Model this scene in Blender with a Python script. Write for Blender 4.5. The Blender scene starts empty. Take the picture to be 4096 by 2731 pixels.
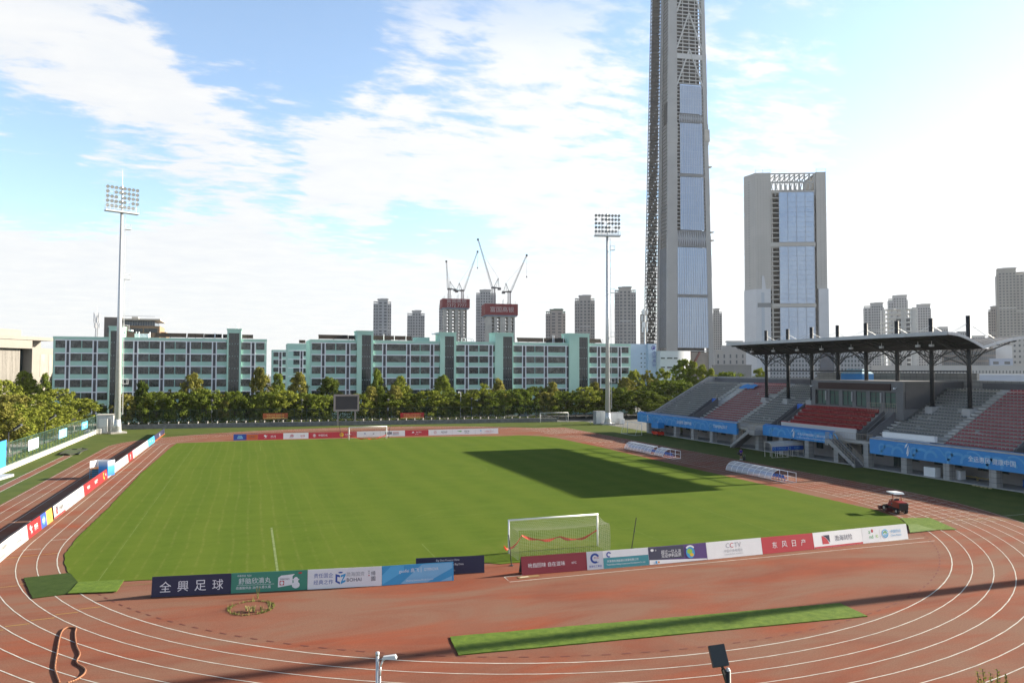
import bpy, math, random
from mathutils import Vector, Matrix
SC = bpy.context.scene
COL = SC.collection
R = math.radians
RND = random.Random(11)

# ------------------------------------------------------------------ camera, world, sun, exposure
CAM = Vector((-22.155, -100.731, 13.770)); YAW, PIT, ROL, FOC = 0.33790, 0.03730, 0.00170, 2987.1
_f = Vector((math.sin(YAW)*math.cos(PIT), math.cos(YAW)*math.cos(PIT), math.sin(PIT)))
_r = Vector((math.cos(YAW), -math.sin(YAW), 0)); _u = _r.cross(_f)
CR = _r*math.cos(ROL)+_u*math.sin(ROL); CU = -_r*math.sin(ROL)+_u*math.cos(ROL)
cam = bpy.data.cameras.new('camera'); camo = bpy.data.objects.new('camera', cam); COL.objects.link(camo)
cam.sensor_width = 36; cam.lens = FOC*36/4096; cam.clip_start = .5; cam.clip_end = 12000
M = Matrix((CR, CU, -_f)).transposed().to_4x4(); M.translation = CAM; camo.matrix_world = M
SC.camera = camo
def ray(px, py):                                   # direction of a point of the 2352 px wide photograph
    k = 4096/2352
    return CR*((px*k-2048)/FOC)-CU*((py*k-1365.5)/FOC)+_f
def at(px, py, Y):
    d = ray(px, py); return CAM+d*((Y-CAM.y)/d.y)
def atx(px, py, X):
    d = ray(px, py); return CAM+d*((X-CAM.x)/d.x)
def gnd(px, py, z=0.0):
    d = ray(px, py); return CAM+d*((z-CAM.z)/d.z)

SUN_EL, SUN_AZ = R(20), R(-1.0)                    # azimuth counted from +x towards +y
S = Vector((math.cos(SUN_EL)*math.cos(SUN_AZ), math.cos(SUN_EL)*math.sin(SUN_AZ), math.sin(SUN_EL)))
sl = bpy.data.lights.new('sun', 'SUN'); sl.energy = 5.0; sl.angle = R(.53); sl.color = (1, .9, .74)
so = bpy.data.objects.new('sun', sl); COL.objects.link(so); so.rotation_euler = S.to_track_quat('Z', 'Y').to_euler(); so.location = S*300
W = bpy.data.worlds.new('World'); SC.world = W; W.use_nodes = True
def build_sky():
    nt = W.node_tree; N = nt.nodes; Lk = nt.links; N.clear()
    def nd(t, **k):
        n = N.new(t)
        for a, b in k.items(): setattr(n, a, b)
        return n
    def mth(op, a, b=None, c=None, clamp=False):
        n = nd('ShaderNodeMath', operation=op, use_clamp=clamp)
        for i, x in enumerate((a, b, c)):
            if x is None: continue
            if isinstance(x, (int, float)): n.inputs[i].default_value = x
            else: Lk.new(x, n.inputs[i])
        return n.outputs[0]
    out = nd('ShaderNodeOutputWorld'); tc = nd('ShaderNodeTexCoord')
    sky = nd('ShaderNodeTexSky', sky_type='NISHITA', sun_disc=False, sun_elevation=SUN_EL, sun_rotation=math.pi/2-SUN_AZ,
             air_density=1.0, dust_density=.5, ozone_density=1.6, altitude=20)
    bg = nd('ShaderNodeBackground'); bg.inputs[1].default_value = SKY_STRENGTH; Lk.new(sky.outputs[0], bg.inputs[0])
    sep = nd('ShaderNodeSeparateXYZ'); Lk.new(tc.outputs['Generated'], sep.inputs[0])
    x, y, z = sep.outputs
    den = mth('ADD', mth('MAXIMUM', z, 0.0), 0.10)
    cb = nd('ShaderNodeCombineXYZ'); Lk.new(mth('DIVIDE', x, den), cb.inputs[0]); Lk.new(mth('DIVIDE', y, den), cb.inputs[1])
    def noise(scale, det, rough, sx, sy, rot, dist=0.0, off=(0, 0, 0)):
        mp = nd('ShaderNodeMapping'); mp.inputs['Scale'].default_value = (sx, sy, 1); mp.inputs['Rotation'].default_value = (0, 0, rot); mp.inputs['Location'].default_value = off
        Lk.new(cb.outputs[0], mp.inputs[0])
        n = nd('ShaderNodeTexNoise'); n.inputs['Scale'].default_value = scale; n.inputs['Detail'].default_value = det; n.inputs['Roughness'].default_value = rough; n.inputs['Distortion'].default_value = dist
        Lk.new(mp.outputs[0], n.inputs[0]); return n.outputs[0]
    big = noise(1.0, 10, .62, 1, 1.5, R(-28), .35, (3.1, 1.7, 0))
    fin = noise(4.5, 9, .66, 1, 1.5, R(-24), .35)
    val = mth('ADD', mth('MULTIPLY_ADD', big, 1.7, -.85), mth('MULTIPLY_ADD', fin, 1.5, -.75))
    rip = noise(9.0, 6, .55, 1, 1.9, R(35), .25); val = mth('ADD', val, mth('MULTIPLY_ADD', rip, 1.5, -.75))
    val = mth('ADD', val, .10)
    # broad clear and cloudy stretches of this day's sky, by direction
    for (px, py, deg, w) in SKY_PATCHES:
        d = ray(px, py).normalized()
        vm = nd('ShaderNodeVectorMath', operation='DOT_PRODUCT'); nrm = nd('ShaderNodeVectorMath', operation='NORMALIZE')
        Lk.new(tc.outputs['Generated'], nrm.inputs[0]); Lk.new(nrm.outputs[0], vm.inputs[0]); vm.inputs[1].default_value = d
        mr = nd('ShaderNodeMapRange', interpolation_type='SMOOTHSTEP')
        mr.inputs['From Min'].default_value = math.cos(R(deg)); mr.inputs['From Max'].default_value = math.cos(R(deg*.15)); mr.inputs['To Max'].default_value = w
        Lk.new(vm.outputs['Value'], mr.inputs['Value']); val = mth('ADD', val, mr.outputs[0])
    # low sky gets whiter with the thickness of the air
    hz = nd('ShaderNodeMapRange', interpolation_type='SMOOTHSTEP'); hz.inputs['From Min'].default_value = .22; hz.inputs['From Max'].default_value = .0; hz.inputs['To Max'].default_value = .55
    Lk.new(z, hz.inputs['Value']); val = mth('ADD', val, hz.outputs[0])
    msk = nd('ShaderNodeMapRange', interpolation_type='SMOOTHSTEP'); msk.inputs['From Min'].default_value = -.16; msk.inputs['From Max'].default_value = .46; msk.inputs['To Max'].default_value = .96
    Lk.new(val, msk.inputs['Value'])
    zen = nd('ShaderNodeMapRange', interpolation_type='SMOOTHSTEP'); zen.inputs['From Min'].default_value = .36; zen.inputs['From Max'].default_value = .52; zen.inputs['To Min'].default_value = 1; zen.inputs['To Max'].default_value = .03
    Lk.new(z, zen.inputs['Value']); cover = mth('MULTIPLY', msk.outputs[0], zen.outputs[0])
    low = nd('ShaderNodeMapRange', interpolation_type='SMOOTHSTEP'); low.inputs['From Min'].default_value = .45; low.inputs['From Max'].default_value = .70; low.inputs['To Min'].default_value = SKY_STRENGTH*SKY_LOW; low.inputs['To Max'].default_value = SKY_STRENGTH
    Lk.new(z, low.inputs['Value']); Lk.new(low.outputs[0], bg.inputs[1])
    cl = nd('ShaderNodeBackground'); cl.inputs[1].default_value = CLOUD_STRENGTH
    shade = nd('ShaderNodeMapRange'); shade.inputs['From Min'].default_value = .3; shade.inputs['From Max'].default_value = .72; Lk.new(fin, shade.inputs['Value'])
    mix = nd('ShaderNodeMix', data_type='RGBA'); mix.inputs['A'].default_value = (.88, .91, .95, 1); mix.inputs['B'].default_value = (1.0, .995, .985, 1); Lk.new(shade.outputs[0], mix.inputs['Factor'])
    # clouds near the sun are brighter
    vs = nd('ShaderNodeVectorMath', operation='DOT_PRODUCT'); Lk.new(tc.outputs['Generated'], vs.inputs[0]); vs.inputs[1].default_value = S
    sm = nd('ShaderNodeMapRange'); sm.inputs['From Min'].default_value = .0; sm.inputs['From Max'].default_value = 1.0; sm.inputs['To Min'].default_value = .90; sm.inputs['To Max'].default_value = 1.02
    Lk.new(vs.outputs['Value'], sm.inputs['Value']); Lk.new(mth('MULTIPLY', sm.outputs[0], CLOUD_STRENGTH), cl.inputs[1])
    Lk.new(mix.outputs['Result'], cl.inputs[0])
    ms = nd('ShaderNodeMixShader'); Lk.new(cover, ms.inputs[0]); Lk.new(bg.outputs[0], ms.inputs[1]); Lk.new(cl.outputs[0], ms.inputs[2]); Lk.new(ms.outputs[0], out.inputs[0])
SKY_STRENGTH, CLOUD_STRENGTH, SKY_LOW = .030, .365, 3.3
SKY_PATCHES = [(600, 40, 9, -.75), (800, 100, 6, -.5), (420, 30, 5, -.4), (1250, 40, 5, .25), (40, 380, 6, -.75), (220, 390, 6, -.7), (400, 400, 5, -.5), (620, 375, 4, -.55), (850, 520, 5, -.6), (1000, 555, 5, -.55), (1130, 585, 4, -.4), (700, 500, 4, -.4), (200, 150, 10, .5), (450, 240, 8, .4), (800, 270, 9, .4),
               (1250, 330, 10, .45), (800, 410, 4, .35), (2240, 90, 9, -.75), (2150, 260, 7, -.6), (2000, 400, 5, -.5), (1980, 120, 6, -.1), (1800, 200, 7, .1), (2250, 560, 13, .38), (1000, 230, 3, -.2), (1130, 170, 5, -.2), (1450, 60, 6, -.15), (200, 560, 10, .35), (700, 620, 12, .35), (300, 700, 16, .15), (1000, 690, 14, .35), (1900, 640, 14, .32)]
build_sky()
SC.view_settings.view_transform = 'Standard'; SC.view_settings.look = 'None'; SC.view_settings.gamma = 1; SC.view_settings.exposure = 1.6
SC.cycles.max_bounces = 6; SC.cycles.transparent_max_bounces = 24; SC.cycles.use_denoising = True; SC.cycles.sample_clamp_indirect = 6

# ------------------------------------------------------------------ materials
_mats = {}
def mat(name, col, rough=.7, var=.12, scale=3.0, bump=0.0, metal=0.0, col2=None, detail=5, stretch=(1, 1, 1), spec=.4, bscale=None):
    if name in _mats: return _mats[name]
    m = bpy.data.materials.new(name); m.use_nodes = True; nt = m.node_tree; N = nt.nodes; Lk = nt.links
    b = N['Principled BSDF']; b.inputs['Roughness'].default_value = rough; b.inputs['Metallic'].default_value = metal; b.inputs['Specular IOR Level'].default_value = spec
    c1 = tuple(col)+(1,); c2 = tuple(col2)+(1,) if col2 else tuple(max(0, x*(1-var)) for x in col)+(1,)
    tc = N.new('ShaderNodeTexCoord'); mp = N.new('ShaderNodeMapping'); mp.inputs['Scale'].default_value = stretch
    Lk.new(tc.outputs['Object'], mp.inputs[0])
    n = N.new('ShaderNodeTexNoise'); n.inputs['Scale'].default_value = scale; n.inputs['Detail'].default_value = detail; n.inputs['Roughness'].default_value = .62
    Lk.new(mp.outputs[0], n.inputs[0])
    rp = N.new('ShaderNodeValToRGB'); rp.color_ramp.elements[0].position = .32; rp.color_ramp.elements[1].position = .68
    rp.color_ramp.elements[0].color = c2; rp.color_ramp.elements[1].color = c1
    Lk.new(n.outputs[0], rp.inputs[0]); Lk.new(rp.outputs[0], b.inputs['Base Color'])
    if bump:
        bp = N.new('ShaderNodeBump'); bp.inputs['Strength'].default_value = bump; bp.inputs['Distance'].default_value = .05
        if bscale:
            n2 = N.new('ShaderNodeTexNoise'); n2.inputs['Scale'].default_value = bscale; n2.inputs['Detail'].default_value = 4; Lk.new(tc.outputs['Object'], n2.inputs[0]); Lk.new(n2.outputs[0], bp.inputs['Height'])
        else: Lk.new(n.outputs[0], bp.inputs['Height'])
        Lk.new(bp.outputs[0], b.inputs['Normal'])
    _mats[name] = m; return m
def paint(r, g, b, rough=.5):
    return mat('paint_%d_%d_%d' % (r*255, g*255, b*255), (r, g, b), rough, .05, 2.0)
def glassy(name, col, rough=.12, spec=.6, metal=0.0):
    return mat(name, col, rough, .25, .35, 0, metal, spec=spec)
def clear(name, col, alpha, rough=.3):               # thin see-through sheet or mesh
    if name in _mats: return _mats[name]
    m = bpy.data.materials.new(name); m.use_nodes = True; nt = m.node_tree; N = nt.nodes; Lk = nt.links
    b = N['Principled BSDF']; b.inputs['Base Color'].default_value = tuple(col)+(1,); b.inputs['Roughness'].default_value = rough
    t = N.new('ShaderNodeBsdfTransparent'); mx = N.new('ShaderNodeMixShader'); mx.inputs[0].default_value = alpha
    Lk.new(t.outputs[0], mx.inputs[1]); Lk.new(b.outputs[0], mx.inputs[2]); Lk.new(mx.outputs[0], N['Material Output'].inputs[0])
    _mats[name] = m; return m
def leafmat(name, c1, c2):
    m = bpy.data.materials.new(name); m.use_nodes = True; nt = m.node_tree; N = nt.nodes; Lk = nt.links
    N.remove(N['Principled BSDF'])
    g = N.new('ShaderNodeNewGeometry'); oi = N.new('ShaderNodeObjectInfo'); tc = N.new('ShaderNodeTexCoord')
    n = N.new('ShaderNodeTexNoise'); n.inputs['Scale'].default_value = .55; n.inputs['Detail'].default_value = 3; Lk.new(tc.outputs['Object'], n.inputs[0])
    a = N.new('ShaderNodeMath'); a.operation = 'MULTIPLY_ADD'; a.inputs[1].default_value = .45; Lk.new(g.outputs['Random Per Island'], a.inputs[0]); Lk.new(n.outputs[0], a.inputs[2])
    a2 = N.new('ShaderNodeMath'); a2.operation = 'MULTIPLY_ADD'; a2.inputs[1].default_value = .5; Lk.new(oi.outputs['Random'], a2.inputs[0]); Lk.new(a.outputs[0], a2.inputs[2])
    rp = N.new('ShaderNodeValToRGB'); rp.color_ramp.elements[0].position = .45; rp.color_ramp.elements[1].position = 1.25; rp.color_ramp.elements[1].position = 1.0
    rp.color_ramp.elements[0].color = tuple(c1)+(1,); rp.color_ramp.elements[1].color = tuple(c2)+(1,); Lk.new(a2.outputs[0], rp.inputs[0])
    d = N.new('ShaderNodeBsdfDiffuse'); t = N.new('ShaderNodeBsdfTranslucent'); mx = N.new('ShaderNodeMixShader'); mx.inputs[0].default_value = .35
    Lk.new(rp.outputs[0], d.inputs[0]); Lk.new(rp.outputs[0], t.inputs[0]); Lk.new(d.outputs[0], mx.inputs[1]); Lk.new(t.outputs[0], mx.inputs[2]); Lk.new(mx.outputs[0], N['Material Output'].inputs[0])
    return m

# ------------------------------------------------------------------ mesh helpers
class MB:
    def __init__(s): s.v = []; s.f = []; s.m = []
    def add(s, vs, fs, m=0):
        o = len(s.v); s.v += [tuple(p) for p in vs]; s.f += [tuple(i+o for i in f) for f in fs]; s.m += [m]*len(fs); return s
    def quad(s, a, b, c, d, m=0): return s.add((a, b, c, d), ((0, 1, 2, 3),), m)
    def hexa(s, p, m=0):                             # p: bottom ring 0-3, top ring 4-7, counter-clockwise from above
        return s.add(p, ((3, 2, 1, 0), (4, 5, 6, 7), (0, 1, 5, 4), (1, 2, 6, 5), (2, 3, 7, 6), (3, 0, 4, 7)), m)
    def box(s, x0, y0, z0, x1, y1, z1, m=0):
        if x0 > x1: x0, x1 = x1, x0
        if y0 > y1: y0, y1 = y1, y0
        if z0 > z1: z0, z1 = z1, z0
        return s.hexa([(x0, y0, z0), (x1, y0, z0), (x1, y1, z0), (x0, y1, z0), (x0, y0, z1), (x1, y0, z1), (x1, y1, z1), (x0, y1, z1)], m)
    def taper(s, x0, y0, x1, y1, z0, z1, k, m=0, cx=None, cy=None):
        cx = (x0+x1)/2 if cx is None else cx; cy = (y0+y1)/2 if cy is None else cy
        b = [(x0, y0), (x1, y0), (x1, y1), (x0, y1)]
        return s.hexa([(x, y, z0) for x, y in b]+[(cx+(x-cx)*k, cy+(y-cy)*k, z1) for x, y in b], m)
    def bar(s, a, b, w, h=None, m=0, up=(0, 0, 1)):
        a = Vector(a); b = Vector(b); h = h or w; d = (b-a).normalized(); upv = Vector(up)
        if abs(d.dot(upv)) > .98: upv = Vector((1, 0, 0))
        x = d.cross(upv).normalized()*w/2; y = x.cross(d).normalized()*h/2
        return s.hexa([a-x-y, a+x-y, b+x-y, b-x-y, a-x+y, a+x+y, b+x+y, b-x+y], m)
    def tube(s, a, b, r0, r1=None, n=8, m=0, caps=True):
        a = Vector(a); b = Vector(b); r1 = r0 if r1 is None else r1; d = (b-a).normalized(); up = Vector((0, 0, 1)) if abs(d.z) < .95 else Vector((1, 0, 0))
        x = d.cross(up).normalized(); y = d.cross(x)
        vs = [p+(x*math.cos(t)+y*math.sin(t))*r for p, r in ((a, r0), (b, r1)) for t in [2*math.pi*i/n for i in range(n)]]
        fs = [(i, i+n, (i+1) % n+n, (i+1) % n) for i in range(n)]
        if caps: fs += [tuple(range(n)), tuple(range(2*n-1, n-1, -1))]
        return s.add(vs, fs, m)
    def path(s, pts, r, n=6, m=0):
        for a, b in zip(pts, pts[1:]): s.tube(a, b, r, r, n, m)
        return s
    def prism(s, poly, z0, z1, m=0):
        n = len(poly)
        return s.add([(x, y, z0) for x, y in poly]+[(x, y, z1) for x, y in poly], [tuple(range(n-1, -1, -1)), tuple(range(n, 2*n))]+[(i, (i+1) % n, (i+1) % n+n, i+n) for i in range(n)], m)
    def lathe(s, prof, c=(0, 0), n=16, m=0):
        k = len(prof); vs = [(c[0]+r*math.cos(2*math.pi*i/n), c[1]+r*math.sin(2*math.pi*i/n), z) for r, z in prof for i in range(n)]
        fs = [(j*n+i, j*n+(i+1) % n, (j+1)*n+(i+1) % n, (j+1)*n+i) for j in range(k-1) for i in range(n)]
        return s.add(vs, fs+[tuple(range(n-1, -1, -1)), tuple(range((k-1)*n, k*n))], m)
    def sphere(s, c, r, n=8, m=0, sz=1.0):
        return s.lathe([(max(.001, r*math.sin(t)), c[2]-r*sz*math.cos(t)) for t in [math.pi*i/n for i in range(n+1)]], c[:2], n*2, m)
    def build(s, name, mats, parent=None, smooth=False, loc=None, rz=0, **props):
        me = bpy.data.meshes.new(name); me.from_pydata(s.v, [], s.f)
        if not isinstance(mats, (list, tuple)): mats = [mats]
        for q in mats: me.materials.append(q)
        me.polygons.foreach_set('material_index', s.m)
        if smooth: me.polygons.foreach_set('use_smooth', [True]*len(s.f))
        me.update(); o = bpy.data.objects.new(name, me); COL.objects.link(o)
        if parent: o.parent = parent
        if loc is not None: o.location = loc
        o.rotation_euler.z = rz
        for k, q in props.items(): o[k] = q
        return o
def thing(name, label, cat, loc=(0, 0, 0), rz=0.0, group=None):
    o = bpy.data.objects.new(name, None); COL.objects.link(o); o.empty_display_size = .3
    o.location = loc; o.rotation_euler = (0, 0, rz); o['label'] = label; o['category'] = cat
    if group: o['group'] = group
    return o
def link_copy(o, parent=None):
    c = o.copy(); COL.objects.link(c)
    if parent: c.parent = parent
    return c
def dup(root, loc, rz=None, label=None, group=None, scale=None):
    r = link_copy(root); r.location = loc
    if rz is not None: r.rotation_euler = (0, 0, rz)
    if label: r['label'] = label
    if group: r['group'] = group
    if scale: r.scale = scale
    for ch in list(root.children):
        c = link_copy(ch, r)
        for g in list(ch.children): link_copy(g, c)
    return r
def struct(o): o['kind'] = 'structure'; return o
_txt = {}
def glyphs(body):                                    # text as flat faces, centred, height of a capital about 0.7
    if body in _txt: return _txt[body]
    cu = bpy.data.curves.new('lettering', 'FONT'); cu.body = body; cu.align_x = 'CENTER'; cu.align_y = 'CENTER'; cu.resolution_u = 2
    o = bpy.data.objects.new('lettering', cu); COL.objects.link(o); bpy.context.view_layer.update()
    me = bpy.data.meshes.new_from_object(o.evaluated_get(bpy.context.evaluated_depsgraph_get()))
    vs = [(v.co.x, v.co.y) for v in me.vertices]; fs = [tuple(p.vertices) for p in me.polygons]
    bpy.data.objects.remove(o); bpy.data.meshes.remove(me); bpy.data.curves.remove(cu)
    if vs:
        x0 = min(v[0] for v in vs); x1 = max(v[0] for v in vs); y0 = min(v[1] for v in vs); y1 = max(v[1] for v in vs)
        vs = [((x-(x0+x1)/2)/(y1-y0), (y-(y0+y1)/2)/(y1-y0)) for x, y in vs]
    _txt[body] = (vs, fs); return _txt[body]
def put_text(mb, body, o, U, V, h, m=0, width=None):   # o centre, U right, V up (unit vectors), h height of the whole line
    vs, fs = glyphs(body); k = h
    if not vs: return
    sx = h
    if width: w = max(v[0] for v in vs)-min(v[0] for v in vs); sx = width/w
    o = Vector(o); U = Vector(U); V = Vector(V)
    mb.add([o+U*(x*sx)+V*(y*k) for x, y in vs], fs, m)
WHITE = paint(.78, .79, .80); RED = paint(.50, .035, .05); DRED = paint(.26, .03, .045); BLACK = paint(.02, .02, .022); STEEL = mat('galvanised_steel', (.62, .64, .65), .42, .15, 2.0, metal=.35)
GREYM = mat('grey_metal', (.30, .31, .32), .5, .15, 2.0, metal=.2); DARKM = mat('dark_metal', (.035, .037, .04), .5, .2, 2.0); CONC = mat('concrete', (.42, .41, .39), .85, .22, .6, .15)
# ------------------------------------------------------------------ ground, track, pitch
TX, TY, RI, SL, RY = 1.506, 9.755, 37.273, 81.644, .978
Y0 = TY-SL/2; YF, BF = 47.0, 32.0
def outline(r, n=64, near=True, far=True):           # closed stadium line at radius r round the infield, counter-clockwise
    p = []
    p += [(TX+r*math.cos(t), Y0+r/RY*math.sin(t)) for t in [math.pi+math.pi*i/n for i in range(n+1)]]
    b = BF*r/47.0
    p += [(TX+r*math.cos(t), YF+b*math.sin(t)) for t in [math.pi*i/n for i in range(n+1)]]
    return p
def turf_mat():
    m = mat('artificial_turf', (.098, .118, .032), .9, .3, .35, .3, col2=(.066, .092, .025), detail=8, bscale=60, spec=.04)
    return m
def track_mat():
    m = mat('running_track', (.255, .072, .038), .9, .3, .28, .18, col2=(.165, .060, .040), detail=9, stretch=(.6, 1.2, 1), bscale=90, spec=.05)
    nt = m.node_tree; N = nt.nodes; Lk = nt.links; b = N['Principled BSDF']
    tc = [n for n in N if n.type == 'TEX_COORD'][0]; old = b.inputs['Base Color'].links[0].from_socket
    mp = N.new('ShaderNodeMapping'); mp.inputs['Scale'].default_value = (.05, .16, 1); mp.inputs['Rotation'].default_value = (0, 0, R(12)); Lk.new(tc.outputs['Object'], mp.inputs[0])
    n = N.new('ShaderNodeTexNoise'); n.inputs['Scale'].default_value = 1.7; n.inputs['Detail'].default_value = 6; n.inputs['Roughness'].default_value = .6; n.inputs['Distortion'].default_value = .8; Lk.new(mp.outputs[0], n.inputs[0])
    rp = N.new('ShaderNodeValToRGB'); rp.color_ramp.elements[0].position = .34; rp.color_ramp.elements[1].position = .60; Lk.new(n.outputs[0], rp.inputs[0])
    mx = N.new('ShaderNodeMix'); mx.data_type = 'RGBA'; Lk.new(rp.outputs[0], mx.inputs['Factor']); Lk.new(old, mx.inputs['A']); mx.inputs['B'].default_value = (.195, .106, .074, 1)
    f2 = N.new('ShaderNodeTexNoise'); f2.inputs['Scale'].default_value = 14; f2.inputs['Detail'].default_value = 6; Lk.new(tc.outputs['Object'], f2.inputs[0])
    mm = N.new('ShaderNodeMix'); mm.data_type = 'RGBA'; mm.blend_type = 'OVERLAY'; mm.inputs['Factor'].default_value = .35; Lk.new(mx.outputs['Result'], mm.inputs['A']); Lk.new(f2.outputs[0], mm.inputs['B'])
    Lk.new(mm.outputs['Result'], b.inputs['Base Color'])
    return m
def pitch_mat():
    m = bpy.data.materials.new('pitch_grass'); m.use_nodes = True; nt = m.node_tree; N = nt.nodes; Lk = nt.links; b = N['Principled BSDF']; b.inputs['Roughness'].default_value = 1; b.inputs['Specular IOR Level'].default_value = .02
    tc = N.new('ShaderNodeTexCoord'); sp = N.new('ShaderNodeSeparateXYZ'); Lk.new(tc.outputs['Object'], sp.inputs[0])
    def noise(sc, st=(1, 1, 1), det=6, ro=.6, rot=0):
        mp = N.new('ShaderNodeMapping'); mp.inputs['Scale'].default_value = st; mp.inputs['Rotation'].default_value = (0, 0, rot); Lk.new(tc.outputs['Object'], mp.inputs[0])
        n = N.new('ShaderNodeTexNoise'); n.inputs['Scale'].default_value = sc; n.inputs['Detail'].default_value = det; n.inputs['Roughness'].default_value = ro; Lk.new(mp.outputs[0], n.inputs[0]); return n.outputs[0]
    def mth(op, a, b_=None, c_=None, cl=False):
        n = N.new('ShaderNodeMath'); n.operation = op; n.use_clamp = cl
        for i, x in enumerate((a, b_, c_)):
            if x is None: continue
            if isinstance(x, (int, float)): n.inputs[i].default_value = x
            else: Lk.new(x, n.inputs[i])
        return n.outputs[0]
    def mix(f, a, c):
        n = N.new('ShaderNodeMix'); n.data_type = 'RGBA'
        for s, x in (('Factor', f), ('A', a), ('B', c)):
            if isinstance(x, tuple): n.inputs[s].default_value = x
            else: Lk.new(x, n.inputs[s])
        return n.outputs['Result']
    g1, g2, dry = (.104, .150, .022, 1), (.060, .102, .0135, 1), (.24, .225, .08, 1)
    base = mix(mth('MULTIPLY_ADD', noise(.22, (1, 2.2, 1), 9, .66), 3.0, -1.0, True), g2, g1)
    fine = noise(2.6, (1, .45, 1), 9, .8); base = mix(mth('MULTIPLY_ADD', fine, 2.6, -.8, True), base, (.098, .146, .020, 1))
    # broad mowing bands, slightly bent
    wob = mth('MULTIPLY_ADD', noise(.05, det=2), 6.0, sp.outputs[0])
    band = mth('SINE', mth('MULTIPLY', wob, 1.35)); base = mix(mth('MULTIPLY_ADD', band, .18, .18, True), base, (.125, .162, .025, 1))
    # rows of worn, dry tufts on the left half
    row = mth('POWER', mth('ABSOLUTE', mth('SINE', mth('MULTIPLY', mth('MULTIPLY_ADD', noise(.06, det=1), 1.0, sp.outputs[0]), 2.7))), 26)
    left = mth('MULTIPLY', mth('MULTIPLY_ADD', sp.outputs[0], -.075, -.6, True), 1.0)
    sp1 = mth('MULTIPLY_ADD', noise(1.5, (1, .5, 1), 6, .75), 4.5, -1.9, True)
    base = mix(mth('MULTIPLY', mth('MULTIPLY', row, left), mth('MULTIPLY', sp1, .36)), base, dry)
    spot = mth('MULTIPLY_ADD', noise(1.1, (.5, 1, 1), 7, .7), 9.0, -6.0, True)
    base = mix(mth('MULTIPLY', spot, mth('MULTIPLY', mth('ADD', left, .12), .6)), base, dry)
    grain = noise(28, det=3); base = mix(mth('MULTIPLY_ADD', grain, .9, -.2, True), base, (.050, .082, .012, 1))
    gx = mth('MULTIPLY', sp.outputs[0], .16); gy = mth('MULTIPLY', mth('SUBTRACT', mth('ABSOLUTE', sp.outputs[1]), 46.0), .30)
    worn = mth('SUBTRACT', 1.0, mth('ADD', mth('MULTIPLY', gx, gx), mth('MULTIPLY', gy, gy)), cl=True); base = mix(mth('MULTIPLY', worn, mth('MULTIPLY_ADD', noise(.9, det=8, ro=.7), 2.6, -1.0, True)), base, (.16, .165, .045, 1))
    Lk.new(base, b.inputs['Base Color'])
    bp = N.new('ShaderNodeBump'); bp.inputs['Strength'].default_value = .45; bp.inputs['Distance'].default_value = .05; Lk.new(fine, bp.inputs['Height']); Lk.new(bp.outputs[0], b.inputs['Normal'])
    return m
TURF, TRACK, GRASS, LINE = turf_mat(), track_mat(), pitch_mat(), mat('line_paint', (.60, .585, .53), .8, .4, 1.5, detail=8, spec=.1)
YLINE = mat('yellow_line_paint', (.55, .36, .07), .7, .2, 2)
MARK = mat('worn_chalk', (.17, .22, .075), .9, .7, 1.2, col2=(.078, .12, .017), detail=8, spec=.02)

g = MB(); g.quad((-1480, -280, 0), (1480, -280, 0), (1480, 1380, 0), (-1480, 1380, 0))
struct(g.build('ground', mat('city_ground', (.16, .16, .15), .95, .3, .02)))
g = MB(); g.quad((-52.5, -90, .004), (62, -90, .004), (62, 80.6, .004), (-52.5, 92, .004)); struct(g.build('turf_surround', TURF))
out = outline(RI+9.95)
g = MB(); g.add([(x, y, .008) for x, y in out], [tuple(range(len(out)))]); struct(g.build('running_track', TRACK))
g = MB(); g.quad((36, 44, .012), (TX+RI+9.95, 44, .012), (TX+RI+9.95, 63.3, .012), (34, 64.9, .012)); struct(g.build('track_extension', TRACK))
g = MB(); e = [(-32.3, -45.6), (-28, -46.5), (-12, -48.6), (-6, -49.4), (-5.2, -50.1), (6, -50.6), (20, -51.0), (30, -51.2), (33.2, -49.3), (35.2, -46.2), (36.1, -42.5), (36.2, -30), (36.3, 0), (36.8, 20), (36.2, 38), (35.0, 43), (31, 46.4),
     (28, 45.6), (20, 47.6), (4, 49.6), (-8, 50.6), (-20.7, 51.8), (-34.6, 50.6), (-34.9, 43), (-35.4, 8), (-35.1, -18), (-35.2, -30.7), (-34.85, -37), (-34.2, -40.4), (-33.3, -43.4)]
rr = random.Random(4); ed = []
for (a, b) in zip(e, e[1:]+e[:1]):
    n = max(1, int(math.dist(a, b)/.5))
    for i in range(n): ed.append((a[0]+(b[0]-a[0])*i/n+rr.uniform(-.06, .06), a[1]+(b[1]-a[1])*i/n+rr.uniform(-.06, .06)))
# a ring of grass thickness so that the sod has an edge
g.prism(ed, .010, .045); struct(g.build('pitch_grass', GRASS))
ZG = .050
# track lanes
g = MB()
def strip(g, pts, w, z, m=0, closed=False):
    n = len(pts); L_, R_ = [], []
    for i in range(n):
        a = pts[i-1] if i or closed else pts[0]; b = pts[(i+1) % n] if i < n-1 or closed else pts[-1]
        dx, dy = b[0]-a[0], b[1]-a[1]; l = math.hypot(dx, dy) or 1; nx, ny = -dy/l*w/2, dx/l*w/2
        L_.append((pts[i][0]+nx, pts[i][1]+ny, z)); R_.append((pts[i][0]-nx, pts[i][1]-ny, z))
    g.add(L_+R_, [(i, i+n, (i+1) % n+n, (i+1) % n) for i in range(n if closed else n-1)], m)
for k in range(9):
    r = RI+1.22*k; p = outline(r)
    if k: strip(g, p, .058, .016, closed=True)
    else: strip(g, p[:65]+[(TX+RI, y) for y in (10, 30)], .07, .016); strip(g, p[100:130]+[p[0]], .07, .016)
    x = TX+r; strip(g, [(x, 44), (x, 63)], .07, .016)
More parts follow.
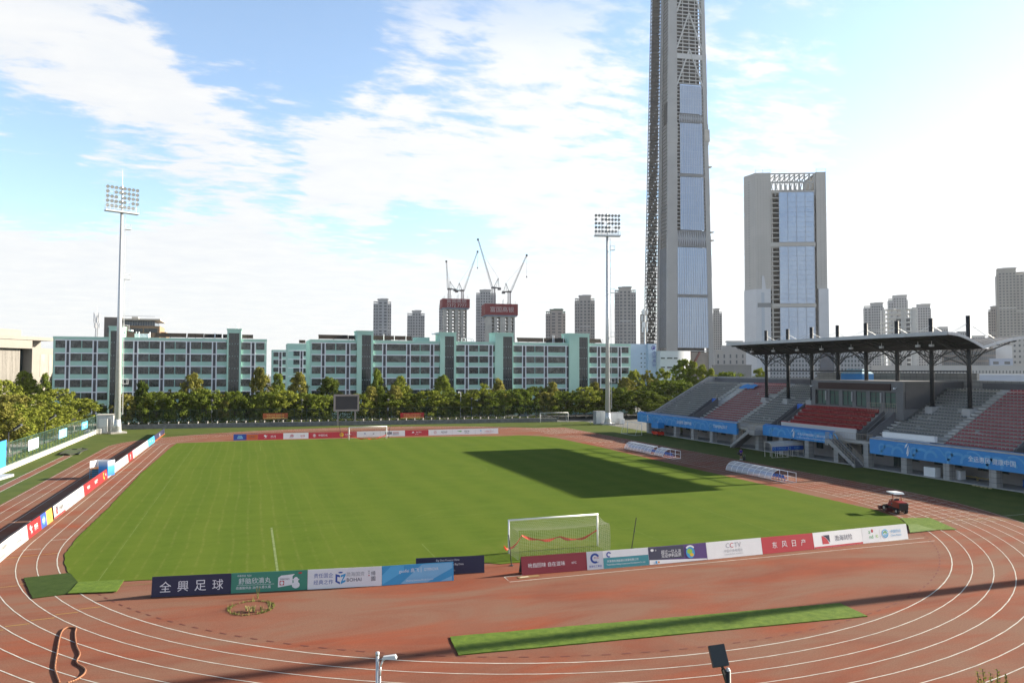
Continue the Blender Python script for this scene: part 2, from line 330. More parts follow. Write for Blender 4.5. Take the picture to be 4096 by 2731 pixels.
for a in (-46, 0):                                    # cross lines at the start of the left straight
    pass
for y, r0, r1 in ((-31.4, 0, 1), (-34.4, 1, 2), (-49.0, 5, 8), (62.6, 0, 8)):
    s = -1 if y in (-31.4, -34.4) else 1
    strip(g, [(TX+s*(RI+1.22*r0), y), (TX+s*(RI+1.22*r1), y)], .07, .020)
for k in range(8):                                    # dashes in every lane of the near right bend
    for off in (.35, .85):
        for i in range(13):
            t = -R(2+1.9*i+3*off); r = RI+1.22*(k+off); x, y = TX+r*math.cos(t), Y0+r/RY*math.sin(t)-1+k*.5
            strip(g, [(x-.02, y-.28), (x+.02, y+.28)] if off > .5 else [(x-.3, y), (x+.3, y)], .06, .020)
for k in range(8):                                    # lane numbers on the far right straight
    put_text(g, str(k+1), (TX+RI+1.22*(k+.5), 27.5, .020), (-1, 0, 0), (0, -1, 0), .9)
struct(g.build('lane_lines', LINE))
g = MB()
for k in range(8):                                    # yellow arrows
    for (t, s) in ((R(-160), 1), (R(-172), 1), (R(-148), 1), (R(-24), -1)):
        r = RI+1.22*(k+.5); x, y = TX+r*math.cos(t), Y0+r/RY*math.sin(t); strip(g, [(x-.55*s, y-.05), (x+.55*s, y+.05)], .05, .020)
struct(g.build('yellow_track_marks', YLINE))
g = MB()
for i in range(230):                                  # drain slots along the inside of the bend
    t = math.pi+math.pi*(i+.5)/230; r = RI-.75
    if i % 2 or t > R(352): continue
    strip(g, [(TX+r*math.cos(t+d), Y0+r/RY*math.sin(t+d)) for d in (-.0062, .0062)], .09, .020)
struct(g.build('drain_slots', mat('slot_shadow', (.14, .035, .025), .9, .3, 3)))
g = MB(); strip(g, [(-6., -53.28), (-6.03, -54.48), (30.26, -54.62), (30.37, -53.54), (-6., -53.28)], .07, .016); struct(g.build('infield_runway_lines', LINE))
# worn pitch markings
g = MB(); GX0, GX1, GN, GF = -31.2, 33.0, -47.46, 47.46
def pl(p, w=.09): strip(g, p, w*(.75 if w > .2 else .62), ZG, 0 if w > .2 else 1)
pl([(GX0, GN), (GX0, GF)]); pl([(GX1, GN), (GX1, GF)]); pl([(GX0, GN), (GX1, GN)], .07); pl([(GX0, GF), (GX1, GF)])
pl([(GX0, 0), (GX1, 0)], .05); pl([(9.15*math.cos(2*math.pi*i/48), 8.6*math.sin(2*math.pi*i/48)) for i in range(49)], .09)
for s in (-1, 1):
    for w, d in ((20.16, 15.2), (9.16, 5.0)): pl([(-w, s*47.46), (-w, s*(47.46-d))], .22 if w > 10 and s < 0 else .12); pl([(w, s*47.46), (w, s*(47.46-d))], .08); pl([(-w, s*(47.46-d)), (w, s*(47.46-d))], .08)
    pl([(9.15*math.cos(t), s*(36.9-8.6*math.sin(t))) for t in [R(37+106*i/20) for i in range(21)]], .08)
struct(g.build('pitch_markings', [mat('chalk', (.19, .235, .09), .9, .5, 1.5, col2=(.09, .135, .025), detail=8), MARK]))
# left runway and its lines
g = MB(); g.quad((-49.15, -60, .012), (-47.95, -60, .012), (-48.4, 34.6, .012), (-49.7, 34.9, .012)); struct(g.build('jump_runway', TRACK))
g = MB(); strip(g, [(-49.1, -60), (-49.65, 34.9)], .08, .016); strip(g, [(-47.98, -60), (-48.42, 34.6)], .08, .016)
for y in (27, 29.5, 31.8, 33.6): strip(g, [(-49.5, y), (-48.5, y)], .07, .020)
struct(g.build('jump_runway_lines', LINE))
# paving round the trees on the left and behind the far wall, and the street
PAVE = mat('paving', (.27, .25, .23), .9, .3, .5)
g = MB(); g.quad((-140, -90, .005), (-52.9, -90, .005), (-52.9, 112, .005), (-140, 112, .005)); struct(g.build('paved_yard', PAVE))
g = MB(); g.quad((-52.8, 96, .006), (140, 84, .006), (140, 111, .006), (-52.8, 111, .006)); struct(g.build('campus_road', mat('asphalt', (.07, .07, .072), .92, .25, .6)))
# ------------------------------------------------------------------ advertising boards
def board(label, p0, p1, h, base, els, group, lean=.16, mats=None, back=True):
    """A-shaped board; p0 left foot and p1 right foot as seen from its front; els in metres from the lower left corner of the face"""
    p0 = Vector((p0[0], p0[1], 0)); p1 = Vector((p1[0], p1[1], 0)); d = p1-p0; w = d.length; rz = math.atan2(d.y, d.x)
    root = thing('advertising_board', label, 'advert board', (p0.x, p0.y, .010), rz, group)
    a = R(90)-math.atan2(lean, h); V = Vector((0, lean, h)).normalized(); N_ = Vector((0, -h, lean)).normalized(); H = math.hypot(lean, h)
    g = MB(); o = Vector((0, 0, .012)); t = -N_*.035; c = [o, o+Vector((w-.02, 0, 0)), o+Vector((w-.02, 0, 0))+V*H, o+V*H]
    g.hexa([c[0], c[1], c[1]+t, c[0]+t, c[3], c[2], c[2]+t, c[3]+t]); g.build('panel', base, root)
    if back:
        g = MB(); b0 = Vector((0, lean*2+.30, .012)); top = V*H+t*1.3+Vector((0, 0, -.02))
        g.hexa([b0, b0+Vector((w-.02, 0, 0)), b0+Vector((w-.02, .03, 0)), b0+Vector((0, .03, 0)), top, top+Vector((w-.02, 0, 0)), top+Vector((w-.02, .03, 0)), top+Vector((0, .03, 0))]); g.build('back_panel', paint(.10, .10, .105), root)
    if els:
        g = MB(); ms = []
        def mi(m):
            if m not in ms: ms.append(m)
            return ms.index(m)
        def P3(u, v, k): return o+Vector((u, 0, 0))+V*v+N_*(.004+.0012*k)
        for k, e in enumerate(els):
            m = mi(e[-1]); q = P3
            if e[0] == 'r': u0, v0, u1, v1 = e[1:5]; g.add([q(u0, v0, k), q(u1, v0, k), q(u1, v1, k), q(u0, v1, k)], [(0, 1, 2, 3)], m)
            elif e[0] == 'p': g.add([q(u, v, k) for u, v in e[1]], [tuple(range(len(e[1])))], m)
            elif e[0] == 'e': u, v, ru, rv = e[1:5]; g.add([q(u+ru*math.cos(2*math.pi*i/24), v+rv*math.sin(2*math.pi*i/24), k) for i in range(24)], [tuple(range(24))], m)
            elif e[0] == 'a':                        # ring or arc
                u, v, r0, r1, t0, t1 = e[1:7]; n = 18; ps = [(R(t0+(t1-t0)*i/n)) for i in range(n+1)]
                g.add([q(u+r*math.cos(t_), v+r*math.sin(t_), k) for r in (r0, r1) for t_ in ps], [(i, i+n+1, i+n+2, i+1) for i in range(n)], m)
            elif e[0] == 't': _, body, u, v, hh, wd, _m = e; put_text(g, body, q(u, v, k), (1, 0, 0), V, hh, m, wd)
        g.build('lettering', ms, root)
    return root
NAVY = paint(.025, .025, .065); TEAL_AD = paint(.05, .25, .17); SKYAD = paint(.05, .33, .62); LSKY = paint(.22, .50, .74); INK = paint(.05, .05, .09); BLUE = paint(.03, .08, .35); GREY = paint(.35, .36, .38); ORANGE = paint(.62, .22, .03); BRICK = paint(.55, .12, .03)
GOLD = paint(.75, .48, .03); PURP = paint(.10, .05, .20); TEAL2 = paint(.05, .28, .32); GREEN = paint(.10, .42, .12); PINK = paint(.72, .35, .42); TEXTW = paint(.82, .83, .84); CYAN = paint(.1, .45, .75); LIME = paint(.30, .55, .06)
def T(body, u, v, h, m, w=None): return ('t', body, u, v, h, w, m)
BH = 1.18
# near row, left of the goal
xs = [gnd(347, 1372), gnd(530, 1363), gnd(706, 1354), gnd(877.5, 1345), gnd(1043, 1333)]
def seg(a, b): return (a.x, a.y), (b.x, b.y), (Vector((b.x-a.x, b.y-a.y)).length)
NG = 'advertising boards in front of the near goal'
a, b, w = seg(xs[0], xs[1])
board('dark navy board with four brushed white characters, left end of the near row', a, b, BH, NAVY, [T(c, w*(.17+.22*i), .57, .62, TEXTW) for i, c in enumerate('全興足球')], NG)
a, b, w = seg(xs[1], xs[2])
board('green board with white writing and a picture of a medicine box and bottle', a, b, BH, TEAL_AD,
      [T('中新药业 TJZX', w*.17, 1.0, .14, TEXTW), T('舒脑欣滴丸', w*.305, .69, .36, TEXTW), ('r', .35, .44, w*.56, .455, TEXTW), T('改善脑供血 治疗头晕头痛', w*.29, .29, .17, TEXTW),
       ('p', [(w*.61, .22), (w*.80, .34), (w*.80, .86), (w*.61, .80)], WHITE), ('p', [(w*.61, .80), (w*.80, .86), (w*.83, .98), (w*.65, .92)], TEXTW), ('r', w*.63, .34, w*.69, .60, RED), ('e', w*.66, .47, .1, .1, WHITE), T('舒脑欣滴丸', w*.70, .70, .11, INK),
       ('e', w*.845, .32, .24, .20, WHITE), ('e', w*.845, .60, .15, .20, TEXTW), ('r', w*.80, .62, w*.89, .68, WHITE), ('e', w*.90, 1.03, .12, .05, RED)], NG)
a, b, w = seg(xs[2], xs[3])
board('white board with blue slogan and a blue cube emblem in the near row', a, b, BH, WHITE,
      [T('责任国企', w*.21, .80, .28, BLUE), T('经典之作', w*.21, .40, .28, BLUE), ('p', [(w*.37, .86), (w*.43, .76), (w*.43, .64), (w*.395, .69), (w*.395, .42), (w*.43, .36), (w*.43, .22), (w*.37, .38)], BLUE),
       ('p', [(w*.44, .76), (w*.505, .86), (w*.505, .74), (w*.465, .42), (w*.505, .48), (w*.505, .36), (w*.44, .22), (w*.44, .32), (w*.478, .70), (w*.44, .64)], SKYAD), ('e', w*.437, .93, .14, .045, BLUE),
       T('渤海国资', w*.635, .80, .27, GREY), T('BOHAI', w*.62, .46, .22, INK), T('绮', w*.88, .80, .27, INK), T('園', w*.88, .46, .27, INK), T('御', w*.82, .93, .09, INK), T('润', w*.82, .81, .09, INK), ('r', w*.812, .64, w*.83, .70, RED)], NG)
a, b, w = seg(xs[3], xs[4])
board('sky blue board with pale diagonal beams, right end of the near left row', a, b, BH, SKYAD,
      [('p', [(w*.25, .02), (w*.62, .02), (w*.98, .80), (w*.98, 1.14), (w*.55, 1.14)], LSKY), ('p', [(0, .05), (w*.30, .80), (w*.30, 1.14), (w*.12, 1.14), (0, .62)], CYAN), ('p', [(w*.80, .02), (w*.97, .02), (w*.97, .30)], LSKY),
       T('gaofei 高飞', w*.37, .80, .30, TEXTW), ('r', w*.535, .66, w*.54, .98, TEXTW), T('GYMNOVA', w*.68, .82, .19, TEXTW, w*.20), T('浙江金飞体育用品有限公司', w*.52, .34, .13, LSKY), T('Zhejiang Sporting Goods Co.,Ltd.', w*.52, .18, .12, TEXTW)], NG)
# dark board behind
p = gnd(955, 1330); q = gnd(1113.5, 1305); a, b, w = seg(gnd(955.5, 1322.5), gnd(1113.5, 1315))
board('dark night blue board half hidden behind the sky blue one', a, b, 1.12, NAVY,
      [T('Big Data Powers China', w*.46, .91, .155, TEXTW), T('China Powers Big Data', w*.51, .62, .165, TEXTW), T('中国数据', w*.52, .24, .1, GREY)], NG)
# near row, right of the goal
def sx(px, py): return gnd(px/1.74150, py/1.74150)
kx = [sx(2088, 2301), sx(2350, 2280), sx(2415, 2275.5), sx(2599, 2260), sx(2831, 2238.5), sx(3052, 2216.5), sx(3259, 2196), sx(3454, 2174), sx(3634.5, 2155)]
NR = 'advertising boards to the right of the near goal'
a, b, w = seg(kx[0], kx[1])
board('dark red board with a white handwritten slogan beside the near goal', a, b, BH, DRED, [T('吮指回味 自在滋味', w*.38, .58, .30, TEXTW), T('KFC', w*.80, .56, .14, TEXTW), T('Finger Lickin Good', w*.55, .24, .08, paint(.12, .01, .02))], NR, .22)
a, b, w = seg(kx[1], kx[2])
board('narrow white board with a blue crescent emblem above blue characters', a, b, BH, WHITE, [('a', w*.5, .74, .20, .34, 25, 300, BLUE), T('BCIG', w*.60, .78, .12, RED), ('r', w*.36, .48, w*.74, .50, BLUE), ('r', w*.40, .43, w*.70, .45, BLUE), T('渤海化工集团', w*.5, .22, .15, BLUE, w*.78)], NR, .22)
a, b, w = seg(kx[2], kx[3])
board('white and teal board with two lines of white writing', a, b, BH, WHITE, [('r', .02, .01, w-.04, .72, TEAL2), ('a', w*.13, .92, .10, .19, 25, 300, BLUE), T('天津渤化海晶建设发展有限公司', w*.42, .48, .16, TEXTW), T('Tianjin Bohua Haijing Construction Development Co.,Ltd.', w*.49, .24, .13, TEXTW, w*.84)], NR, .22)
a, b, w = seg(kx[3], kx[4])
board('dark purple board with a colourful globe and white slogan', a, b, BH, PURP, [('r', .01, .30, w*.60, 1.16, INK), ('p', [(.01, .01), (w-.04, .01), (w-.04, .10), (w*.4, .24), (.01, .33)], WHITE), T('超过一亿人次', w*.38, .80, .25, TEXTW), T('见证伊利品质', w*.38, .54, .25, TEXTW), ('e', w*.06, .98, .13, .09, WHITE), ('e', w*.12, .96, .06, .06, GREY),
      ('e', w*.71, .62, .36, .40, SKYAD), ('e', w*.70, .70, .22, .18, LIME), ('e', w*.73, .45, .16, .12, GOLD), ('a', w*.71, .66, .34, .46, 40, 140, WHITE), ('r', w*.10, .06, w*.13, .24, SKYAD), ('r', w*.14, .08, w*.17, .20, ORANGE)], NR, .22)
a, b, w = seg(kx[4], kx[5])
board('white board with grey and red ribbon letters and grey characters', a, b, BH, WHITE, [T('C', w*.375, .86, .34, GREY), T('C', w*.45, .86, .34, RED), T('TV', w*.56, .86, .34, GREY), T('中国中央电视台', w*.47, .48, .22, GREY), T('CHINA CENTRAL TELEVISION', w*.47, .24, .085, GREY)], NR, .22)
a, b, w = seg(kx[5], kx[6])
board('crimson board with four bold white characters in the right-hand near row', a, b, BH, RED, [T(c, w*(.24+.185*i), .58, .46, TEXTW) for i, c in enumerate('东风日产')], NR, .22)
a, b, w = seg(kx[6], kx[7])
board('white board with a red and navy sail emblem and a red foot strip', a, b, BH, WHITE, [('r', .01, .01, w-.03, .14, RED), ('p', [(w*.17, .28), (w*.17, .92), (w*.23, .80), (w*.27, .62), (w*.31, .28)], RED), ('p', [(w*.19, .94), (w*.325, .94), (w*.325, .36), (w*.28, .62), (w*.24, .80)], NAVY), T('渤海财险', w*.61, .64, .42, INK)], NR, .22)
a, b, w = seg(kx[7], kx[8])
board('white board with green letters and a striped blue globe, right end of the near row', a, b, BH, WHITE, [T('a', w*.16, .82, .22, GREEN), T('nd', w*.19, .47, .30, GREEN), ('e', w*.225, .90, .10, .13, RED), T('和', w*.31, .46, .26, LIME), ('r', w*.385, .25, w*.39, .95, GREY),
      ('a', w*.50, .60, .26, .34, 20, 200, CYAN), ('a', w*.50, .60, .10, .20, 0, 180, GREEN), ('a', w*.50, .60, .24, .33, 200, 370, SKYAD), ('a', w*.50, .58, .10, .18, 180, 360, CYAN), T('中国移动', w*.735, .72, .26, SKYAD), T('China Mobile', w*.735, .42, .15, SKYAD)], NR, .22)
# far row behind the far goal
FG = 'advertising boards behind the far goal'
def fx(px): p = at(px, 1004, 52.6); return p.x
YB = 52.6
FB = [(536, 593, 'navy and brick board with a rounded emblem, left end of the far row', BLUE, lambda w: [('r', w*.52, .02, w-.03, 1.1, BRICK), ('p', [(w*.46, .02), (w*.53, .02), (w*.53, 1.1), (w*.5, 1.1)], PURP), ('p', [(w*.14, .3), (w*.39, .3), (w*.34, .86), (w*.19, .86)], LSKY), T('2017', w*.265, .6, .3, NAVY), T('山海关', w*.74, .6, .34, INK)]),
      (593, 651, 'red far board with a white jumping figure and two white characters', RED, lambda w: [('p', [(w*.25, .2), (w*.29, .5), (w*.22, .7), (w*.27, .95), (w*.31, .75), (w*.38, .8), (w*.31, .6), (w*.36, .2), (w*.31, .45)], TEXTW), T('乔丹', w*.60, .52, .48, TEXTW)]),
      (651, 709, 'white far board with a red knot emblem and red loops', WHITE, lambda w: [('a', w*.34, .72, .1, .2, 0, 360, RED), ('a', w*.30, .6, .08, .16, 0, 360, RED), ('a', w*.38, .6, .08, .16, 0, 360, RED), T('中国联通', w*.31, .3, .18, INK), ('a', w*.82, .55, .1, .17, 0, 360, RED), T('w', w*.72, .55, .3, RED), T('精彩在沃', w*.75, .25, .1, RED)]),
      (709, 764.5, 'red far board with a white ring emblem and four white characters', RED, lambda w: [('a', w*.24, .55, .22, .28, 0, 360, TEXTW), ('r', w*.22, .4, w*.25, .75, TEXTW), T('中国石化', w*.60, .56, .42, TEXTW)]),
      (764.5, 820, 'red far board with a yellow disc, behind the far goal post', RED, lambda w: [('e', w*.37, .58, .40, .42, GOLD), ('a', w*.37, .6, .12, .24, 30, 250, RED), T('天津银行', w*.63, .62, .3, TEXTW), T('BANK OF TIANJIN', w*.62, .3, .1, TEXTW)]),
      (820, 873.5, 'white far board with a small blue round crest, inside the far goal', WHITE, lambda w: [('a', w*.34, .7, .1, .17, 0, 360, BLUE), ('p', [(w*.68, .5), (w*.74, .5), (w*.74, .75), (w*.68, .75)], GREY), T('中国第十三届全国运动会', w*.53, .28, .12, GREY)]),
      (873.5, 930, 'white far board with black and red block letters by the right post', WHITE, lambda w: [('r', w*.20, .42, w*.46, .90, INK), T('CAG', w*.33, .66, .3, WHITE), ('r', w*.28, .42, w*.38, .44, RED), ('r', w*.5, .70, w*.75, .82, RED), ('r', w*.5, .5, w*.75, .62, GREY), ('r', w*.5, .3, w*.75, .42, GREY)]),
      (930, 983.5, 'red far board with a small white spade emblem and pale writing', RED, lambda w: [('p', [(w*.28, .6), (w*.40, .6), (w*.34, .92)], TEXTW), T('城投置地', w*.58, .72, .26, TEXTW), T('天津 房地产', w*.5, .32, .15, TEXTW)]),
      (983.5, 1038, 'white far board with a red ball emblem and dark slanted characters', WHITE, lambda w: [('a', w*.28, .6, .24, .29, 0, 360, RED), T('JL', w*.28, .6, .34, RED), T('金陵体育', w*.65, .64, .32, INK), T('JINLING SPORTS', w*.65, .38, .12, INK)]),
      (1038, 1090, 'white far board with a green wing emblem and dark blue capitals', WHITE, lambda w: [('p', [(w*.18, .8), (w*.42, .8), (w*.36, .55)], GREEN), T('TEDA', w*.62, .70, .32, NAVY), T('泰达控股', w*.62, .36, .2, INK)]),
      (1090, 1142, 'white far board with a small blue dot and thin red writing, right end', WHITE, lambda w: [('e', w*.24, .72, .13, .15, CYAN), T('山东', w*.24, .28, .16, RED), ('a', w*.52, .5, .2, .25, 0, 360, PINK), ('a', w*.66, .85, .1, .13, 0, 360, PINK), T('天津市体育局竞赛指挥中心', w*.6, .56, .14, RED, w*.42), T('天津市足球运动管理', w*.6, .32, .1, RED)])]
for px0, px1, lab, base, fn in FB:
    x0, x1 = fx(px0), fx(px1); w = x1-x0; yo = -.05*(x0-2)
    board(lab, (x0, YB+yo*.6), (x1, YB+yo*.6-.05*w*.6), 1.15, base, fn(w), FG, .14)
# long row on the left track; listed from the far end (left as seen from the pitch) to the near end
LG = 'advertising boards in a long row on the left straight'
def ly(px, py): return sx(px, py).y
LX = -38.75
def lyat(px, py): return atx(px/1.7415, py/1.7415, LX).y if False else sx(px, py).y
Yb = [72.5, lyat(645.2, 1766.3), lyat(622, 1786.2), lyat(601, 1807), lyat(583, 1823.5), lyat(571.4, 1832.7), lyat(556.5, 1846.8), lyat(541, 1859), lyat(517.5, 1877.4), lyat(479.4, 1910.6), lyat(447, 1928.5), lyat(406.9, 1981.4), lyat(372, 2013), lyat(341, 2038.9), lyat(300, 2072.6), lyat(293, 2077), lyat(266.6, 2095), lyat(248.3, 2111.8), lyat(193.6, 2152.5), lyat(126, 2208), lyat(67.3, 2263.4), lyat(9.8, 2329), -60.0]
print('left rows', [round(v, 1) for v in Yb])
WHITE, GREY, RED, INK, LIME, GREEN, LSKY, ORANGE = paint(.42, .42, .42), paint(.07, .07, .075), paint(.30, .018, .022), paint(.02, .02, .03), paint(.10, .22, .02), paint(.03, .16, .04), paint(.10, .24, .36), paint(.35, .09, .01)
LB = [('navy board with white capitals, far tip of the left row', NAVY, lambda w: [T('TEDA', w*.5, .62, .5, TEXTW), ('r', .05, .02, w-.05, .2, ORANGE)]),
      ('sky blue left board with white slogan, near the far tip', SKYAD, lambda w: [T('健康中国', w*.3, .7, .3, TEXTW), T('全运惠民', w*.65, .55, .3, TEXTW)]),
      ('white left board with small grey writing, next to the sky blue one', WHITE, lambda w: [T('泰达', w*.3, .65, .3, GREY), T('TEDA', w*.65, .6, .2, INK)]),
      ('white left board with thin red and green writing', WHITE, lambda w: [T('金陵', w*.35, .65, .3, RED), T('体育', w*.7, .6, .2, GREEN)]),
      ('pink fading left board with a yellow lower corner', PINK, lambda w: [('p', [(.02, .02), (w*.9, .02), (w*.9, .5), (.02, .3)], WHITE), ('p', [(w*.5, .02), (w-.05, .02), (w-.05, .28)], GOLD)]),
      ('short red left board with white capitals, next to the pink one', RED, lambda w: [T('城投', w*.5, .75, .36, TEXTW), T('置地', w*.5, .35, .3, TEXTW)]),
      ('white left board with a green and gold monogram', WHITE, lambda w: [('r', w*.2, .2, w*.24, .9, GOLD), T('银行', w*.55, .65, .3, GREEN), T('BANK', w*.55, .3, .14, GREY)]),
      ('white left board with a blue and red swoosh', WHITE, lambda w: [('a', w*.35, .55, .3, .42, 100, 260, BLUE), ('a', w*.4, .55, .3, .38, 110, 250, RED), T('航空', w*.65, .6, .25, GREY)]),
      ('white left board with red and grey block writing, beyond the podium', WHITE, lambda w: [('e', w*.2, .6, .25, .35, INK), ('e', w*.2, .45, .18, .16, GOLD), T('中国国航', w*.62, .6, .3, GREY), T('CAG', w*.62, .25, .2, RED)]),
      ('red left board with a yellow ring emblem', RED, lambda w: [('a', w*.4, .6, .22, .42, 60, 330, GOLD), T('天津', w*.72, .62, .3, TEXTW)]),
      ('long red left board with bold white characters, in front of the podium', RED, lambda w: [T('东风日产', w*.68, .62, .44, TEXTW), T('中国石化', w*.25, .62, .36, TEXTW)]),
      ('white left board with small red scattered writing', WHITE, lambda w: [('a', w*.4, .75, .1, .2, 0, 360, RED), T('wo', w*.7, .7, .2, RED), T('联通', w*.4, .35, .2, RED)]),
      ('white left board with pale green and pink letters', WHITE, lambda w: [('e', w*.35, .8, .12, .14, RED), T('and', w*.35, .45, .25, LIME), T('中国移动', w*.72, .65, .22, LSKY)]),
      ('white left board with a red triangle and red foot strip', WHITE, lambda w: [('r', .02, .01, w-.03, .16, RED), ('p', [(w*.2, .3), (w*.2, 1.0), (w*.36, .3)], RED), ('p', [(w*.22, 1.0), (w*.36, 1.0), (w*.36, .4)], NAVY), T('渤海财险', w*.66, .64, .38, INK)]),
      None,
      ('small orange left board with dark red script', paint(.80, .36, .07), lambda w: [T('山', w*.35, .75, .3, DRED), T('海关', w*.6, .45, .28, DRED)]),
      ('small blue left board with a white round emblem', BLUE, lambda w: [('e', w*.5, .6, w*.28, .36, LSKY), T('2017', w*.5, .62, .3, TEXTW)]),
      ('red left board with a white jumping figure and two characters', RED, lambda w: [('p', [(w*.2, .2), (w*.25, .5), (w*.16, .7), (w*.22, 1.0), (w*.28, .75), (w*.36, .82), (w*.28, .6), (w*.34, .2), (w*.27, .45)], TEXTW), T('乔丹', w*.62, .55, .5, TEXTW)]),
      ('white left board with grey and red ribbon letters', WHITE, lambda w: [T('C', w*.33, .82, .34, GREY), T('C', w*.43, .82, .34, RED), T('TV', w*.57, .82, .34, GREEN), T('中国中央电视台', w*.48, .42, .18, GREY), T('CHINA CENTRAL TELEVISION', w*.48, .22, .07, GREY)]),
      ('white left board with an orange and red monogram above red writing', WHITE, lambda w: [T('T', w*.24, .72, .42, ORANGE), T('JE', w*.34, .70, .42, RED), T('天津能源集团', w*.66, .80, .24, GREY), T('TIANJIN ENERGY', w*.66, .58, .1, GREY), T('以清洁能源 服务社会', w*.52, .26, .16, RED)]),
      ('white left board with a red monogram at the left edge of the photo', WHITE, lambda w: [T('AGA', w*.18, .74, .32, RED), T('金汇建设', w*.2, .38, .2, INK), T('医疗一体化运营服务商', w*.66, .76, .24, GREY), T('医疗 健康 养老 金融', w*.66, .42, .16, GREY)]),
      ('purple board at the near end of the left row, cut by the photo edge', PURP, lambda w: [T('全運', w*.6, .6, .5, TEXTW)])]
for i, e in enumerate(LB):
    if not e: continue
    y0, y1 = Yb[i], Yb[i+1]; lab, base, fn = e; w = abs(y0-y1)
    x0 = sx(9.8, 2329).x if i > 18 else LX
    def lxx(y): return LX if y > -36 else LX+(-36-y)*.035
    board(lab, (lxx(y1), y1), (lxx(y0), y0), BH, base, fn(w), LG, .15)
WHITE, RED = paint(.78, .79, .80), paint(.50, .035, .05); GREY, INK, ORANGE, LSKY, GREEN, LIME = paint(.35, .36, .38), paint(.05, .05, .09), paint(.62, .22, .03), paint(.22, .50, .74), paint(.10, .42, .12), paint(.30, .55, .06)
# ------------------------------------------------------------------ goals and things on the field
NETM = mat('net_cord', (.62, .60, .50), .8, .2, 3); WPOST = paint(.80, .81, .82, .35)
def goal(label, x, y, s, tape, step=.16, depth=2.1, group='goals with white posts'):
    """s=-1: net hangs towards -y"""
    g_ = thing('football_goal', label, 'goal', (x, y, .045), 0, group); r = .065
    for sx_ in (-1, 1): MB().tube((sx_*3.66, 0, 0), (sx_*3.66, 0, 2.44), r, n=10).build('post', WPOST, g_, True)
    MB().tube((-3.66-r, 0, 2.44), (3.66+r, 0, 2.44), r, n=10).build('crossbar', WPOST, g_, True)
    n = MB(); c = .007; k = int(7.32/step); D = depth*s
    def back(u, t):                                  # u along the goal, t 0 at the crossbar to 1 at the ground
        if t < .35: q = t/.35; return Vector((u, D*q, 2.44-.42*math.sin(q*math.pi/2)*(1-.25*(abs(u)/3.66)**2)-.10*math.sin(q*math.pi)))
        q = (t-.35)/.65; return Vector((u, D+.12*s*math.sin(q*3.0), 2.02*(1-q)))
    m_ = 30
    for i in range(k+1):
        u = -3.66+7.32*i/k
        for j in range(m_): n.bar(back(u, j/m_), back(u, (j+1)/m_), c, c)
    for j in range(m_+1):
        for i in range(0, k, 4): n.bar(back(-3.66+7.32*i/k, j/m_), back(-3.66+7.32*min(i+4, k)/k, j/m_), c, c)
    for sx_ in (-1, 1):
        u = sx_*3.66; q = int(depth/step)
        for i in range(q+1):
            v = i/q; top = back(u, .35*v).z; n.bar((u, D*v, 0), (u, D*v, top), c, c)
        for j in range(int(2.3/step)):
            z = j*step; n.bar((u, 0, z), (u, D, min(z, 2.02)), c, c)
    n.build('net', NETM, g_)
    return g_
NEARG = goal('large goal with white net and red tape in the near right part of the pitch', 0, -47.46, -1, True)
FARG = goal('goal at the far end in front of the red and white boards', 0, 47.46, 1, True, .24)
def tape(label, pts, w, col):
    g = MB(); vs = []
    for i, p in enumerate(pts):
        p = Vector(p); tw = .5+.5*math.sin(i*1.3); vs += [p, p+Vector((0, .05*math.cos(i), -w*(.35+.65*tw)))]
    g.add(vs, [(2*i, 2*i+1, 2*i+3, 2*i+2) for i in range(len(pts)-1)]); o = g.build('barrier_tape', col, loc=(0, 0, 0)); o['label'] = label; o['category'] = 'tape'; o['group'] = 'red tapes on the goals'
def sag(a, b, n, d): return [Vector(a).lerp(Vector(b), i/n)-Vector((0, 0, d*math.sin(math.pi*i/n))) for i in range(n)]
TAPE = mat('red_tape', (.80, .05, .015), .5, .25, 3)
yn = -47.46
tape('red tape slung loosely across the near goal mouth', sag((-4.15, yn-.3, .75), (-3.66, yn, .42), 4, .1)+sag((-3.66, yn, .42), (-2.55, yn+.2, 1.30), 5, .18)+sag((-2.55, yn+.2, 1.30), (.6, yn+.2, .98), 10, .3)+sag((.6, yn+.2, .98), (3.66, yn, 1.35), 10, .45)+[Vector((3.66, yn, 1.35))], .22, TAPE)
yf = 47.46
tape('red tape sagging to the grass across the far goal mouth', sag((-3.66, yf-.1, 1.0), (0, yf-.6, .28), 10, .30)+sag((0, yf-.6, .30), (2.2, yf-.4, .45), 6, .25)+sag((2.2, yf-.4, .5), (3.66, yf, .95), 6, .08)+[Vector((3.66, yf, .95))], .2, TAPE)
def netpole(label, p, top, group='black poles holding the goal nets'):
    t = thing('net_pole', label, 'pole', (p[0], p[1], 0.01), 0, group); d = Vector(top)-Vector((p[0], p[1], .01)); MB().tube((0, 0, 0), d, .035, n=8).build('pole', BLACK, t); MB().tube((0, 0, 0), (0, 0, .05), .14, n=10).build('base', DARKM, t); MB().tube(d*.55, d*.55+d.normalized()*.12, .05, n=8).build('clamp', DARKM, t); return t
def lift(px, py, X, Y): v = at(px, py, Y); return v
b = sx(2526, 2197); netpole('black leaning net pole right of the near goal', (b.x, b.y), lift(1461.5, 1188, 0, b.y))
b = sx(2046, 2262); netpole('black net pole close behind the left post of the near goal', (b.x, b.y), lift(1168.5, 1228, 0, b.y))
for (pb, pt, lab) in (((1366, 1761), (1357, 1700), 'black pole leaning behind the left post of the far goal'), ((1555, 1752), (1561, 1699), 'thin black pole standing right of the far goal')):
    b = at(pb[0]/1.7415, pb[1]/1.7415, 50.4); t_ = at(pt[0]/1.7415, pt[1]/1.7415, 50.4); netpole(lab, (b.x, 50.4), t_)
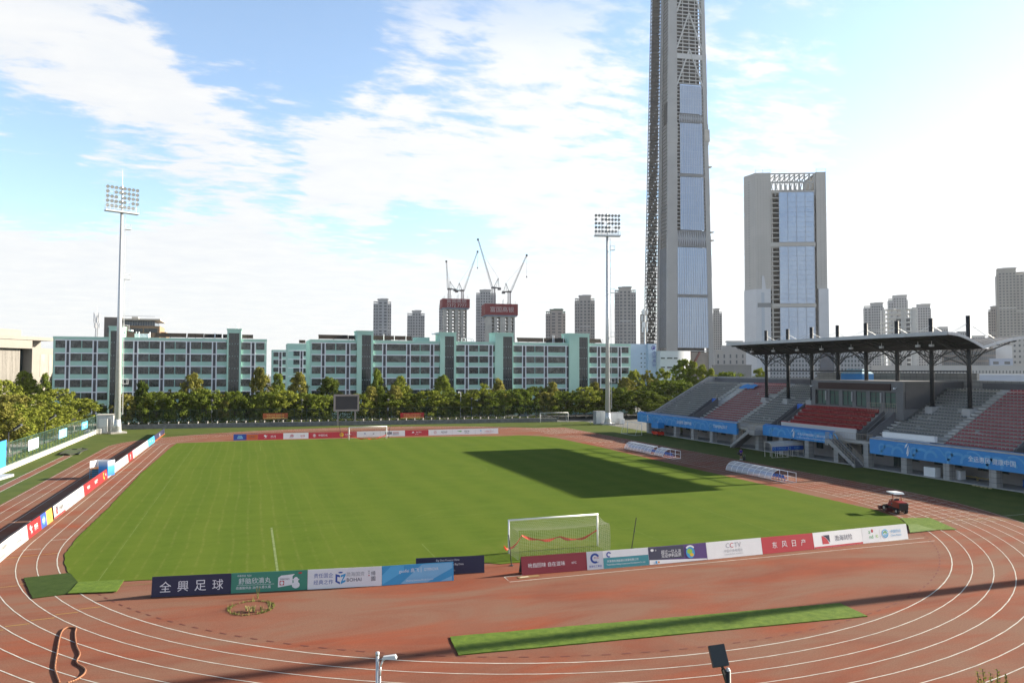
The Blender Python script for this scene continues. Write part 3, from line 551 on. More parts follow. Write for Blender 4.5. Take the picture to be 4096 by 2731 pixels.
# small practice goals at the far side
def small_goal(label, A, B, h, dep, net=True):
    A = Vector((A[0], A[1], 0)); B = Vector((B[0], B[1], 0)); d = B-A; w = d.length; rz = math.atan2(d.y, d.x); t = thing('practice_goal', label, 'goal', (A.x, A.y, .006), rz, 'practice goals beside the track')
    for x in (0, w): MB().tube((x, 0, 0), (x, 0, h), .055, n=8).build('post', WPOST, t, True)
    MB().tube((0, 0, h), (w, 0, h), .055, n=8).build('crossbar', WPOST, t, True)
    g = MB()
    for x in (0, w): g.tube((x, 0, h), (x, dep*.45, h-.05), .03).tube((x, dep*.45, h-.05), (x, dep, .03), .03).tube((x, 0, .03), (x, dep, .03), .03)
    g.tube((0, dep, .03), (w, dep, .03), .03); g.build('rear_frame', STEEL, t)
    if net:
        g = MB()
        for i in range(25): g.bar((w*i/24, dep*.45, h-.05), (w*i/24, dep, .03), .012)
        for j in range(9): z = (h-.05)*(1-j/8)+.03*j/8; yy = dep*(.45+.55*j/8); g.bar((0, yy, z), (w, yy, z), .012)
        g.build('net', NETM, t)
a = gnd(1241.5, 970); b_ = gnd(1305, 969); small_goal('white practice goal standing before the far wall near the right floodlight', (a.x, a.y), (b_.x, b_.y), 2.5, 1.6)
a = sx(2510, 1732); b_ = sx(2567, 1741); small_goal('bare white goal frame parked at the corner of the grandstand', (a.x, a.y), (b_.x, b_.y), 2.5, -1.6, False)
# benches with clear curved shelters
SEATB = paint(.03, .12, .42, .4); SHELL = clear('clear_plastic', (.78, .80, .82), .46, .25)
def dugout(label, y0, y1, x, open_, gap=None):
    """shell faces the pitch; it curves from the ground at x up to the top"""
    t = thing('team_bench', label, 'bench shelter', (x, y0, .018), 0, 'clear shelters beside the right straight'); L = y1-y0
    def prof(q): a_ = R(90)*q; return (1.35*(1-math.cos(a_)), 1.18*math.sin(a_))
    secs = [(0, L)] if not gap else [(0, gap[0]), (gap[1], L)]
    fr = MB()
    for (s0, s1) in secs:
        sh = MB()
        n = max(2, round((s1-s0)/1.15))
        for i in range(n):
            u0 = s0+(s1-s0)*i/n; u1 = s0+(s1-s0)*(i+1)/n
            for j in range(10):
                (xa, za), (xb, zb) = prof(j/10), prof((j+1)/10); sh.quad((xa, u0, za), (xa, u1, za), (xb, u1, zb), (xb, u0, zb))
        sh.build('shell', SHELL, t)
        for i in range(n+1):
            u = s0+(s1-s0)*i/n
            for j in range(10): (xa, za), (xb, zb) = prof(j/10), prof((j+1)/10); fr.bar((xa, u, za), (xb, u, zb), .05, .05)
        for q in (0, .5, 1): xa, za = prof(q); fr.bar((xa, s0, za+.025), (xa, s1, za+.025), .05, .05)
    fr.bar((0, -open_, .03), (0, L, .03), .05); fr.bar((1.35, -open_, .03), (1.35, L, .03), .05); fr.bar((1.35, -open_, 1.18), (1.35, 0, 1.18), .05); fr.bar((1.35, -open_, .6), (1.35, 0, .6), .04)
    for u in (-open_, -open_*.5): fr.bar((1.35, u, 0), (1.35, u, 1.2), .05); fr.bar((0, u, .03), (1.35, u, .03), .05)
    for q in range(int(L/1.2)+1): fr.bar((1.35, L*q/int(L/1.2), 0), (1.35, L*q/int(L/1.2), 1.2), .04)
    fr.build('frame', WHITE, t)
    k = int((L+open_*.6)/.55)
    for i in range(k):
        u = -open_*.6+.55*i+.25; g = MB(); g.box(.62, u-.21, .36, 1.02, u+.21, .41); g.add([(.61, u-.21, .41), (.61, u+.21, .41), (.56, u+.21, .78), (.56, u-.21, .78), (.57, u-.21, .41), (.57, u+.21, .41), (.52, u+.21, .78), (.52, u-.21, .78)], [(0, 1, 2, 3), (7, 6, 5, 4), (3, 2, 6, 7), (0, 3, 7, 4), (1, 5, 6, 2)]); g.bar((.85, u, 0), (.85, u, .36), .05); g.build('seat', SEATB, t)
    return t
a = sx(2496, 1794.5); b_ = sx(2653, 1827); c_ = sx(2698, 1826)
print('bench', a, b_, c_)
dugout('clear bench shelter with a missing bay, nearer the far end', b_.y, a.y, (a.x+b_.x)/2, 3.0, (2.6, 3.9))
a = sx(2900.6, 1880.2); b_ = sx(3087, 1918)
print('bench2', a, b_)
dugout('long clear bench shelter on the straight nearer the mower', b_.y, a.y, (a.x+b_.x)/2, 3.0)
# blue shelters by the stand
def frame_shelter(label, x, y0, y1, face, body, sub):
    t = thing('shelter', label, 'shelter', (x, y0, .01), R(90), 'blue fronted shelters at the grandstand'); L = y1-y0; fr = MB(); pr = [(0, 0), (0, 1.75), (.25, 2.15), (.8, 2.35), (1.7, 2.35)]
    n = 3
    for i in range(n+1):
        u = L*i/n
        for (p, q) in zip(pr, pr[1:]): fr.bar((p[0], u, p[1]), (q[0], u, q[1]), .06)
        fr.bar((1.7, u, 2.35), (1.7, u, 0), .06)
    for p in pr[1:]: fr.bar((p[0], 0, p[1]), (p[0], L, p[1]), .05)
    fr.bar((0, 0, .04), (0, L, .04), .05); fr.bar((0, 0, 1.05), (0, L, 1.05), .05); fr.build('frame', paint(.62, .58, .50), t)
    g = MB()
    for (p, q) in zip(pr[1:], pr[2:]): g.quad((p[0]-.02, 0, p[1]+.04), (q[0]-.02, 0, q[1]+.04), (q[0]-.02, L, q[1]+.04), (p[0]-.02, L, p[1]+.04))
    g.build('roof', SHELL, t); MB().box(-.06, .03, 1.06, -.035, L-.03, 1.72).build('banner', paint(.02, .10, .45), t)
    g = MB(); put_text(g, body, (-.066, L*.42, 1.45), (0, -1, 0), (0, 0, 1), .26); put_text(g, sub, (-.066, L*.42, 1.2), (0, -1, 0), (0, 0, 1), .1)
    n_ = 24; g.add([(-.066, L*.85+r*math.cos(2*math.pi*i/n_), 1.4+r*math.sin(2*math.pi*i/n_)) for r in (.16, .22) for i in range(n_)], [(i, (i+1) % n_, (i+1) % n_+n_, i+n_) for i in range(n_)]); g.build('lettering', LSKY, t)
a = sx(2900+1115/5.88, 1760+415/5.88); b_ = sx(2900+1500/5.88, 1760+400/5.88); c_ = sx(2900+1900/5.88, 1760+380/5.88); d_ = sx(2900+795/5.88, 1760+390/5.88)
print('shelter', a, b_, c_, d_)
frame_shelter('blue fronted shelter with a round crest standing out from the grandstand', 58.3, -3.4, -.3, 0, '天津师范大学', 'TIANJIN NORMAL UNIVERSITY')
frame_shelter('blue fronted shelter tucked against the grandstand pillar', 61.6, -3.0, .2, 0, '全运惠民', '健康中国')
# black trolley frame on the dark turf
t = thing('trolley', 'low dark metal trolley left on the turf by the grandstand', 'trolley', (gnd(1945, 1059).x, gnd(1945, 1059).y, .006), R(20))
MB().box(-.9, -.35, .25, .9, .35, .31).build('deck', paint(.07, .04, .04), t); g = MB()
for x in (-.7, .7):
    for y in (-.28, .28): g.tube((x, y-.03, .1), (x, y+.03, .1), .1, n=10)
g.build('wheels', BLACK, t); MB().bar((.9, -.3, .3), (1.0, -.3, .65), .04).bar((.9, .3, .3), (1.0, .3, .65), .04).bar((1.0, -.3, .65), (1.0, .3, .65), .04).build('handle', DARKM, t)
# mobile steps / commentary tower
p = gnd(205, 1098.5); q = gnd(247, 1098.5); print('podium', p, q)
t = thing('camera_podium', 'blue and white wheeled podium with orange deck behind the left boards', 'podium', (p.x, p.y, .018), math.atan2(q.y-p.y, q.x-p.x)); w = (q-p).length
BL = mat('podium_banner', (.03, .16, .55), .5, .2, .8); m = BL; nt = m.node_tree; b = nt.nodes['Principled BSDF']; tc = nt.nodes.new('ShaderNodeTexCoord'); sp_ = nt.nodes.new('ShaderNodeSeparateXYZ'); nt.links.new(tc.outputs['Object'], sp_.inputs[0]); mr = nt.nodes.new('ShaderNodeValToRGB'); mr.color_ramp.elements[0].color = (.02, .10, .45, 1); mr.color_ramp.elements[1].color = (.72, .76, .80, 1)
mr.color_ramp.elements.new(.62).color = (.05, .28, .62, 1); d3 = nt.nodes.new('ShaderNodeMath'); d3.operation = 'DIVIDE'; d3.inputs[1].default_value = 2.2; nt.links.new(sp_.outputs[2], d3.inputs[0]); nt.links.new(d3.outputs[0], mr.inputs[0]); nt.links.new(mr.outputs[0], b.inputs['Base Color'])
MB().box(w*.5, 0, 0.02, w, .03, 2.15).build('front_banner', BL, t); MB().box(w-.03, .03, .25, w, 1.7, 2.15).build('side_banner', BL, t)
MB().box(0, .04, 1.15, w*.5, 1.7, 1.22).build('deck', ORANGE, t); MB().box(0, .05, 1.22, .03, 1.7, 2.1).build('side_panel', WHITE, t); MB().box(.03, 1.67, 1.22, w-.03, 1.7, 2.15).build('rear_panel', WHITE, t)
g = MB()
for x in (0.03, w*.49):
    for y in (.04, 1.66): g.bar((x, y, 0), (x, y, 1.15), .06)
for z in (.12, .38, .64, .9): g.bar((0, .04, z), (w*.5, .04, z), .05)
g.build('frame', paint(.12, .30, .42), t); MB().quad((.06, .5, .05), (w*.48, .5, .05), (w*.48, .5, 1.1), (.06, .5, 1.1)).build('inner_panel', paint(.05, .14, .22), t)
# artificial turf mats laid over the track
MATG = mat('mat_grass', (.135, .20, .026), .8, .45, 2.2, .8, col2=(.07, .125, .014), spec=.15, detail=10, bscale=45); MATD = mat('mat_grass_dark', (.050, .080, .020), .9, .4, 1.4, .6, col2=(.032, .058, .014), detail=9, bscale=45, spec=.08); MATL = mat('mat_grass_pale', (.19, .24, .08), .8, .4, 2.2, .7, col2=(.10, .17, .04), spec=.15, detail=9, bscale=45)
def turfmat(label, pts, m, z=.022, th=.04):
    pts = [(p.x, p.y) for p in pts]; c = [sum(p[i] for p in pts)/len(pts) for i in (0, 1)]; A_ = sum(a[0]*b[1]-b[0]*a[1] for a, b in zip(pts, pts[1:]+pts[:1])); pts = pts if A_ > 0 else pts[::-1]
    q = []
    for a, b in zip(pts, pts[1:]+pts[:1]):
        n = max(1, int(math.dist(a, b)/.35))
        for i in range(n): q.append((a[0]+(b[0]-a[0])*i/n-c[0]+RND.uniform(-.02, .02), a[1]+(b[1]-a[1])*i/n-c[1]+RND.uniform(-.02, .02)))
    o = MB().prism(q, 0, th).build('turf_mat', m, loc=(c[0], c[1], z)); o['label'] = label; o['category'] = 'turf mat'; o['group'] = 'strips of artificial turf laid on the track'; return o
def zz(x, y, ox, oy): return sx(ox+x/2.296, oy+y/2.296)
turfmat('dark green turf mat across the inner lanes at the left corner', [zz(*p, 0, 2048) for p in ((215, 608), (640, 562), (720, 650), (620, 755), (298, 795))], MATD)
turfmat('pale green turf mat joining the left corner of the pitch to the track', [zz(*p, 0, 2048) for p in ((722, 652), (1140, 632), (1070, 740), (622, 757))], MATG, .066)
turfmat('green turf mat across the inner lanes below the mower', [zz(*p, 3072, 1800) for p in ((1215, 627), (1490, 625), (1735, 732), (1520, 735), (1360, 685), (1285, 688))], MATG)
turfmat('pale turf mat at the right corner of the pitch beside the last board', [zz(*p, 3072, 1800) for p in ((1285, 690), (1360, 687), (1545, 740), (1305, 765))], MATL, .066)
st = [zz(1778, 1150, 1024, 2048), zz(1858, 1318, 1024, 2048), zz(915, 960, 3072, 2048), zz(660, 840, 3072, 2048)]
turfmat('long bright green turf strip lying on the red infield in front', st, MATG, .014, .05)
# turf cover on the jumping pit
pp = [zz(*p, 0, 1650) for p in ((545, 392), (575, 372), (610, 355), (660, 343), (700, 347), (760, 338), (802, 342), (770, 352), (745, 372), (725, 388), (690, 385), (640, 394), (600, 390))]
o = turfmat('wrinkled dark turf cover over the jumping pit on the left', pp, mat('pit_cover', (.075, .10, .035), .9, .5, 2.5, .9, col2=(.04, .055, .02)), .02, .12); o['group'] = 'covers beside the runway'
g = MB(); c_ = [(p.x+.08*math.sin(i*2.1), p.y, .17+.05*math.sin(i*1.7)) for i, p in enumerate(pp)]; g.path(c_+c_[:1], .09, 6); o = g.build('rolled_edge', mat('rubber_edge', (.03, .03, .028), .8, .3, 3)); o['label'] = 'black rolled edge lying round the turf cover of the jumping pit'; o['category'] = 'edging'
# concrete slab at the left picture edge
sp2 = [zz(*p, 0, 1650) for p in ((-150, 585), (118, 582), (118, 595), (-150, 720))]
t = MB().prism([(-54.2, 3.4), (-51.0, 7.2), (-50.4, 11.2), (-50.6, 11.6), (-52.3, 11.6), (-54.2, 11.6)][::1], 0, .28).build('concrete_slab', paint(.36, .36, .35, .8), loc=(0, 0, .006)); t['label'] = 'pale concrete slab on the turf at the left edge'; t['category'] = 'slab'
# hose on the track
hp = [(545, 1568), (520, 1500), (505, 1430), (525, 1290), (545, 1170), (570, 1100), (610, 1068), (660, 1062), (698, 1070), (690, 1110), (692, 1170), (705, 1240), (733, 1310), (705, 1370), (715, 1400), (765, 1430), (785, 1460), (765, 1500), (700, 1545), (620, 1575)]
pts = [zz(x, y, 0, 2048) for x, y in hp]
def smooth(pts, k=4):
    o = []
    for i in range(len(pts)-1):
        p0, p1, p2, p3 = pts[max(0, i-1)], pts[i], pts[i+1], pts[min(len(pts)-1, i+2)]
        for j in range(k):
            t_ = j/k; o.append(.5*((2*p1)+(p2-p0)*t_+(2*p0-5*p1+4*p2-p3)*t_**2+(3*p1-p0-3*p2+p3)*t_**3))
    return o+[pts[-1]]
o = MB().path([p+Vector((0, 0, .055)) for p in smooth(pts)], .042, 8).build('hose', mat('hose_canvas', (.32, .14, .07), .6, .3, 5), smooth=True); o['label'] = 'brown hose lying in a long loop over the near left lanes'; o['category'] = 'hose'
# ring of weeds round the throwing circle
g = MB(); c0 = zz(2280, 880, 0, 2048); e1 = zz(2090, 905, 0, 2048); rx = 1.05
rw = random.Random(5); cc = gnd(577, 1396); rad = (gnd(627, 1396)-gnd(527, 1396)).length/2
for i in range(1500):
    a_ = rw.uniform(0, 2*math.pi); k = .25+.75*max(0, math.sin(a_*2.3+1)*.6+.5*math.sin(a_*5)+.3)
    if rw.random() > k: continue
    r_ = rad*rw.gauss(.97, .035); h_ = rw.uniform(.03, .13)*(1+1.6*(rw.random() < .10)); x, y = cc.x+r_*math.cos(a_), cc.y+r_*math.sin(a_)*1.05; d = rw.uniform(0, 6.28); w_ = .022
    g.add([(x-w_*math.cos(d), y-w_*math.sin(d), .012), (x+w_*math.cos(d), y+w_*math.sin(d), .012), (x+rw.uniform(-.06, .06), y+rw.uniform(-.06, .06), h_)], [(0, 1, 2)])
o = g.build('weed_ring', mat('weeds', (.20, .19, .045), .9, .4, 4, col2=(.10, .12, .03))); o['label'] = 'ring of yellowish weeds growing round the throwing circle'; o['category'] = 'weeds'
# tall stalks
g = MB()
for (px, py, h_) in ((592, 1374, .75), (575, 1404, .35), (583, 1405, .4), (601, 1404, .35), (618, 1398, .45), (567, 1402, .3)):
    b_ = gnd(px, py)
    for i in range(14):
        d = rw.uniform(0, 6.28); g.bar((b_.x+rw.uniform(-.04, .04), b_.y+rw.uniform(-.04, .04), .012), (b_.x+.1*math.cos(d), b_.y+.1*math.sin(d), h_*rw.uniform(.6, 1)), .018)
o = g.build('weed_stalks', mat('stalks', (.30, .28, .10), .9, .3, 4)); o['label'] = 'few tall dry stalks standing on the throwing circle'; o['category'] = 'weeds'
# drain lid
p = gnd(1214, 1324.5); t = thing('drain_cover', 'open brass coloured drain lid beside the dark red board', 'drain', (p.x, p.y, .012), R(3)); MB().box(-.75, -.2, 0, .75, .2, .025).build('lid', paint(.26, .17, .08), t); MB().box(-.62, -.12, .027, .0, .1, .035).build('grating', paint(.55, .5, .36), t)
# ------------------------------------------------------------------ grandstand
SX0, SYN, SYF = 60.4, -58.0, 44.6                    # front plane and ends of the stand
ROWD, ROWH, NR_ = .69, .39, 19
def rx(i): return 61.75+ROWD*i
def rz_(i): return 3.62+ROWH*i
CTIER = mat('tier_concrete', (.46, .455, .45), .85, .25, .5, .15, col2=(.36, .355, .35)); CDARK = mat('stand_dark_wall', (.14, .14, .15), .85, .2, .5); TILE = mat('stone_tile', (.33, .32, .31), .7, .15, .8)
m_ = TILE; nt = m_.node_tree; b = nt.nodes['Principled BSDF']; tc = nt.nodes.new('ShaderNodeTexCoord'); bk = nt.nodes.new('ShaderNodeTexBrick'); bk.offset = .0; bk.inputs['Scale'].default_value = 1; bk.inputs['Brick Width'].default_value = 1.2; bk.inputs['Row Height'].default_value = .6; bk.inputs['Mortar Size'].default_value = .025
mp = nt.nodes.new('ShaderNodeMapping'); mp.inputs['Rotation'].default_value = (R(90), 0, 0); sp_ = nt.nodes.new('ShaderNodeSeparateXYZ'); cb_ = nt.nodes.new('ShaderNodeCombineXYZ'); ad = nt.nodes.new('ShaderNodeMath'); nt.links.new(tc.outputs['Object'], sp_.inputs[0]); nt.links.new(sp_.outputs[0], ad.inputs[0]); nt.links.new(sp_.outputs[1], ad.inputs[1]); nt.links.new(ad.outputs[0], cb_.inputs[0]); nt.links.new(sp_.outputs[2], cb_.inputs[1]); nt.links.new(cb_.outputs[0], bk.inputs[0])
bk.inputs['Color1'].default_value = (.34, .33, .32, 1); bk.inputs['Color2'].default_value = (.30, .295, .29, 1); bk.inputs['Mortar'].default_value = (.15, .15, .15, 1); nt.links.new(bk.outputs[0], b.inputs['Base Color'])
GLASSD = glassy('dark_glass', (.03, .05, .055), .1, .7); FRAMED = paint(.07, .075, .08)
ST = thing('grandstand', 'grey open grandstand with red and grey seat blocks under a dark winged roof', 'grandstand', (0, 0, 0))
VOM = [(28.0, 29.6), (2.9, 4.5), (-16.4, -14.6), (-40.0, -38.4)]
VX1 = 66.8
# stepped body in y strips, leaving the gangways open
strips_ = []; y = SYF-.5
cuts = sorted([v for a in VOM for v in a], reverse=True)
for hi, lo in zip([SYF-.5]+cuts[1::2], cuts[0::2]): strips_.append((lo, hi, False))
strips_.append((SYN, cuts[-1], False)); strips_ += [(a, b_, True) for a, b_ in VOM]
g = MB()
for lo, hi, vom in strips_:
    for i in range(NR_):
        x0, x1 = rx(i), rx(i+1)
        if vom and x1 <= VX1+.1: continue
        zb = rz_(i)-.9 if i else 3.3
        g.box(x0, lo, max(2.9, rz_(i)-1.3), x1+(.02 if i < NR_-1 else 0), hi, rz_(i)+.001*(i % 2))
    if vom: g.box(61.0, lo, 3.3, VX1, hi, 3.62)
g.box(rx(NR_), SYN, 9.6, 78.2, SYF-.5, rz_(NR_)); g.box(SX0+.35, SYN, 3.2, 61.75, SYF-.5, 3.55); g.build('tiers', CTIER, ST)
# stair aisles
for ya in (30.2, 27.2, 15.1, 5.2, -17.1, -27.1, -37.6, -40.7, -50):
    g = MB()
    for i in range(NR_*2-1):
        x0 = rx(0)+ROWD*i/2; 
        if i % 2 == 0: g.box(x0-.36, ya-.55, rz_(i//2)+.003, x0-.012, ya+.55, rz_(i//2)-ROWH/2+.002)
    g.build('aisle_steps', mat('aisle_concrete', (.50, .50, .49), .85, .2, 1), ST)
for (a, b_) in VOM:
    g = MB()
    for yy in (a-.18, b_):
        v = [(61.2, 3.62), (VX1+.3, 3.62), (VX1+.3, 8.1), (62.0, 4.95), (61.2, 4.6)]
        n = len(v); g.add([(x, yy, z) for x, z in v]+[(x, yy+.18, z) for x, z in v], [tuple(range(n)), tuple(range(2*n-1, n-1, -1))]+[(i, i+n, (i+1) % n+n, (i+1) % n) for i in range(n)])
    g.build('gangway_wall', CDARK, ST); MB().box(VX1+.02, a, 6.75, VX1+.14, b_, 7.95).build('gangway_sign', paint(.03, .14, .55), ST); MB().box(VX1, a, 3.62, VX1+.1, b_, 6.7).build('gangway_opening', paint(.02, .02, .022), ST)
    g = MB(); g.tube((61.3, a-.09, 5.1), (VX1, a-.09, 8.85), .025, n=6).tube((61.3, a-.09, 4.6), (61.3, a-.09, 5.1), .025, n=6).tube((VX1, a-.09, 8.0), (VX1, a-.09, 8.85), .025, n=6); g.build('handrail', GREYM, ST)
# ends, rear wall, parapets
for yy in (SYF-.5, SYN-.5):
    g = MB()
    v = [(SX0, 0), (78.2, 0), (78.2, 12.25), (76.2, 12.25), (62.2, 4.75), (SX0, 4.4)]; n = len(v)
    g.add([(x, yy, z) for x, z in v]+[(x, yy+.5, z) for x, z in v], [tuple(range(n)), tuple(range(2*n-1, n-1, -1))]+[(i, i+n, (i+1) % n+n, (i+1) % n) for i in range(n)])
    g.build('end_wall', TILE, ST)
MB().box(78.2, SYN-.5, 0, 78.7, SYF, 12.25).box(78.15, -20.2, 12.27, 78.65, 12.4, 13.3).build('rear_wall', TILE, ST)
MB().box(77.6, SYN, 11.05, 78.18, -21.5, 11.9).box(77.6, 13.5, 11.05, 78.18, SYF-.5, 11.9).build('rear_lower_wall', CDARK, ST)
MB().box(78.05, -33.5, 11.2, 78.18, -32.4, 12.0).build('rear_door', paint(.40, .36, .28), ST)
# front: pillars, deck edge, recess wall with windows and doors
PY = [44.0, 38.6, 32.9, 26.5, 20.2, 12.9, 6.7, .6, -5.4, -11.6, -17.3, -23.8, -30.2, -36.4, -42.7, -49, -55.2]
for i, yy in enumerate(PY): MB().box(SX0-.25, yy-.45, 0, SX0+.75, yy+.45, 3.35).build('pillar', TILE, ST)
g = MB(); g.box(64.2, SYN, 0, 64.5, SYF-.5, 3.3); g.build('recess_wall', mat('recess_plaster', (.26, .25, .25), .85, .15, .4), ST); MB().box(SX0-.3, SYN, 0.002, 64.2, SYF-.5, .13).build('plinth', mat('plinth_paving', (.33, .33, .33), .8, .2, 1), ST)
MB().box(64.0, SYN, 3.22, 78.2, SYF-.5, 3.30).build('deck_slab', CDARK, ST)
MB().box(SX0-.3, 12.1, 3.35, SX0+.3, SYF, 4.35).box(SX0-.3, -11.2, 3.35, SX0+.3, 5, 4.35).box(SX0-.3, SYN, 3.35, SX0+.3, -18.1, 4.35).box(SX0+.31, SYN, 3.2, SX0+.5, SYF-.5, 3.6).build('front_parapet', CONC, ST)
for i in range(len(PY)-1):
    a, b_ = PY[i+1], PY[i]; c = (a+b_)/2
    for dy in (-1.4, 1.3): 
        if i % 3 == 1 and dy > 0: continue
        w_ = MB().box(64.13, c+dy-.7, 1.25, 64.19, c+dy+.7, 2.7).build('window', FRAMED, ST); MB().box(64.10, c+dy-.62, 1.32, 64.125, c+dy-.03, 2.62).box(64.10, c+dy+.03, 1.32, 64.125, c+dy+.62, 2.62).build('pane', GLASSD, w_)
    if i % 3 == 1: d_ = MB().box(64.1, c+.6, .13, 64.19, c+2.2, 2.6).build('door', FRAMED, ST); MB().box(64.07, c+.7, .3, 64.095, c+1.35, 2.5).box(64.07, c+1.45, .3, 64.095, c+2.1, 2.5).build('pane', GLASSD, d_)
# stairs from the turf to the deck
for (yb, yt, s, nm) in ((11.9, 6.6, 1, 'a'), (-16.9, -11.9, -1, 'b')):
    n = 20; g = MB()
    for i in range(n):
        y0 = yb+(yt-yb)*i/n; y1 = yb+(yt-yb)*(i+1)/n; z = 3.55*(i+1)/n; g.box(SX0-1.75, y0, max(0, z-.45), SX0-.36, y1, z)
    g.build('stair_steps', CDARK, ST); g = MB(); dz = 3.55
    for x in (SX0-1.95, SX0-.34):
        g.hexa([(x, yb, 0), (x+.2, yb, 0), (x+.2, yt, dz-.55), (x, yt, dz-.55), (x, yb, .45), (x+.2, yb, .45), (x+.2, yt, dz+.2), (x, yt, dz+.2)] if s < 0 else [(x, yt, dz-.55), (x+.2, yt, dz-.55), (x+.2, yb, 0), (x, yb, 0), (x, yt, dz+.2), (x+.2, yt, dz+.2), (x+.2, yb, .45), (x, yb, .45)])
    g.build('stair_string', TILE, ST); e = yt-.01 if s > 0 else yt+.01; ye = 5.05 if s > 0 else -11.25
    MB().box(SX0-1.95, min(e, ye), 2.7, SX0-.31, max(e, ye), 3.56).build('stair_landing', TILE, ST)
    g = MB(); RAIL = paint(.42, .36, .28)
    for x in (SX0-1.85, SX0-.3):
        for hh in (.55, 1.0): g.tube((x, yb, .45+hh-.2), (x, yt, 3.75+hh-.2), .025, n=6)
        for i in range(9): t = i/8; g.tube((x, yb+(yt-yb)*t, .4+3.3*t), (x, yb+(yt-yb)*t, 1.25+3.3*t), .018, n=6)
    g.tube((SX0-1.85, yt, 4.55), (SX0-1.85, ye, 4.55), .025, n=6).tube((SX0-1.85, ye, 4.55), (SX0+.2, ye, 4.55), .025, n=6)
    for i in range(8): q = yt+(ye-yt)*i/7; g.tube((SX0-1.85, q, 3.5), (SX0-1.85, q, 4.55), .015, n=5)
    g.build('stair_rail', RAIL, ST)
    g = MB(); a, b_ = (yb, ye) if s > 0 else (ye, yb+(-1.2)); k = int(abs(b_-a)/.3)
    for i in range(k+1): q = a+(b_-a)*i/k; g.tube((SX0+.25, q, 3.6), (SX0+.25, q, 4.6), .015, n=5)
    g.tube((SX0+.25, a, 4.6), (SX0+.25, b_, 4.6), .025, n=6); g.build('deck_rail', RAIL, ST)
# seats: shell with a low back; the nearest hundred one by one, the rest in blocks
RSEAT = mat('red_seat', (.31, .060, .075), .45, .25, 2); GSEAT = mat('grey_seat', (.15, .16, .16), .5, .25, 2)
def seat_mesh(g, x, y, z, m=0, k=1.0):
    g.box(x+.18, y-.20*k, z+.30, x+.52, y+.20*k, z+.35, m); g.add([(x+.50, y-.2*k, z+.35), (x+.50, y+.2*k, z+.35), (x+.56, y+.17*k, z+.52), (x+.56, y-.17*k, z+.52), (x+.54, y-.2*k, z+.34), (x+.54, y+.2*k, z+.34), (x+.60, y+.17*k, z+.51), (x+.60, y-.17*k, z+.51)], [(0, 3, 2, 1), (4, 5, 6, 7), (3, 7, 6, 2), (0, 4, 7, 3), (1, 2, 6, 5)], m)
VSEAT = mat('honour_red_seat', (.25, .014, .020), .45, .25, 2)
BLOCKS = [(30.9, 43.6, GSEAT, 0), (15.8, 26.5, RSEAT, 0), (5.9, 14.4, GSEAT, 0), (-26.4, -17.8, GSEAT, 0), (-36.9, -27.8, RSEAT, 0), (-49.3, -41.4, GSEAT, 0), (-57, -50.6, RSEAT, 0)]
allseats = []
for lo, hi, m, f0 in BLOCKS:
    n = int((hi-lo)/.5)
    for i in range(1, NR_):
        if m is GSEAT and -27 < lo < -17 and i < 3: continue
        for j in range(n):
            y = lo+(hi-lo)*(j+.5)/n
            if abs(y-16.4) < .7 and 11 <= i <= 13: continue
            if RND.random() < .012: continue
            if min(abs(y-c) for c in (16.4, 10.4, -20.0, -25.9)) < .9 and 10 <= i <= 12: continue
            allseats.append((rx(i), y, rz_(i), m, 1.0))
for i in range(1, 6):
    for j in range(28):
        y = -13.6+15.6*(j+.5)/28; allseats.append((61.9+.78*i, y, 4.05+.6*i, VSEAT, 1.1))
allseats.sort(key=lambda q: ((q[0]-CAM.x)**2+(q[1]-CAM.y)**2) if q[1] > -45.5 else 1e9)
sm = {}
for q in allseats[:100]:
    k = id(q[3])
    if k not in sm: g = MB(); seat_mesh(g, 0, 0, 0); o = g.build('seat', q[3], ST, loc=q[:3]); sm[k] = o
    else: o = link_copy(sm[k], ST); o.location = q[:3]
for m in (RSEAT, GSEAT, VSEAT):
    g = MB()
    for q in allseats[100:]:
        if q[3] is not m: continue
        if m is VSEAT: x, y, z = q[:3]; g.box(x+.15, y-.25, z+.32, x+.6, y+.25, z+.42).box(x+.57, y-.25, z+.421, x+.66, y+.25, z+.86)
        else: seat_mesh(g, *q[:3], 0, q[4])
    g.build('seat_rows', m, ST, kind='stuff')
# honour block in the middle
g = MB()
for i in range(6): g.box(61.9+.78*i, -14.55, 3.3, 62.68+.78*i+(.02 if i < 5 else 0), 2.85, 4.05+.6*i-.002)
g.build('honour_steps', CTIER, ST); MB().box(61.75, -13.9, 3.6, 61.9, 2.4, 5.15).build('honour_front_wall', paint(.52, .52, .53), ST); MB().box(61.7, -13.95, 5.152, 61.95, 2.45, 5.22).build('honour_front_cap', RED, ST)
BX = 66.45
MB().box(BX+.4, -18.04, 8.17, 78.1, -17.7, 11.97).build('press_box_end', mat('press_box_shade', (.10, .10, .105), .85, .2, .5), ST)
MB().box(BX, -18.0, 6.5, 78.1, .5, 8.15).box(BX+.002, -17.99, 8.16, BX+.3, -17.4, 12.0).box(BX+.004, -.3, 8.16, BX+.3, .49, 12.0).box(BX-.02, -18.05, 10.55, BX+.32, .55, 12.1).box(BX+.4, .25, 8.17, 78.1, .48, 12.0).box(BX+.33, -18.03, 11.98, 78.1, .5, 12.14).box(BX+1.6, -17.6, 8.18, BX+1.7, .2, 11.9).build('press_box', mat('press_box_wall', (.17, .17, .175), .8, .15, .6), ST)
MB().box(BX-.16, -15.9, 10.75, BX-.03, -1.2, 11.75).build('display_strip', mat('led_strip', (.035, .012, .012), .5, .2, 8), ST)
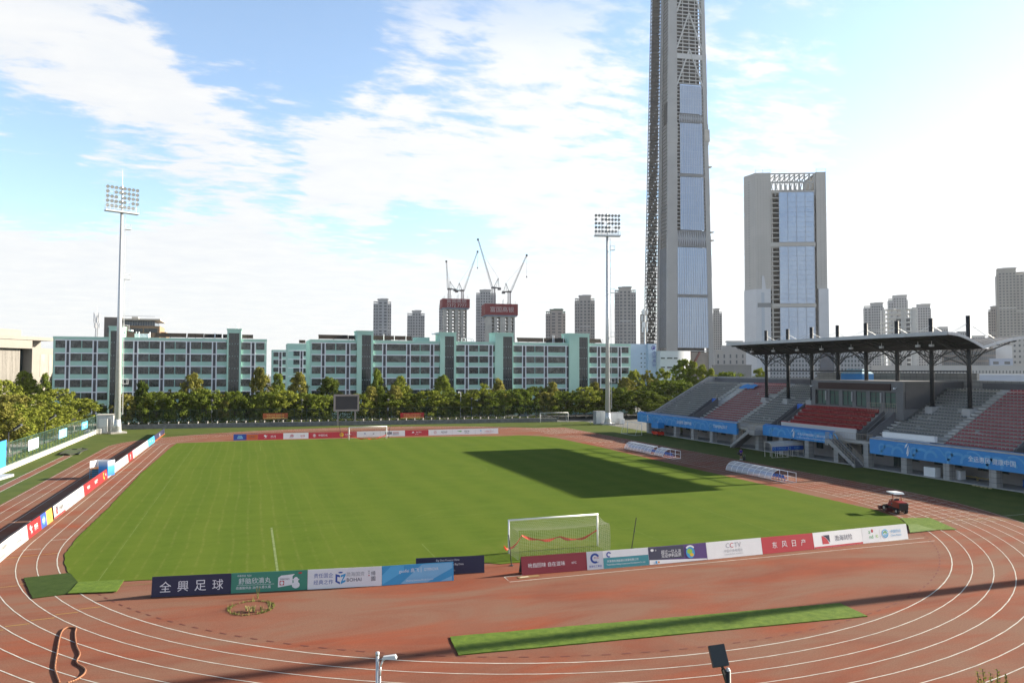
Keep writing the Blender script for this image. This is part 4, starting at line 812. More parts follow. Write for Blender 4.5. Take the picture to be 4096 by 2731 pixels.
for j in range(6):
    a = -.75-2.78*j; b_ = a-2.05
    w_ = MB().box(BX+.05, b_, 8.2, BX+.15, a, 8.3).box(BX+.05, b_, 10.4, BX+.15, a, 10.5).box(BX+.05, a-.09, 8.31, BX+.15, a, 10.39).box(BX+.05, b_, 8.31, BX+.15, b_+.09, 10.39).box(BX+.055, (a+b_)/2-.05, 8.31, BX+.145, (a+b_)/2+.05, 10.39).box(BX+.06, b_+.1, 9.75, BX+.14, (a+b_)/2-.06, 9.85).box(BX+.06, (a+b_)/2+.06, 9.75, BX+.14, a-.1, 9.85).build('window', FRAMED, ST)
    MB().box(BX+.16, b_+.02, 8.22, BX+.18, a-.02, 10.48).build('pane', glassy('office_glass', (.10, .16, .14), .12, .7), w_)
    MB().box(BX+.02, b_-.72, 8.16, BX+.28, b_, 10.54).build('box_mullion', mat('press_box_wall2', (.17, .17, .175), .8, .15, .6), ST)
g = MB()
for (a, b_) in ((-17.6, -12.3),):
    g.tube((BX-.9, a, 8.9), (BX-.9, b_, 8.9), .02, n=5)
    for i in range(18): q = a+(b_-a)*i/17; g.tube((BX-.9, q, 7.6), (BX-.9, q, 8.9), .015, n=5)
g.build('balcony_rail', paint(.45, .38, .28), ST)
for yy in (-2.9, -8.5, -14.1): MB().box(BX-.22, yy-.12, 8.9, BX-.03, yy+.12, 10.4).build('speaker', paint(.32, .32, .33), ST)
for yy in (.1, -16.9): g = MB(); g.tube((BX-.02, yy, 11.2), (BX-.35, yy, 11.1), .03).box(BX-.6, yy-.1, 11.0, BX-.3, yy+.1, 11.22); g.build('security_camera', WHITE, ST)
# roof on eight columns
CX = 69.8; CYS = [16.3, 10.3, 4.2, -1.9, -7.9, -13.9, -19.9, -25.8]; RF, RN = 19.0, -28.4
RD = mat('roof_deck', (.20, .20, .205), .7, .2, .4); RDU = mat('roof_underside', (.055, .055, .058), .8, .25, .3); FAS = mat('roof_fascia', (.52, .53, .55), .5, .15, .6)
prof = []
for i in range(13):
    t = i/12; prof.append((63.0+6.2*t, 18.35-1.75*(1-math.cos(t*math.pi/2))**1.0*1.0))
prof2 = [(69.2+9.3*i/12, 16.6+1.45*math.sin(i/12*math.pi/2)) for i in range(13)]
roof = MB()
P_ = prof+prof2[1:]
for (x0, z0), (x1, z1) in zip(P_, P_[1:]):
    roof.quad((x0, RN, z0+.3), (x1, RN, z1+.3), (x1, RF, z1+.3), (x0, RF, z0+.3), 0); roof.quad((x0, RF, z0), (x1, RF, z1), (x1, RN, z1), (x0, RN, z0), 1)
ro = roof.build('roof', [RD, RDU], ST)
g = MB(); fa = MB()
for yy in (RN, RF):
    for (x0, z0), (x1, z1) in zip(P_, P_[1:]): a, b_ = (yy-.12, yy) if yy == RN else (yy, yy+.12); fa.hexa([(x0, a, z0-.02), (x1-.03, a, z1-.02), (x1-.03, b_, z1-.02), (x0, b_, z0-.02), (x0, a, z0+.36), (x1-.03, a, z1+.36), (x1-.03, b_, z1+.36), (x0, b_, z0+.36)])
n = 22
for i in range(n): a = RN+(RF-RN)*i/n; fa.box(62.85, a+.02, 18.30, 62.99, a+(RF-RN)/n-.02, 18.82)
fa.box(78.5, RN, 18.0, 78.6, RF, 18.45); fa.build('fascia', FAS, ro)
for i in range(40): yy = RN+(RF-RN)*(i+.5)/40; [g.bar((x0, yy, z0+.33), (x1, yy, z1+.33), .07, .06) for (x0, z0), (x1, z1) in zip(prof2, prof2[1:])]
g.build('roof_ribs', RD, ro); g = MB()
for x, z in (prof[2], prof[5], prof[8], prof2[4], prof2[8]): g.bar((x, RN+.1, z-.12), (x, RF-.1, z-.12), .14, .2)
for yy in CYS:
    for (p, q) in zip(P_[::2], P_[2::2]): g.bar((p[0], yy, p[1]-.3), (q[0], yy, q[1]-.3), .14, .16)
    for (p, q) in zip(P_[0:12:2], P_[1:13:2]): g.bar((p[0], yy, p[1]-.3), (q[0]+.2, yy, q[1]-.9+.05*q[0]/70), .06)
    g.bar((63.4, yy, 17.9), (CX, yy, 15.3), .14, .14); g.bar((77.5, yy, 17.6), (CX, yy, 15.3), .14, .14)
g.build('roof_truss', DARKM, ro)
for i, yy in enumerate((14.5, 8.5, 2.4, -3.3, -9.6, -15.5, -21.8, -24)):
    l_ = MB().bar((65.2, yy, 17.7), (65.2, yy, 17.25), .05).box(65.0, yy-.28, 16.95, 65.35, yy+.28, 17.25).build('roof_lamp', paint(.55, .55, .56), ro)
for i, yy in enumerate(CYS):
    c_ = MB().tube((CX, yy, 8.55), (CX, yy, 21.15), .30, n=14).tube((CX, yy, 8.55), (CX, yy, 8.7), .42, n=14).build('column', DARKM, ST, True)
    g = MB()
    for s in (-1, 1):
        for k in range(1, 5): a = Vector((CX, yy, 14.3)); b_ = Vector((CX, yy+s*2.6*k/4, 16.55)); g.bar(a+(b_-a)*.03, b_, .12 if k == 4 else .06) 
        for k in range(2, 5): g.bar((CX, yy+s*2.6*(k-1)/4*.66, 14.3+2.25*.66*1.0), (CX, yy+s*2.6*k/4*.66, 14.3+2.25*.66), .06)
    g.build('brace', DARKM, c_)
    g = MB()
    for s in (-1, 1): g.tube((CX, yy, 20.2), (65.2 if s < 0 else 74.5, yy, 18.2), .03, n=5)
    g.tube((CX, yy, 20.1), (CX-1.2, yy+4.5, 17.3), .02, n=5).tube((CX, yy, 20.1), (CX+1.5, yy-3.2, 17.1), .03, n=5); g.build('tie_rod', STEEL, c_)
    MB().box(CX-.75, yy-.6, rz_(10), CX+.75, yy+.6, 8.56).build('pedestal', CTIER, ST)
MB().tube((CX, CYS[0], 13.6), (CX, CYS[-1], 13.6), .09, n=8).build('tie_beam', DARKM, ST)
g = MB(); g.bar((CX, CYS[-1], 14.3), (CX, CYS[-2], 16.3), .1).bar((CX, CYS[-2], 14.3), (CX, CYS[-1], 16.3), .1).bar((CX, CYS[0], 14.3), (CX, CYS[1], 16.3), .1).bar((CX, CYS[1], 14.3), (CX, CYS[0], 16.3), .1); g.build('cross_brace', DARKM, ST)
# banners hung on the front
BAN = mat('banner_cloth', (.045, .26, .62), .55, .12, .3); BAN2 = mat('banner_pattern', (.10, .36, .68), .55, .1, .4); BAND = mat('banner_band', (.03, .20, .52), .55, .1, .4)
def banner(label, y0, y1, zb, zt, fn):
    t = thing('banner', label, 'banner', (SX0-.42, y0, zb), 0, 'blue banners along the grandstand front'); L = y0-y1; H = zt-zb
    g = MB(); n = max(8, int(L))
    for i in range(n):
        a, b_ = -L*i/n, -L*(i+1)/n; w0, w1 = .03*math.sin(i*1.9), .03*math.sin((i+1)*1.9); g.quad((w0, a, 0), (w1, b_, 0), (w1*.5, b_, H), (w0*.5, a, H)); g.quad((w0*.5, a, H), (w1*.5, b_, H), (.55, b_, H+.30), (.55, a, H+.30), 1)
    g.quad((0, -L, 0), (.4, -L, 0), (.4, -L, H), (0, -L, H)); g.build('cloth', [BAN, BAND], t)
    p = MB(); x = -.045
    def arc(u, v, r0, r1, t0, t1, m=0):
        k = 24; ps = [R(t0+(t1-t0)*i/k) for i in range(k+1)]; pts = []
        for r in (r0, r1): pts += [(x, -u-r*math.cos(q), min(H-.02, max(.02, v+r*math.sin(q)))) for q in ps]
        p.add(pts, [(i, i+1, i+k+2, i+k+1) for i in range(k)], m)
    for u0 in [2.2+5.2*i for i in range(int(L/5.2))]:
        arc(u0, .5*H, .35, .62, 0, 300); arc(u0+1.2, 0, 1.2, 1.55, 60, 180); arc(u0+2.6, .2*H, .7, 1.05, 10, 190); arc(u0+3.2, .2*H, 1.3, 1.5, 20, 120)
    p.build('pattern', BAN2, t); q = MB(); fn(q, L, H); q.build('lettering', TEXTW, t)
def bt(q, s, u, v, h, H): put_text(q, s, (-.056, -u, v*H), (0, -1, 0), (0, 0, 1), h)
def flame(q, u, H, k=1.0):
    for c in ([(0, .2), (.25, .3), (.45, .9), (.2, .6)], [(.1, .1), (.3, .12), (.62, .75), (.4, .45)], [(-.25, .6), (.1, .75), (.3, .98), (-.05, .85)]): q.add([(-.058, -u-a*k, b_*H*k+.1) for a, b_ in c], [(0, 1, 2, 3)])
banner('blue banner with pale swirls and capital letters at the far end of the grandstand', 48.2, 12.1, 2.2, 4.15, lambda q, L, H: (flame(q, 4.5, H, .9), bt(q, '全运惠民 健康中国', 19, .5, .62, H), bt(q, 'TIANJIN2017', 31.2, .5, .72, H)))
banner('shorter blue banner in the middle between the two stairs', 4.9, -11.1, 2.75, 4.35, lambda q, L, H: (flame(q, 7.4, H), bt(q, '中华人民共和国第十三届运动会', 11.6, .58, .40, H), bt(q, 'THE 13TH NATIONAL GAMES OF THE PEOPLES REPUBLIC OF CHINA', 11.6, .24, .15, H)))
banner('blue banner with wide swirls at the near end of the grandstand', -18.2, -57, 2.15, 4.1, lambda q, L, H: (flame(q, 6.2, H), bt(q, '全运惠民 健康中国', 18.2, .5, .68, H)))
# loose things on and below the stand
def desk(label, x, y0, y1, z):
    t = thing('press_desk', label, 'desk', (x, y0, z), 0, 'white desks in the stand'); MB().box(0, 0, 0, .05, y1-y0, .72).box(.05, 0, 0, .5, .05, .72).box(.05, y1-y0-.05, 0, .5, y1-y0, .72).build('panel', WHITE, t); MB().box(-.02, -.02, .722, .55, y1-y0+.02, .76).build('top', WHITE, t)
desk('long white press desk along the front row right of the second stairs', 61.35, -26.4, -17.8, rz_(0)-.05); desk('long white press desk one step above the front row', 62.1, -26.9, -18.4, rz_(1)+.35)
t = thing('canopy_tent', 'small blue and white canopy tent standing on the press box roof', 'tent', (71.6, -5.2, 12.16)); MB().box(0, 0, 0, .04, 4.6, 1.0).box(0.04, 0, 0, 2.4, .04, 1.0).build('side_cloth', BAN, t); MB().hexa([(0, 0, 1.0), (2.4, 0, 1.0), (2.4, 4.6, 1.0), (0, 4.6, 1.0), (.7, .7, 1.75), (1.7, .7, 1.75), (1.7, 3.9, 1.75), (.7, 3.9, 1.75)]).build('canopy', mat('tent_cloth', (.60, .68, .74), .6, .2, 1, col2=(.15, .45, .62)), t)
def cloth(label, x, y, z, w, d, h):
    g = MB(); n = 8; vs = [(x+d*j/4, y+w*(i/n-.5)+.15*math.sin(j*2+i), z+h*(j/4)+.10*math.sin(i*1.7+j)) for i in range(n+1) for j in range(5)]; g.add(vs, [(i*5+j, i*5+j+1, i*5+j+6, i*5+j+5) for i in range(n) for j in range(4)]); o = g.build('cloth', BAN, smooth=True); o['label'] = label; o['category'] = 'cloth'
p = atx(1722, 884, 73.2); cloth('crumpled blue cloth thrown over the top seats of the far red block', 72.3, p.y, rz_(15)+.55, 4.6, 1.3, .8)
# scissor lift at the far corner
p = gnd(1511, 1000); t = thing('scissor_lift', 'red scissor lift with a blue clad platform under the far end of the stand', 'lift', (p.x, p.y, .01)); MB().box(-.7, -1.3, .25, .7, 1.3, .85).build('chassis', paint(.62, .04, .02), t)
for x in (-.72, .60):
    for y in (-.95, .95): MB().tube((x, y, .25), (x+.12, y, .25), .25, n=14).build('wheel', BLACK, t)
g = MB()
for s in (-1, 1): g.bar((-.5, -1*s, .85), (-.5, 1*s, 1.5), .1).bar((.5, -1*s, .85), (.5, 1*s, 1.5), .1)
g.build('scissor_arms', DARKM, t); MB().box(-.72, -1.35, 1.5, .72, 1.35, 1.58).build('platform', GREYM, t); MB().box(-.74, -1.37, 1.6, -.70, 1.37, 2.75).box(-.70, -1.37, 1.6, .7, -1.33, 2.75).build('side_cloth', BAN, t)
g = MB()
for x in (-.68, .68):
    for y in (-1.3, 1.3): g.bar((x, y, 1.58), (x, y, 2.78), .05)
g.build('railing', STEEL, t)
def cabinet(label, px, py, w, h, group='white cabinets under the stand'):
    p = gnd(px, py); t = thing('cabinet', label, 'cabinet', (p.x, p.y, .13), 0, group); MB().box(0, -w/2, 0, .9, w/2, h).build('body', WHITE, t); MB().box(-.02, -w/2+.05, .08, -.003, -.02, h-.06).box(-.02, .02, .08, -.003, w/2-.05, h-.06).build('door', paint(.70, .71, .72), t)
cabinet('white cabinet under the near banner, nearer the stairs', 2135, 1096, 1.7, 1.15); cabinet('white cabinet under the near banner, closer to the right-hand pillar', 2192, 1102, 1.7, 1.15)
for (px, py, lab) in ((2205, 1102, 'long yellow wooden bench in the recess under the near banner'),):
    t = thing('bench', lab, 'bench', (62.6, -34.6, .13)); MB().box(0, 0, .40, .35, 4.6, .45).build('seat', paint(.42, .32, .10), t)
    for y in (.2, 2.2, 4.3): MB().box(.03, y, 0, .32, y+.08, .40).build('leg', paint(.25, .2, .1), t)
p = gnd(2345, 1122); t = thing('barrier_box', 'low blue cloth covered box at the right edge under the banner', 'box', (p.x+.6, p.y-1.2, .01)); MB().box(0, -2.5, 0, 1.2, 1.4, .95).build('cover', paint(.03, .12, .5), t); MB().box(-.03, -2.55, .952, 1.25, 1.45, 1.0).build('top', paint(.04, .05, .08), t)
MB_ = MB()
for i in range(5): MB_.box(59.4-.05*i, -34.6-.55*i, .01, 59.7-.05*i, -34.3-.55*i, .10)
o = MB_.build('cable_ramp', paint(.42, .36, .18)); o['label'] = 'yellow and black cable ramp pieces on the turf before the recess'; o['category'] = 'cable ramp'
# ------------------------------------------------------------------ floodlight masts
def mast(label, x, y, rz, visible=True):
    t = thing('floodlight_mast', label, 'floodlight', (x, y, .004), rz, 'tall steel floodlight masts'); H = 47.3
    MB().box(-1.6, -1.2, 0, 1.6, 1.2, .35).build('footing', CONC, t); MB().tube((0, 0, .35), (0, 0, .42), 1.05, n=20).tube((0, 0, .42), (0, 0, 3), .86, .62, n=20).tube((0, 0, 3), (0, 0, H), .62, .28, n=20).build('pole', STEEL, t, True)
    g = MB()
    for s in (-.22, .22): g.bar((1.0-.35*0, s, 4), (.75, s, H-.5), .05)
    for i in range(85): q = i/84; g.bar((1.0-.25*q, -.22, 4+(H-4.5)*q), (1.0-.25*q, .22, 4+(H-4.5)*q), .035)
    for i in range(12): q = i/11; g.bar((.5, 0, 4+(H-4.5)*q), (1.0-.25*q, 0, 4+(H-4.5)*q), .05)
    g.build('ladder', STEEL, t)
    for z in (10.5, 22, 33, 43.8): b = MB().box(.72, -.5, z, 1.9, .5, z+.07); [b.bar((xx, yy, z), (xx, yy, z+1.15), .05) for xx in (.75, 1.85) for yy in (-.45, .45)]; b.bar((1.85, -.45, z+1.1), (1.85, .45, z+1.1), .05).bar((.75, -.45, z+1.1), (1.85, -.45, z+1.1), .05).bar((.75, .45, z+1.1), (1.85, .45, z+1.1), .05); b.build('rest_platform', STEEL, t)
    MB().box(-3.3, -.75, H, 3.3, .75, H+.32).build('platform', STEEL, t)
    g = MB()
    for z in (.7, 1.15): g.bar((-3.25, -.7, H+z), (3.25, -.7, H+z), .05).bar((-3.25, .7, H+z), (3.25, .7, H+z), .05)
    for i in range(9): g.bar((-3.25+6.5*i/8, -.7, H+.3), (-3.25+6.5*i/8, -.7, H+1.15), .05)
    g.build('railing', STEEL, t); g = MB()
    for i in range(5): u = -2.9+5.8*i/4; g.bar((u, 0, H+.3), (u, 0, H+5.6), .09)
    for j in range(5): g.bar((-3.1, 0, H+1.3+1.0*j), (3.1, 0, H+1.3+1.0*j), .09)
    g.tube((0, 0, H+.3), (0, 0, H+5.9), .17, n=10).tube((0, 0, H+5.9), (0, 0, H+9.3), .045, .015, n=6); g.build('rack', STEEL, t)
    lm = []
    for j in range(5):
        for i in range(8):
            if (i*7+j*3) % 11 == 5: continue
            u = -2.95+5.9*i/7; z = H+1.3+1.0*j; dn = .35
            l = MB(); a = Vector((u, -.12, z)); d = Vector((0, -math.cos(dn), -math.sin(dn))); l.tube(a, a+d*.30, .16, .36, n=12, caps=False).tube(a-d*.12, a, .16, .16, n=10); o = l.build('lamp', paint(.20, .20, .21), t, True)
            MB().tube(a+d*.28, a+d*.285, .34, .34, n=12).build('lens', glassy('lamp_glass', (.30, .31, .31), .15, .7), o)
    return t
a = gnd(269, 995); mast('tall floodlight mast with a wide lamp rack at the far left corner', a.x, a.y, R(24))
b_ = gnd(1396, 975); mast('tall floodlight mast at the far right corner before the turquoise building', b_.x, b_.y, R(-14))
mast('tall floodlight mast beside the near right bend', 64.5, -66.1, R(200))
# cabinets at the masts
def hut(label, x, y, w, d, h, c=(.66, .66, .65), flat=True):
    t = thing('equipment_hut', label, 'cabin', (x, y, .006), 0); MB().box(0, 0, 0, w, d, h).build('wall', mat('hut_%d' % int(c[0]*100), c, .7, .15, .8), t); MB().box(-.12, -.12, h, w+.12, d+.12, h+.18).build('roof', paint(.62, .58, .52), t); MB().box(w*.55, -.04, .1, w*.85, -.003, h*.8).build('door', paint(.35, .36, .38), t); return t
def boxc(label, x, y, w, d, h, c=(.68, .68, .66)):
    t = thing('electrical_cabinet', label, 'cabinet', (x, y, .006), 0, 'cabinets at the floodlight masts'); MB().box(0, 0, .08, w, d, h).build('body', mat('cab_%d' % int(c[0]*100), c, .6, .12, 1), t); MB().box(.05, .05, 0, w-.05, d-.05, .08).build('plinth', CONC, t); MB().box(.06, -.03, .15, w/2-.02, -.003, h-.1).box(w/2+.02, -.03, .15, w-.06, -.003, h-.1).build('door', paint(.72, .72, .70), t)
p = at(221, 992, 80.5); q = at(260, 992, 80.5)
hut('cream equipment hut with flat roof beside the left floodlight mast', p.x, 80.5, q.x-p.x, 3.2, 3.7)
p = at(227, 998, 78.2); boxc('tall white cabinet before the cream hut', p.x, 78.0, 1.5, 1.0, 3.1); boxc('small white box before the left hut', p.x-.2, 76.8, .8, .7, 1.1); boxc('low white box at the end of the fence', p.x-2.2, 77.0, .7, .7, 1.0)
p = at(1373, 976, 69); q = at(1408, 976, 69); boxc('large grey cabinet on the left of the right floodlight mast', p.x, 70.0, 2.6, 1.6, 3.3, (.30, .31, .32)); p = at(1405, 976, 69); boxc('wide grey cabinet to the right of the right floodlight mast', p.x, 69.5, 3.6, 1.8, 2.9, (.29, .30, .31)); p = at(1427, 978, 67.6); boxc('small pale cabinet at the corner of the grandstand', p.x, 68.2, 1.3, .8, 1.4)
p = at(1355, 968, 72); t = thing('barrier', 'low white steel barrier left of the right floodlight mast', 'barrier', (p.x, 72, .006), R(-15)); MB().bar((0, 0, .8), (4.4, 0, .8), .08).bar((0, 0, .4), (4.4, 0, .4), .08).build('rail', WPOST, t); MB().bar((.1, 0, 0), (.1, 0, .85), .08).bar((4.3, 0, 0), (4.3, 0, .85), .08).build('post', WPOST, t)
# lattice fence round the left cabinets
t = thing('railing', 'rusty low railing round the cabinets at the left floodlight mast', 'railing', (-52.2, 76.2, .006)); g = MB()
for i in range(34): g.bar((.17*i, 0, 0), (.17*i, 0, 1.5), .025)
g.bar((0, 0, 1.5), (5.7, 0, 1.5), .04).bar((0, 0, .15), (5.7, 0, .15), .04); g.build('bars', paint(.36, .28, .18), t)
# left boundary: low wall, green fence with banners, lamps
WX = -52.55
t = thing('low_wall', 'long low cream wall under the green fence on the left', 'wall'); MB().box(WX-.45, -90, 0, WX, 76.3, .62).build('wall', mat('cream_stone', (.58, .54, .46), .85, .2, .7), t); MB().box(WX-.5, -90, .622, WX+.05, 76.3, .70).build('coping', mat('cream_coping', (.64, .60, .52), .8, .15, .7), t); MB().box(WX-.55, 76.32, 0, WX+.2, 76.9, 1.0).build('end_pier', WHITE, t)
FGREEN = paint(.055, .12, .09)
t = thing('green_fence', 'green wire mesh fence on top of the low cream wall', 'fence', (WX-.25, 0, .7)); n = 0; y = -50; g2 = MB()
while y < 92:
    MB().bar((0, y, 0 if y < 76 else -.68), (0, y, 3.1), .07).build('post', FGREEN, t); y += 2.05
for z in (.08, 1.55, 3.05): g2.bar((0, -50, z), (0, 91, z), .05)
g2.build('rails', FGREEN, t); MB().quad((0.012, -50, .08), (.012, 91, .08), (.012, 91, 3.05), (.012, -50, 3.05)).build('mesh', clear('fence_mesh', (.07, .13, .10), .16, .8), t)
def fbanner(label, px0, px1, py0, py1, body, c0):
    a = atx(px0, py1, WX-.12); b = atx(px1, py1, WX-.12); zt = atx(px0, py0, WX-.12).z; t = thing('fence_banner', label, 'banner', (WX-.13, a.y, a.z), 0, 'banners on the left fence'); L = b.y-a.y; H = zt-a.z
    MB().box(-.02, 0, 0, .02, L, H).build('sheet', c0, t); g = MB(); put_text(g, body, (.026, L/2, H*.62), (0, 1, 0), (0, 0, 1), min(.5, H*.22), 0, L*.7); put_text(g, '2017', (.026, L/2, H*.3), (0, 1, 0), (0, 0, 1), .3); g.build('lettering', paint(.82, .85, .88), t)
BSK = mat('banner_sky', (.10, .42, .72), .6, .2, .4); BPALE = mat('banner_pale', (.55, .72, .80), .6, .2, .6)
fbanner('pale sky banner with rows of writing on the fence, nearest of the small ones', 65, 88, 1011, 1036, '健康中国', BPALE); fbanner('light blue banner on the fence, middle one of the three', 135, 153, 988, 1008, '全运惠民', mat('banner_mid', (.22, .55, .78), .6, .2, .5)); fbanner('deeper blue banner on the fence, farthest one', 187.5, 201, 970.5, 987, '全运惠民', BSK)
a = atx(13, 1074, WX-.12); t = thing('fence_banner', 'large blue banner on the fence at the left edge', 'banner', (WX-.13, a.y-22, .75), 0, 'banners on the left fence'); MB().box(-.02, 0, 0, .02, 22, 3.5).build('sheet', mat('banner_big', (.04, .26, .66), .6, .2, .15), t)
BLK = paint(.025, .027, .03)
def fence_lamp(label, x, y, H=6.1):
    t = thing('court_lamp', label, 'lamp post', (x, y, .01), 0, 'black lamp posts along the left fence'); MB().tube((0, 0, 0), (0, 0, H), .09, .07, n=10).tube((0, 0, 0), (0, 0, .12), .2, n=10).build('pole', BLK, t, True); MB().bar((0, 0, H-.1), (.85, -.25, H+.45), .07).build('arm', BLK, t)
    g = MB(); a = Vector((.7, -.2, H+.35)); b = Vector((1.65, -.5, H+1.05)); g.bar(a, b, .5, .26); g.build('lamp_head', BLK, t); MB().bar(a+Vector((.04, -.01, -.15)), b+Vector((.04, -.01, -.15)), .42, .03).build('lens', glassy('lamp_glass', (.30, .31, .31), .15, .7), t)
for lab, px, py, ptop in (('black lamp post by the large blue fence banner', 17.5, 1075, 977), ('black lamp post beside the jumping pit cover', 102, 1030, 955), ('black lamp post between the two farther fence banners', 163.5, 1004, 941), ('black lamp post close to the cream hut', 212, 983, 932)):
    p = gnd(px, py); z = at(px, ptop, p.y).z; fence_lamp(lab, p.x, p.y, z-.9)
# far boundary: low stone wall, hedge, mesh fence
def fwy(x): return 87.2-.075*(x+22)
t = thing('stone_wall', 'low grey stone wall across the far end of the field', 'wall'); g = MB(); c = MB()
for i in range(20): x0, x1 = -49.5+i*5.2, -49.5+(i+1)*5.2; y0, y1 = fwy(x0), fwy(x1); g.hexa([(x0, y0, 0), (x1, y1, 0), (x1, y1+.5, 0), (x0, y0+.5, 0), (x0, y0, .95), (x1, y1, .95), (x1, y1+.5, .95), (x0, y0+.5, .95)]); c.hexa([(x0, y0-.05, .952), (x1, y1-.05, .952), (x1, y1+.55, .952), (x0, y0+.55, .952), (x0, y0-.05, 1.06), (x1, y1-.05, 1.06), (x1, y1+.55, 1.06), (x0, y0+.55, 1.06)])
g.build('wall', mat('grey_stone', (.20, .20, .20), .9, .4, 1.2, .3), t); c.build('coping', mat('grey_coping', (.24, .24, .24), .85, .2, 1), t)
t = thing('far_fence', 'dark green wire fence behind the far stone wall', 'fence'); DG = paint(.03, .07, .05)
for i in range(36): x = -49.5+2.9*i; MB().bar((x, fwy(x)+.8, 0), (x, fwy(x)+.8, 4.2), .07).build('post', DG, t)
g = MB(); g.bar((-49.5, fwy(-49.5)+.8, 4.15), (52, fwy(52)+.8, 4.15), .06).bar((-49.5, fwy(-49.5)+.8, 2.1), (52, fwy(52)+.8, 2.1), .05).build('rails', DG, t); MB().quad((-49.5, fwy(-49.5)+.81, .9), (52, fwy(52)+.81, .9), (52, fwy(52)+.81, 4.1), (-49.5, fwy(-49.5)+.81, 4.1)).build('mesh', clear('far_mesh', (.03, .05, .035), .14, .9), t)
def fbox(label, px0, px1, py0, py1, bodies, c):
    Y = fwy(0)+.5; a = at(px0, py1, Y); b = at(px1, py0, Y); t = thing('hanging_banner', label, 'banner', (a.x, fwy((a.x+b.x)/2)+.7, a.z), 0, 'red banners on the far fence'); w = b.x-a.x; h = b.z-a.z; MB().box(0, -.03, 0, w, .0, h).build('sheet', c, t); g = MB()
    for i, s in enumerate(bodies): put_text(g, s, (w/2, -.036, h*(.68-.36*i)), (1, 0, 0), (0, 0, 1), h*.22, 0, w*.72)
    g.build('lettering', paint(.78, .62, .18), t); MB().box(w*.02, -.032, h*.02, w*.98, -.0305, h*.14).build('foot_band', paint(.70, .45, .12), t)
fbox('orange red banner with yellow writing hung on the far fence, left one', 604, 662, 949, 963, ['和谐平安 全民健身', '你我同行'], paint(.42, .09, .025)); fbox('red banner with two rows of white and yellow writing on the far fence, right one', 917.5, 972, 946.5, 960, ['紧密团结在以习近平同志为核心的', '为实现中华民族伟大复兴而奋斗'], paint(.45, .025, .025))
# scoreboard
p = at(745/3.9985+0, 0, 86)
a = gnd((1024+745/2.296)/1.7415, (1200+1150/2.296)/1.7415); b = gnd((1024+908/2.296)/1.7415, (1200+1150/2.296)/1.7415); YS = 85.3
L0 = at((1024+712/2.296)/1.7415, 975, YS); R0 = at((1024+946/2.296)/1.7415, 975, YS); zt = at(796, (1200+866/2.296)/1.7415, YS).z; zb = at(796, (1200+1020/2.296)/1.7415, YS).z; W_ = R0.x-L0.x
t = thing('scoreboard', 'grey framed dark scoreboard on two legs behind the far goal', 'scoreboard', (L0.x, YS, .006)); fr_ = mat('scoreboard_frame', (.30, .27, .25), .7, .15, .8); k = .42
MB().box(0, 0, zb, W_, .6, zb+k).box(0, 0, zt-k, W_, .6, zt).box(0, 0, zb+k+.001, k, .6, zt-k-.001).box(W_-k, 0, zb+k+.001, W_, .6, zt-k-.001).box(.05, .45, zb+.05, W_-.05, .58, zt-.05).build('frame', fr_, t); MB().box(k, .12, zb+k, W_-k, .3, zt-k).build('screen', mat('led_screen', (.045, .045, .05), .55, .15, 20), t)
for u in (W_*.17, W_*.85): MB().box(u-.18, .1, 0, u+.18, .5, zb).build('leg', fr_, t)
MB().tube((W_*.5, .3, zt), (W_*.5, .3, zt+1.6), .03, n=6).box(W_*.62, .2, zt, W_*.66, .4, zt+.5).build('antenna', GREYM, t)
# slim lamps on the far side
def far_lamp(label, px, ptop, Y=89.5):
    p = at(px, 960, Y); z = at(px, ptop, Y).z; t = thing('street_lamp', label, 'street lamp', (p.x, Y, .006), 0, 'slim lamp posts behind the far wall'); MB().tube((0, 0, 0), (0, 0, z), .09, .06, n=8).build('pole', paint(.05, .055, .06), t); MB().lathe([(.12, z-.1), (.3, z), (.34, z+.25), (.05, z+.45)], n=10).build('lamp_head', paint(.10, .10, .11), t); MB().box(-.16, -.12, z*.55, .16, .12, z*.55+.7).build('signal_box', paint(.30, .31, .32), t)
for lab, px, pt in (('slim lamp post in front of the trees left of the scoreboard', 693, 920), ('slim lamp post between the scoreboard and the right red banner', 891, 919), ('slim lamp post right of the right red banner', 1083, 917), ('slim lamp post among the trees left of the left red banner', 486, 921)): far_lamp(lab, px, pt)
p = at(1058, 960, 91); z = at(1058, 900, 91).z; t = thing('surveillance_pole', 'pale pole with a white dome beside the police car', 'pole', (p.x, 91, .006)); MB().tube((0, 0, 0), (0, 0, z), .08, n=8).bar((0, 0, z), (-.6, 0, z+.1), .06).build('pole', STEEL, t); MB().sphere((-.6, 0, z-.1), .22, 6).build('dome', WHITE, t)
# near foreground lamps
def fg_pos(px, py, dist): d = ray(px, py); return CAM+d*dist
p = fg_pos(867, 1500, 20.0); r_ = .055
t = thing('path_lamp', 'slim steel lamp with a flat curved head at the bottom of the photo', 'street lamp', (p.x, p.y, .01), R(-20)); z = p.z
MB().tube((0, 0, 0), (0, 0, z-.05), .052, .042, n=12).tube((0, 0, z-.05), (0, 0, z+.03), .058, .05, n=12).build('pole', STEEL, t, True)
pts = [Vector((.055, 0, z-2.2)), Vector((.07, 0, z-1.2)), Vector((.075, 0, z-.6)), Vector((.085, 0, z-.35)), Vector((.14, 0, z-.20)), Vector((.24, 0, z-.13))]
MB().path(pts, .022, 8).build('arm', STEEL, t, True)
MB().hexa([(.12, -.05, z-.15), (.52, -.09, z-.13), (.52, .09, z-.13), (.12, .05, z-.15), (.16, -.04, z-.08), (.48, -.07, z-.04), (.48, .07, z-.04), (.16, .04, z-.08)]).build('lamp_head', mat('lamp_shell', (.62, .63, .64), .35, .1, 3), t)
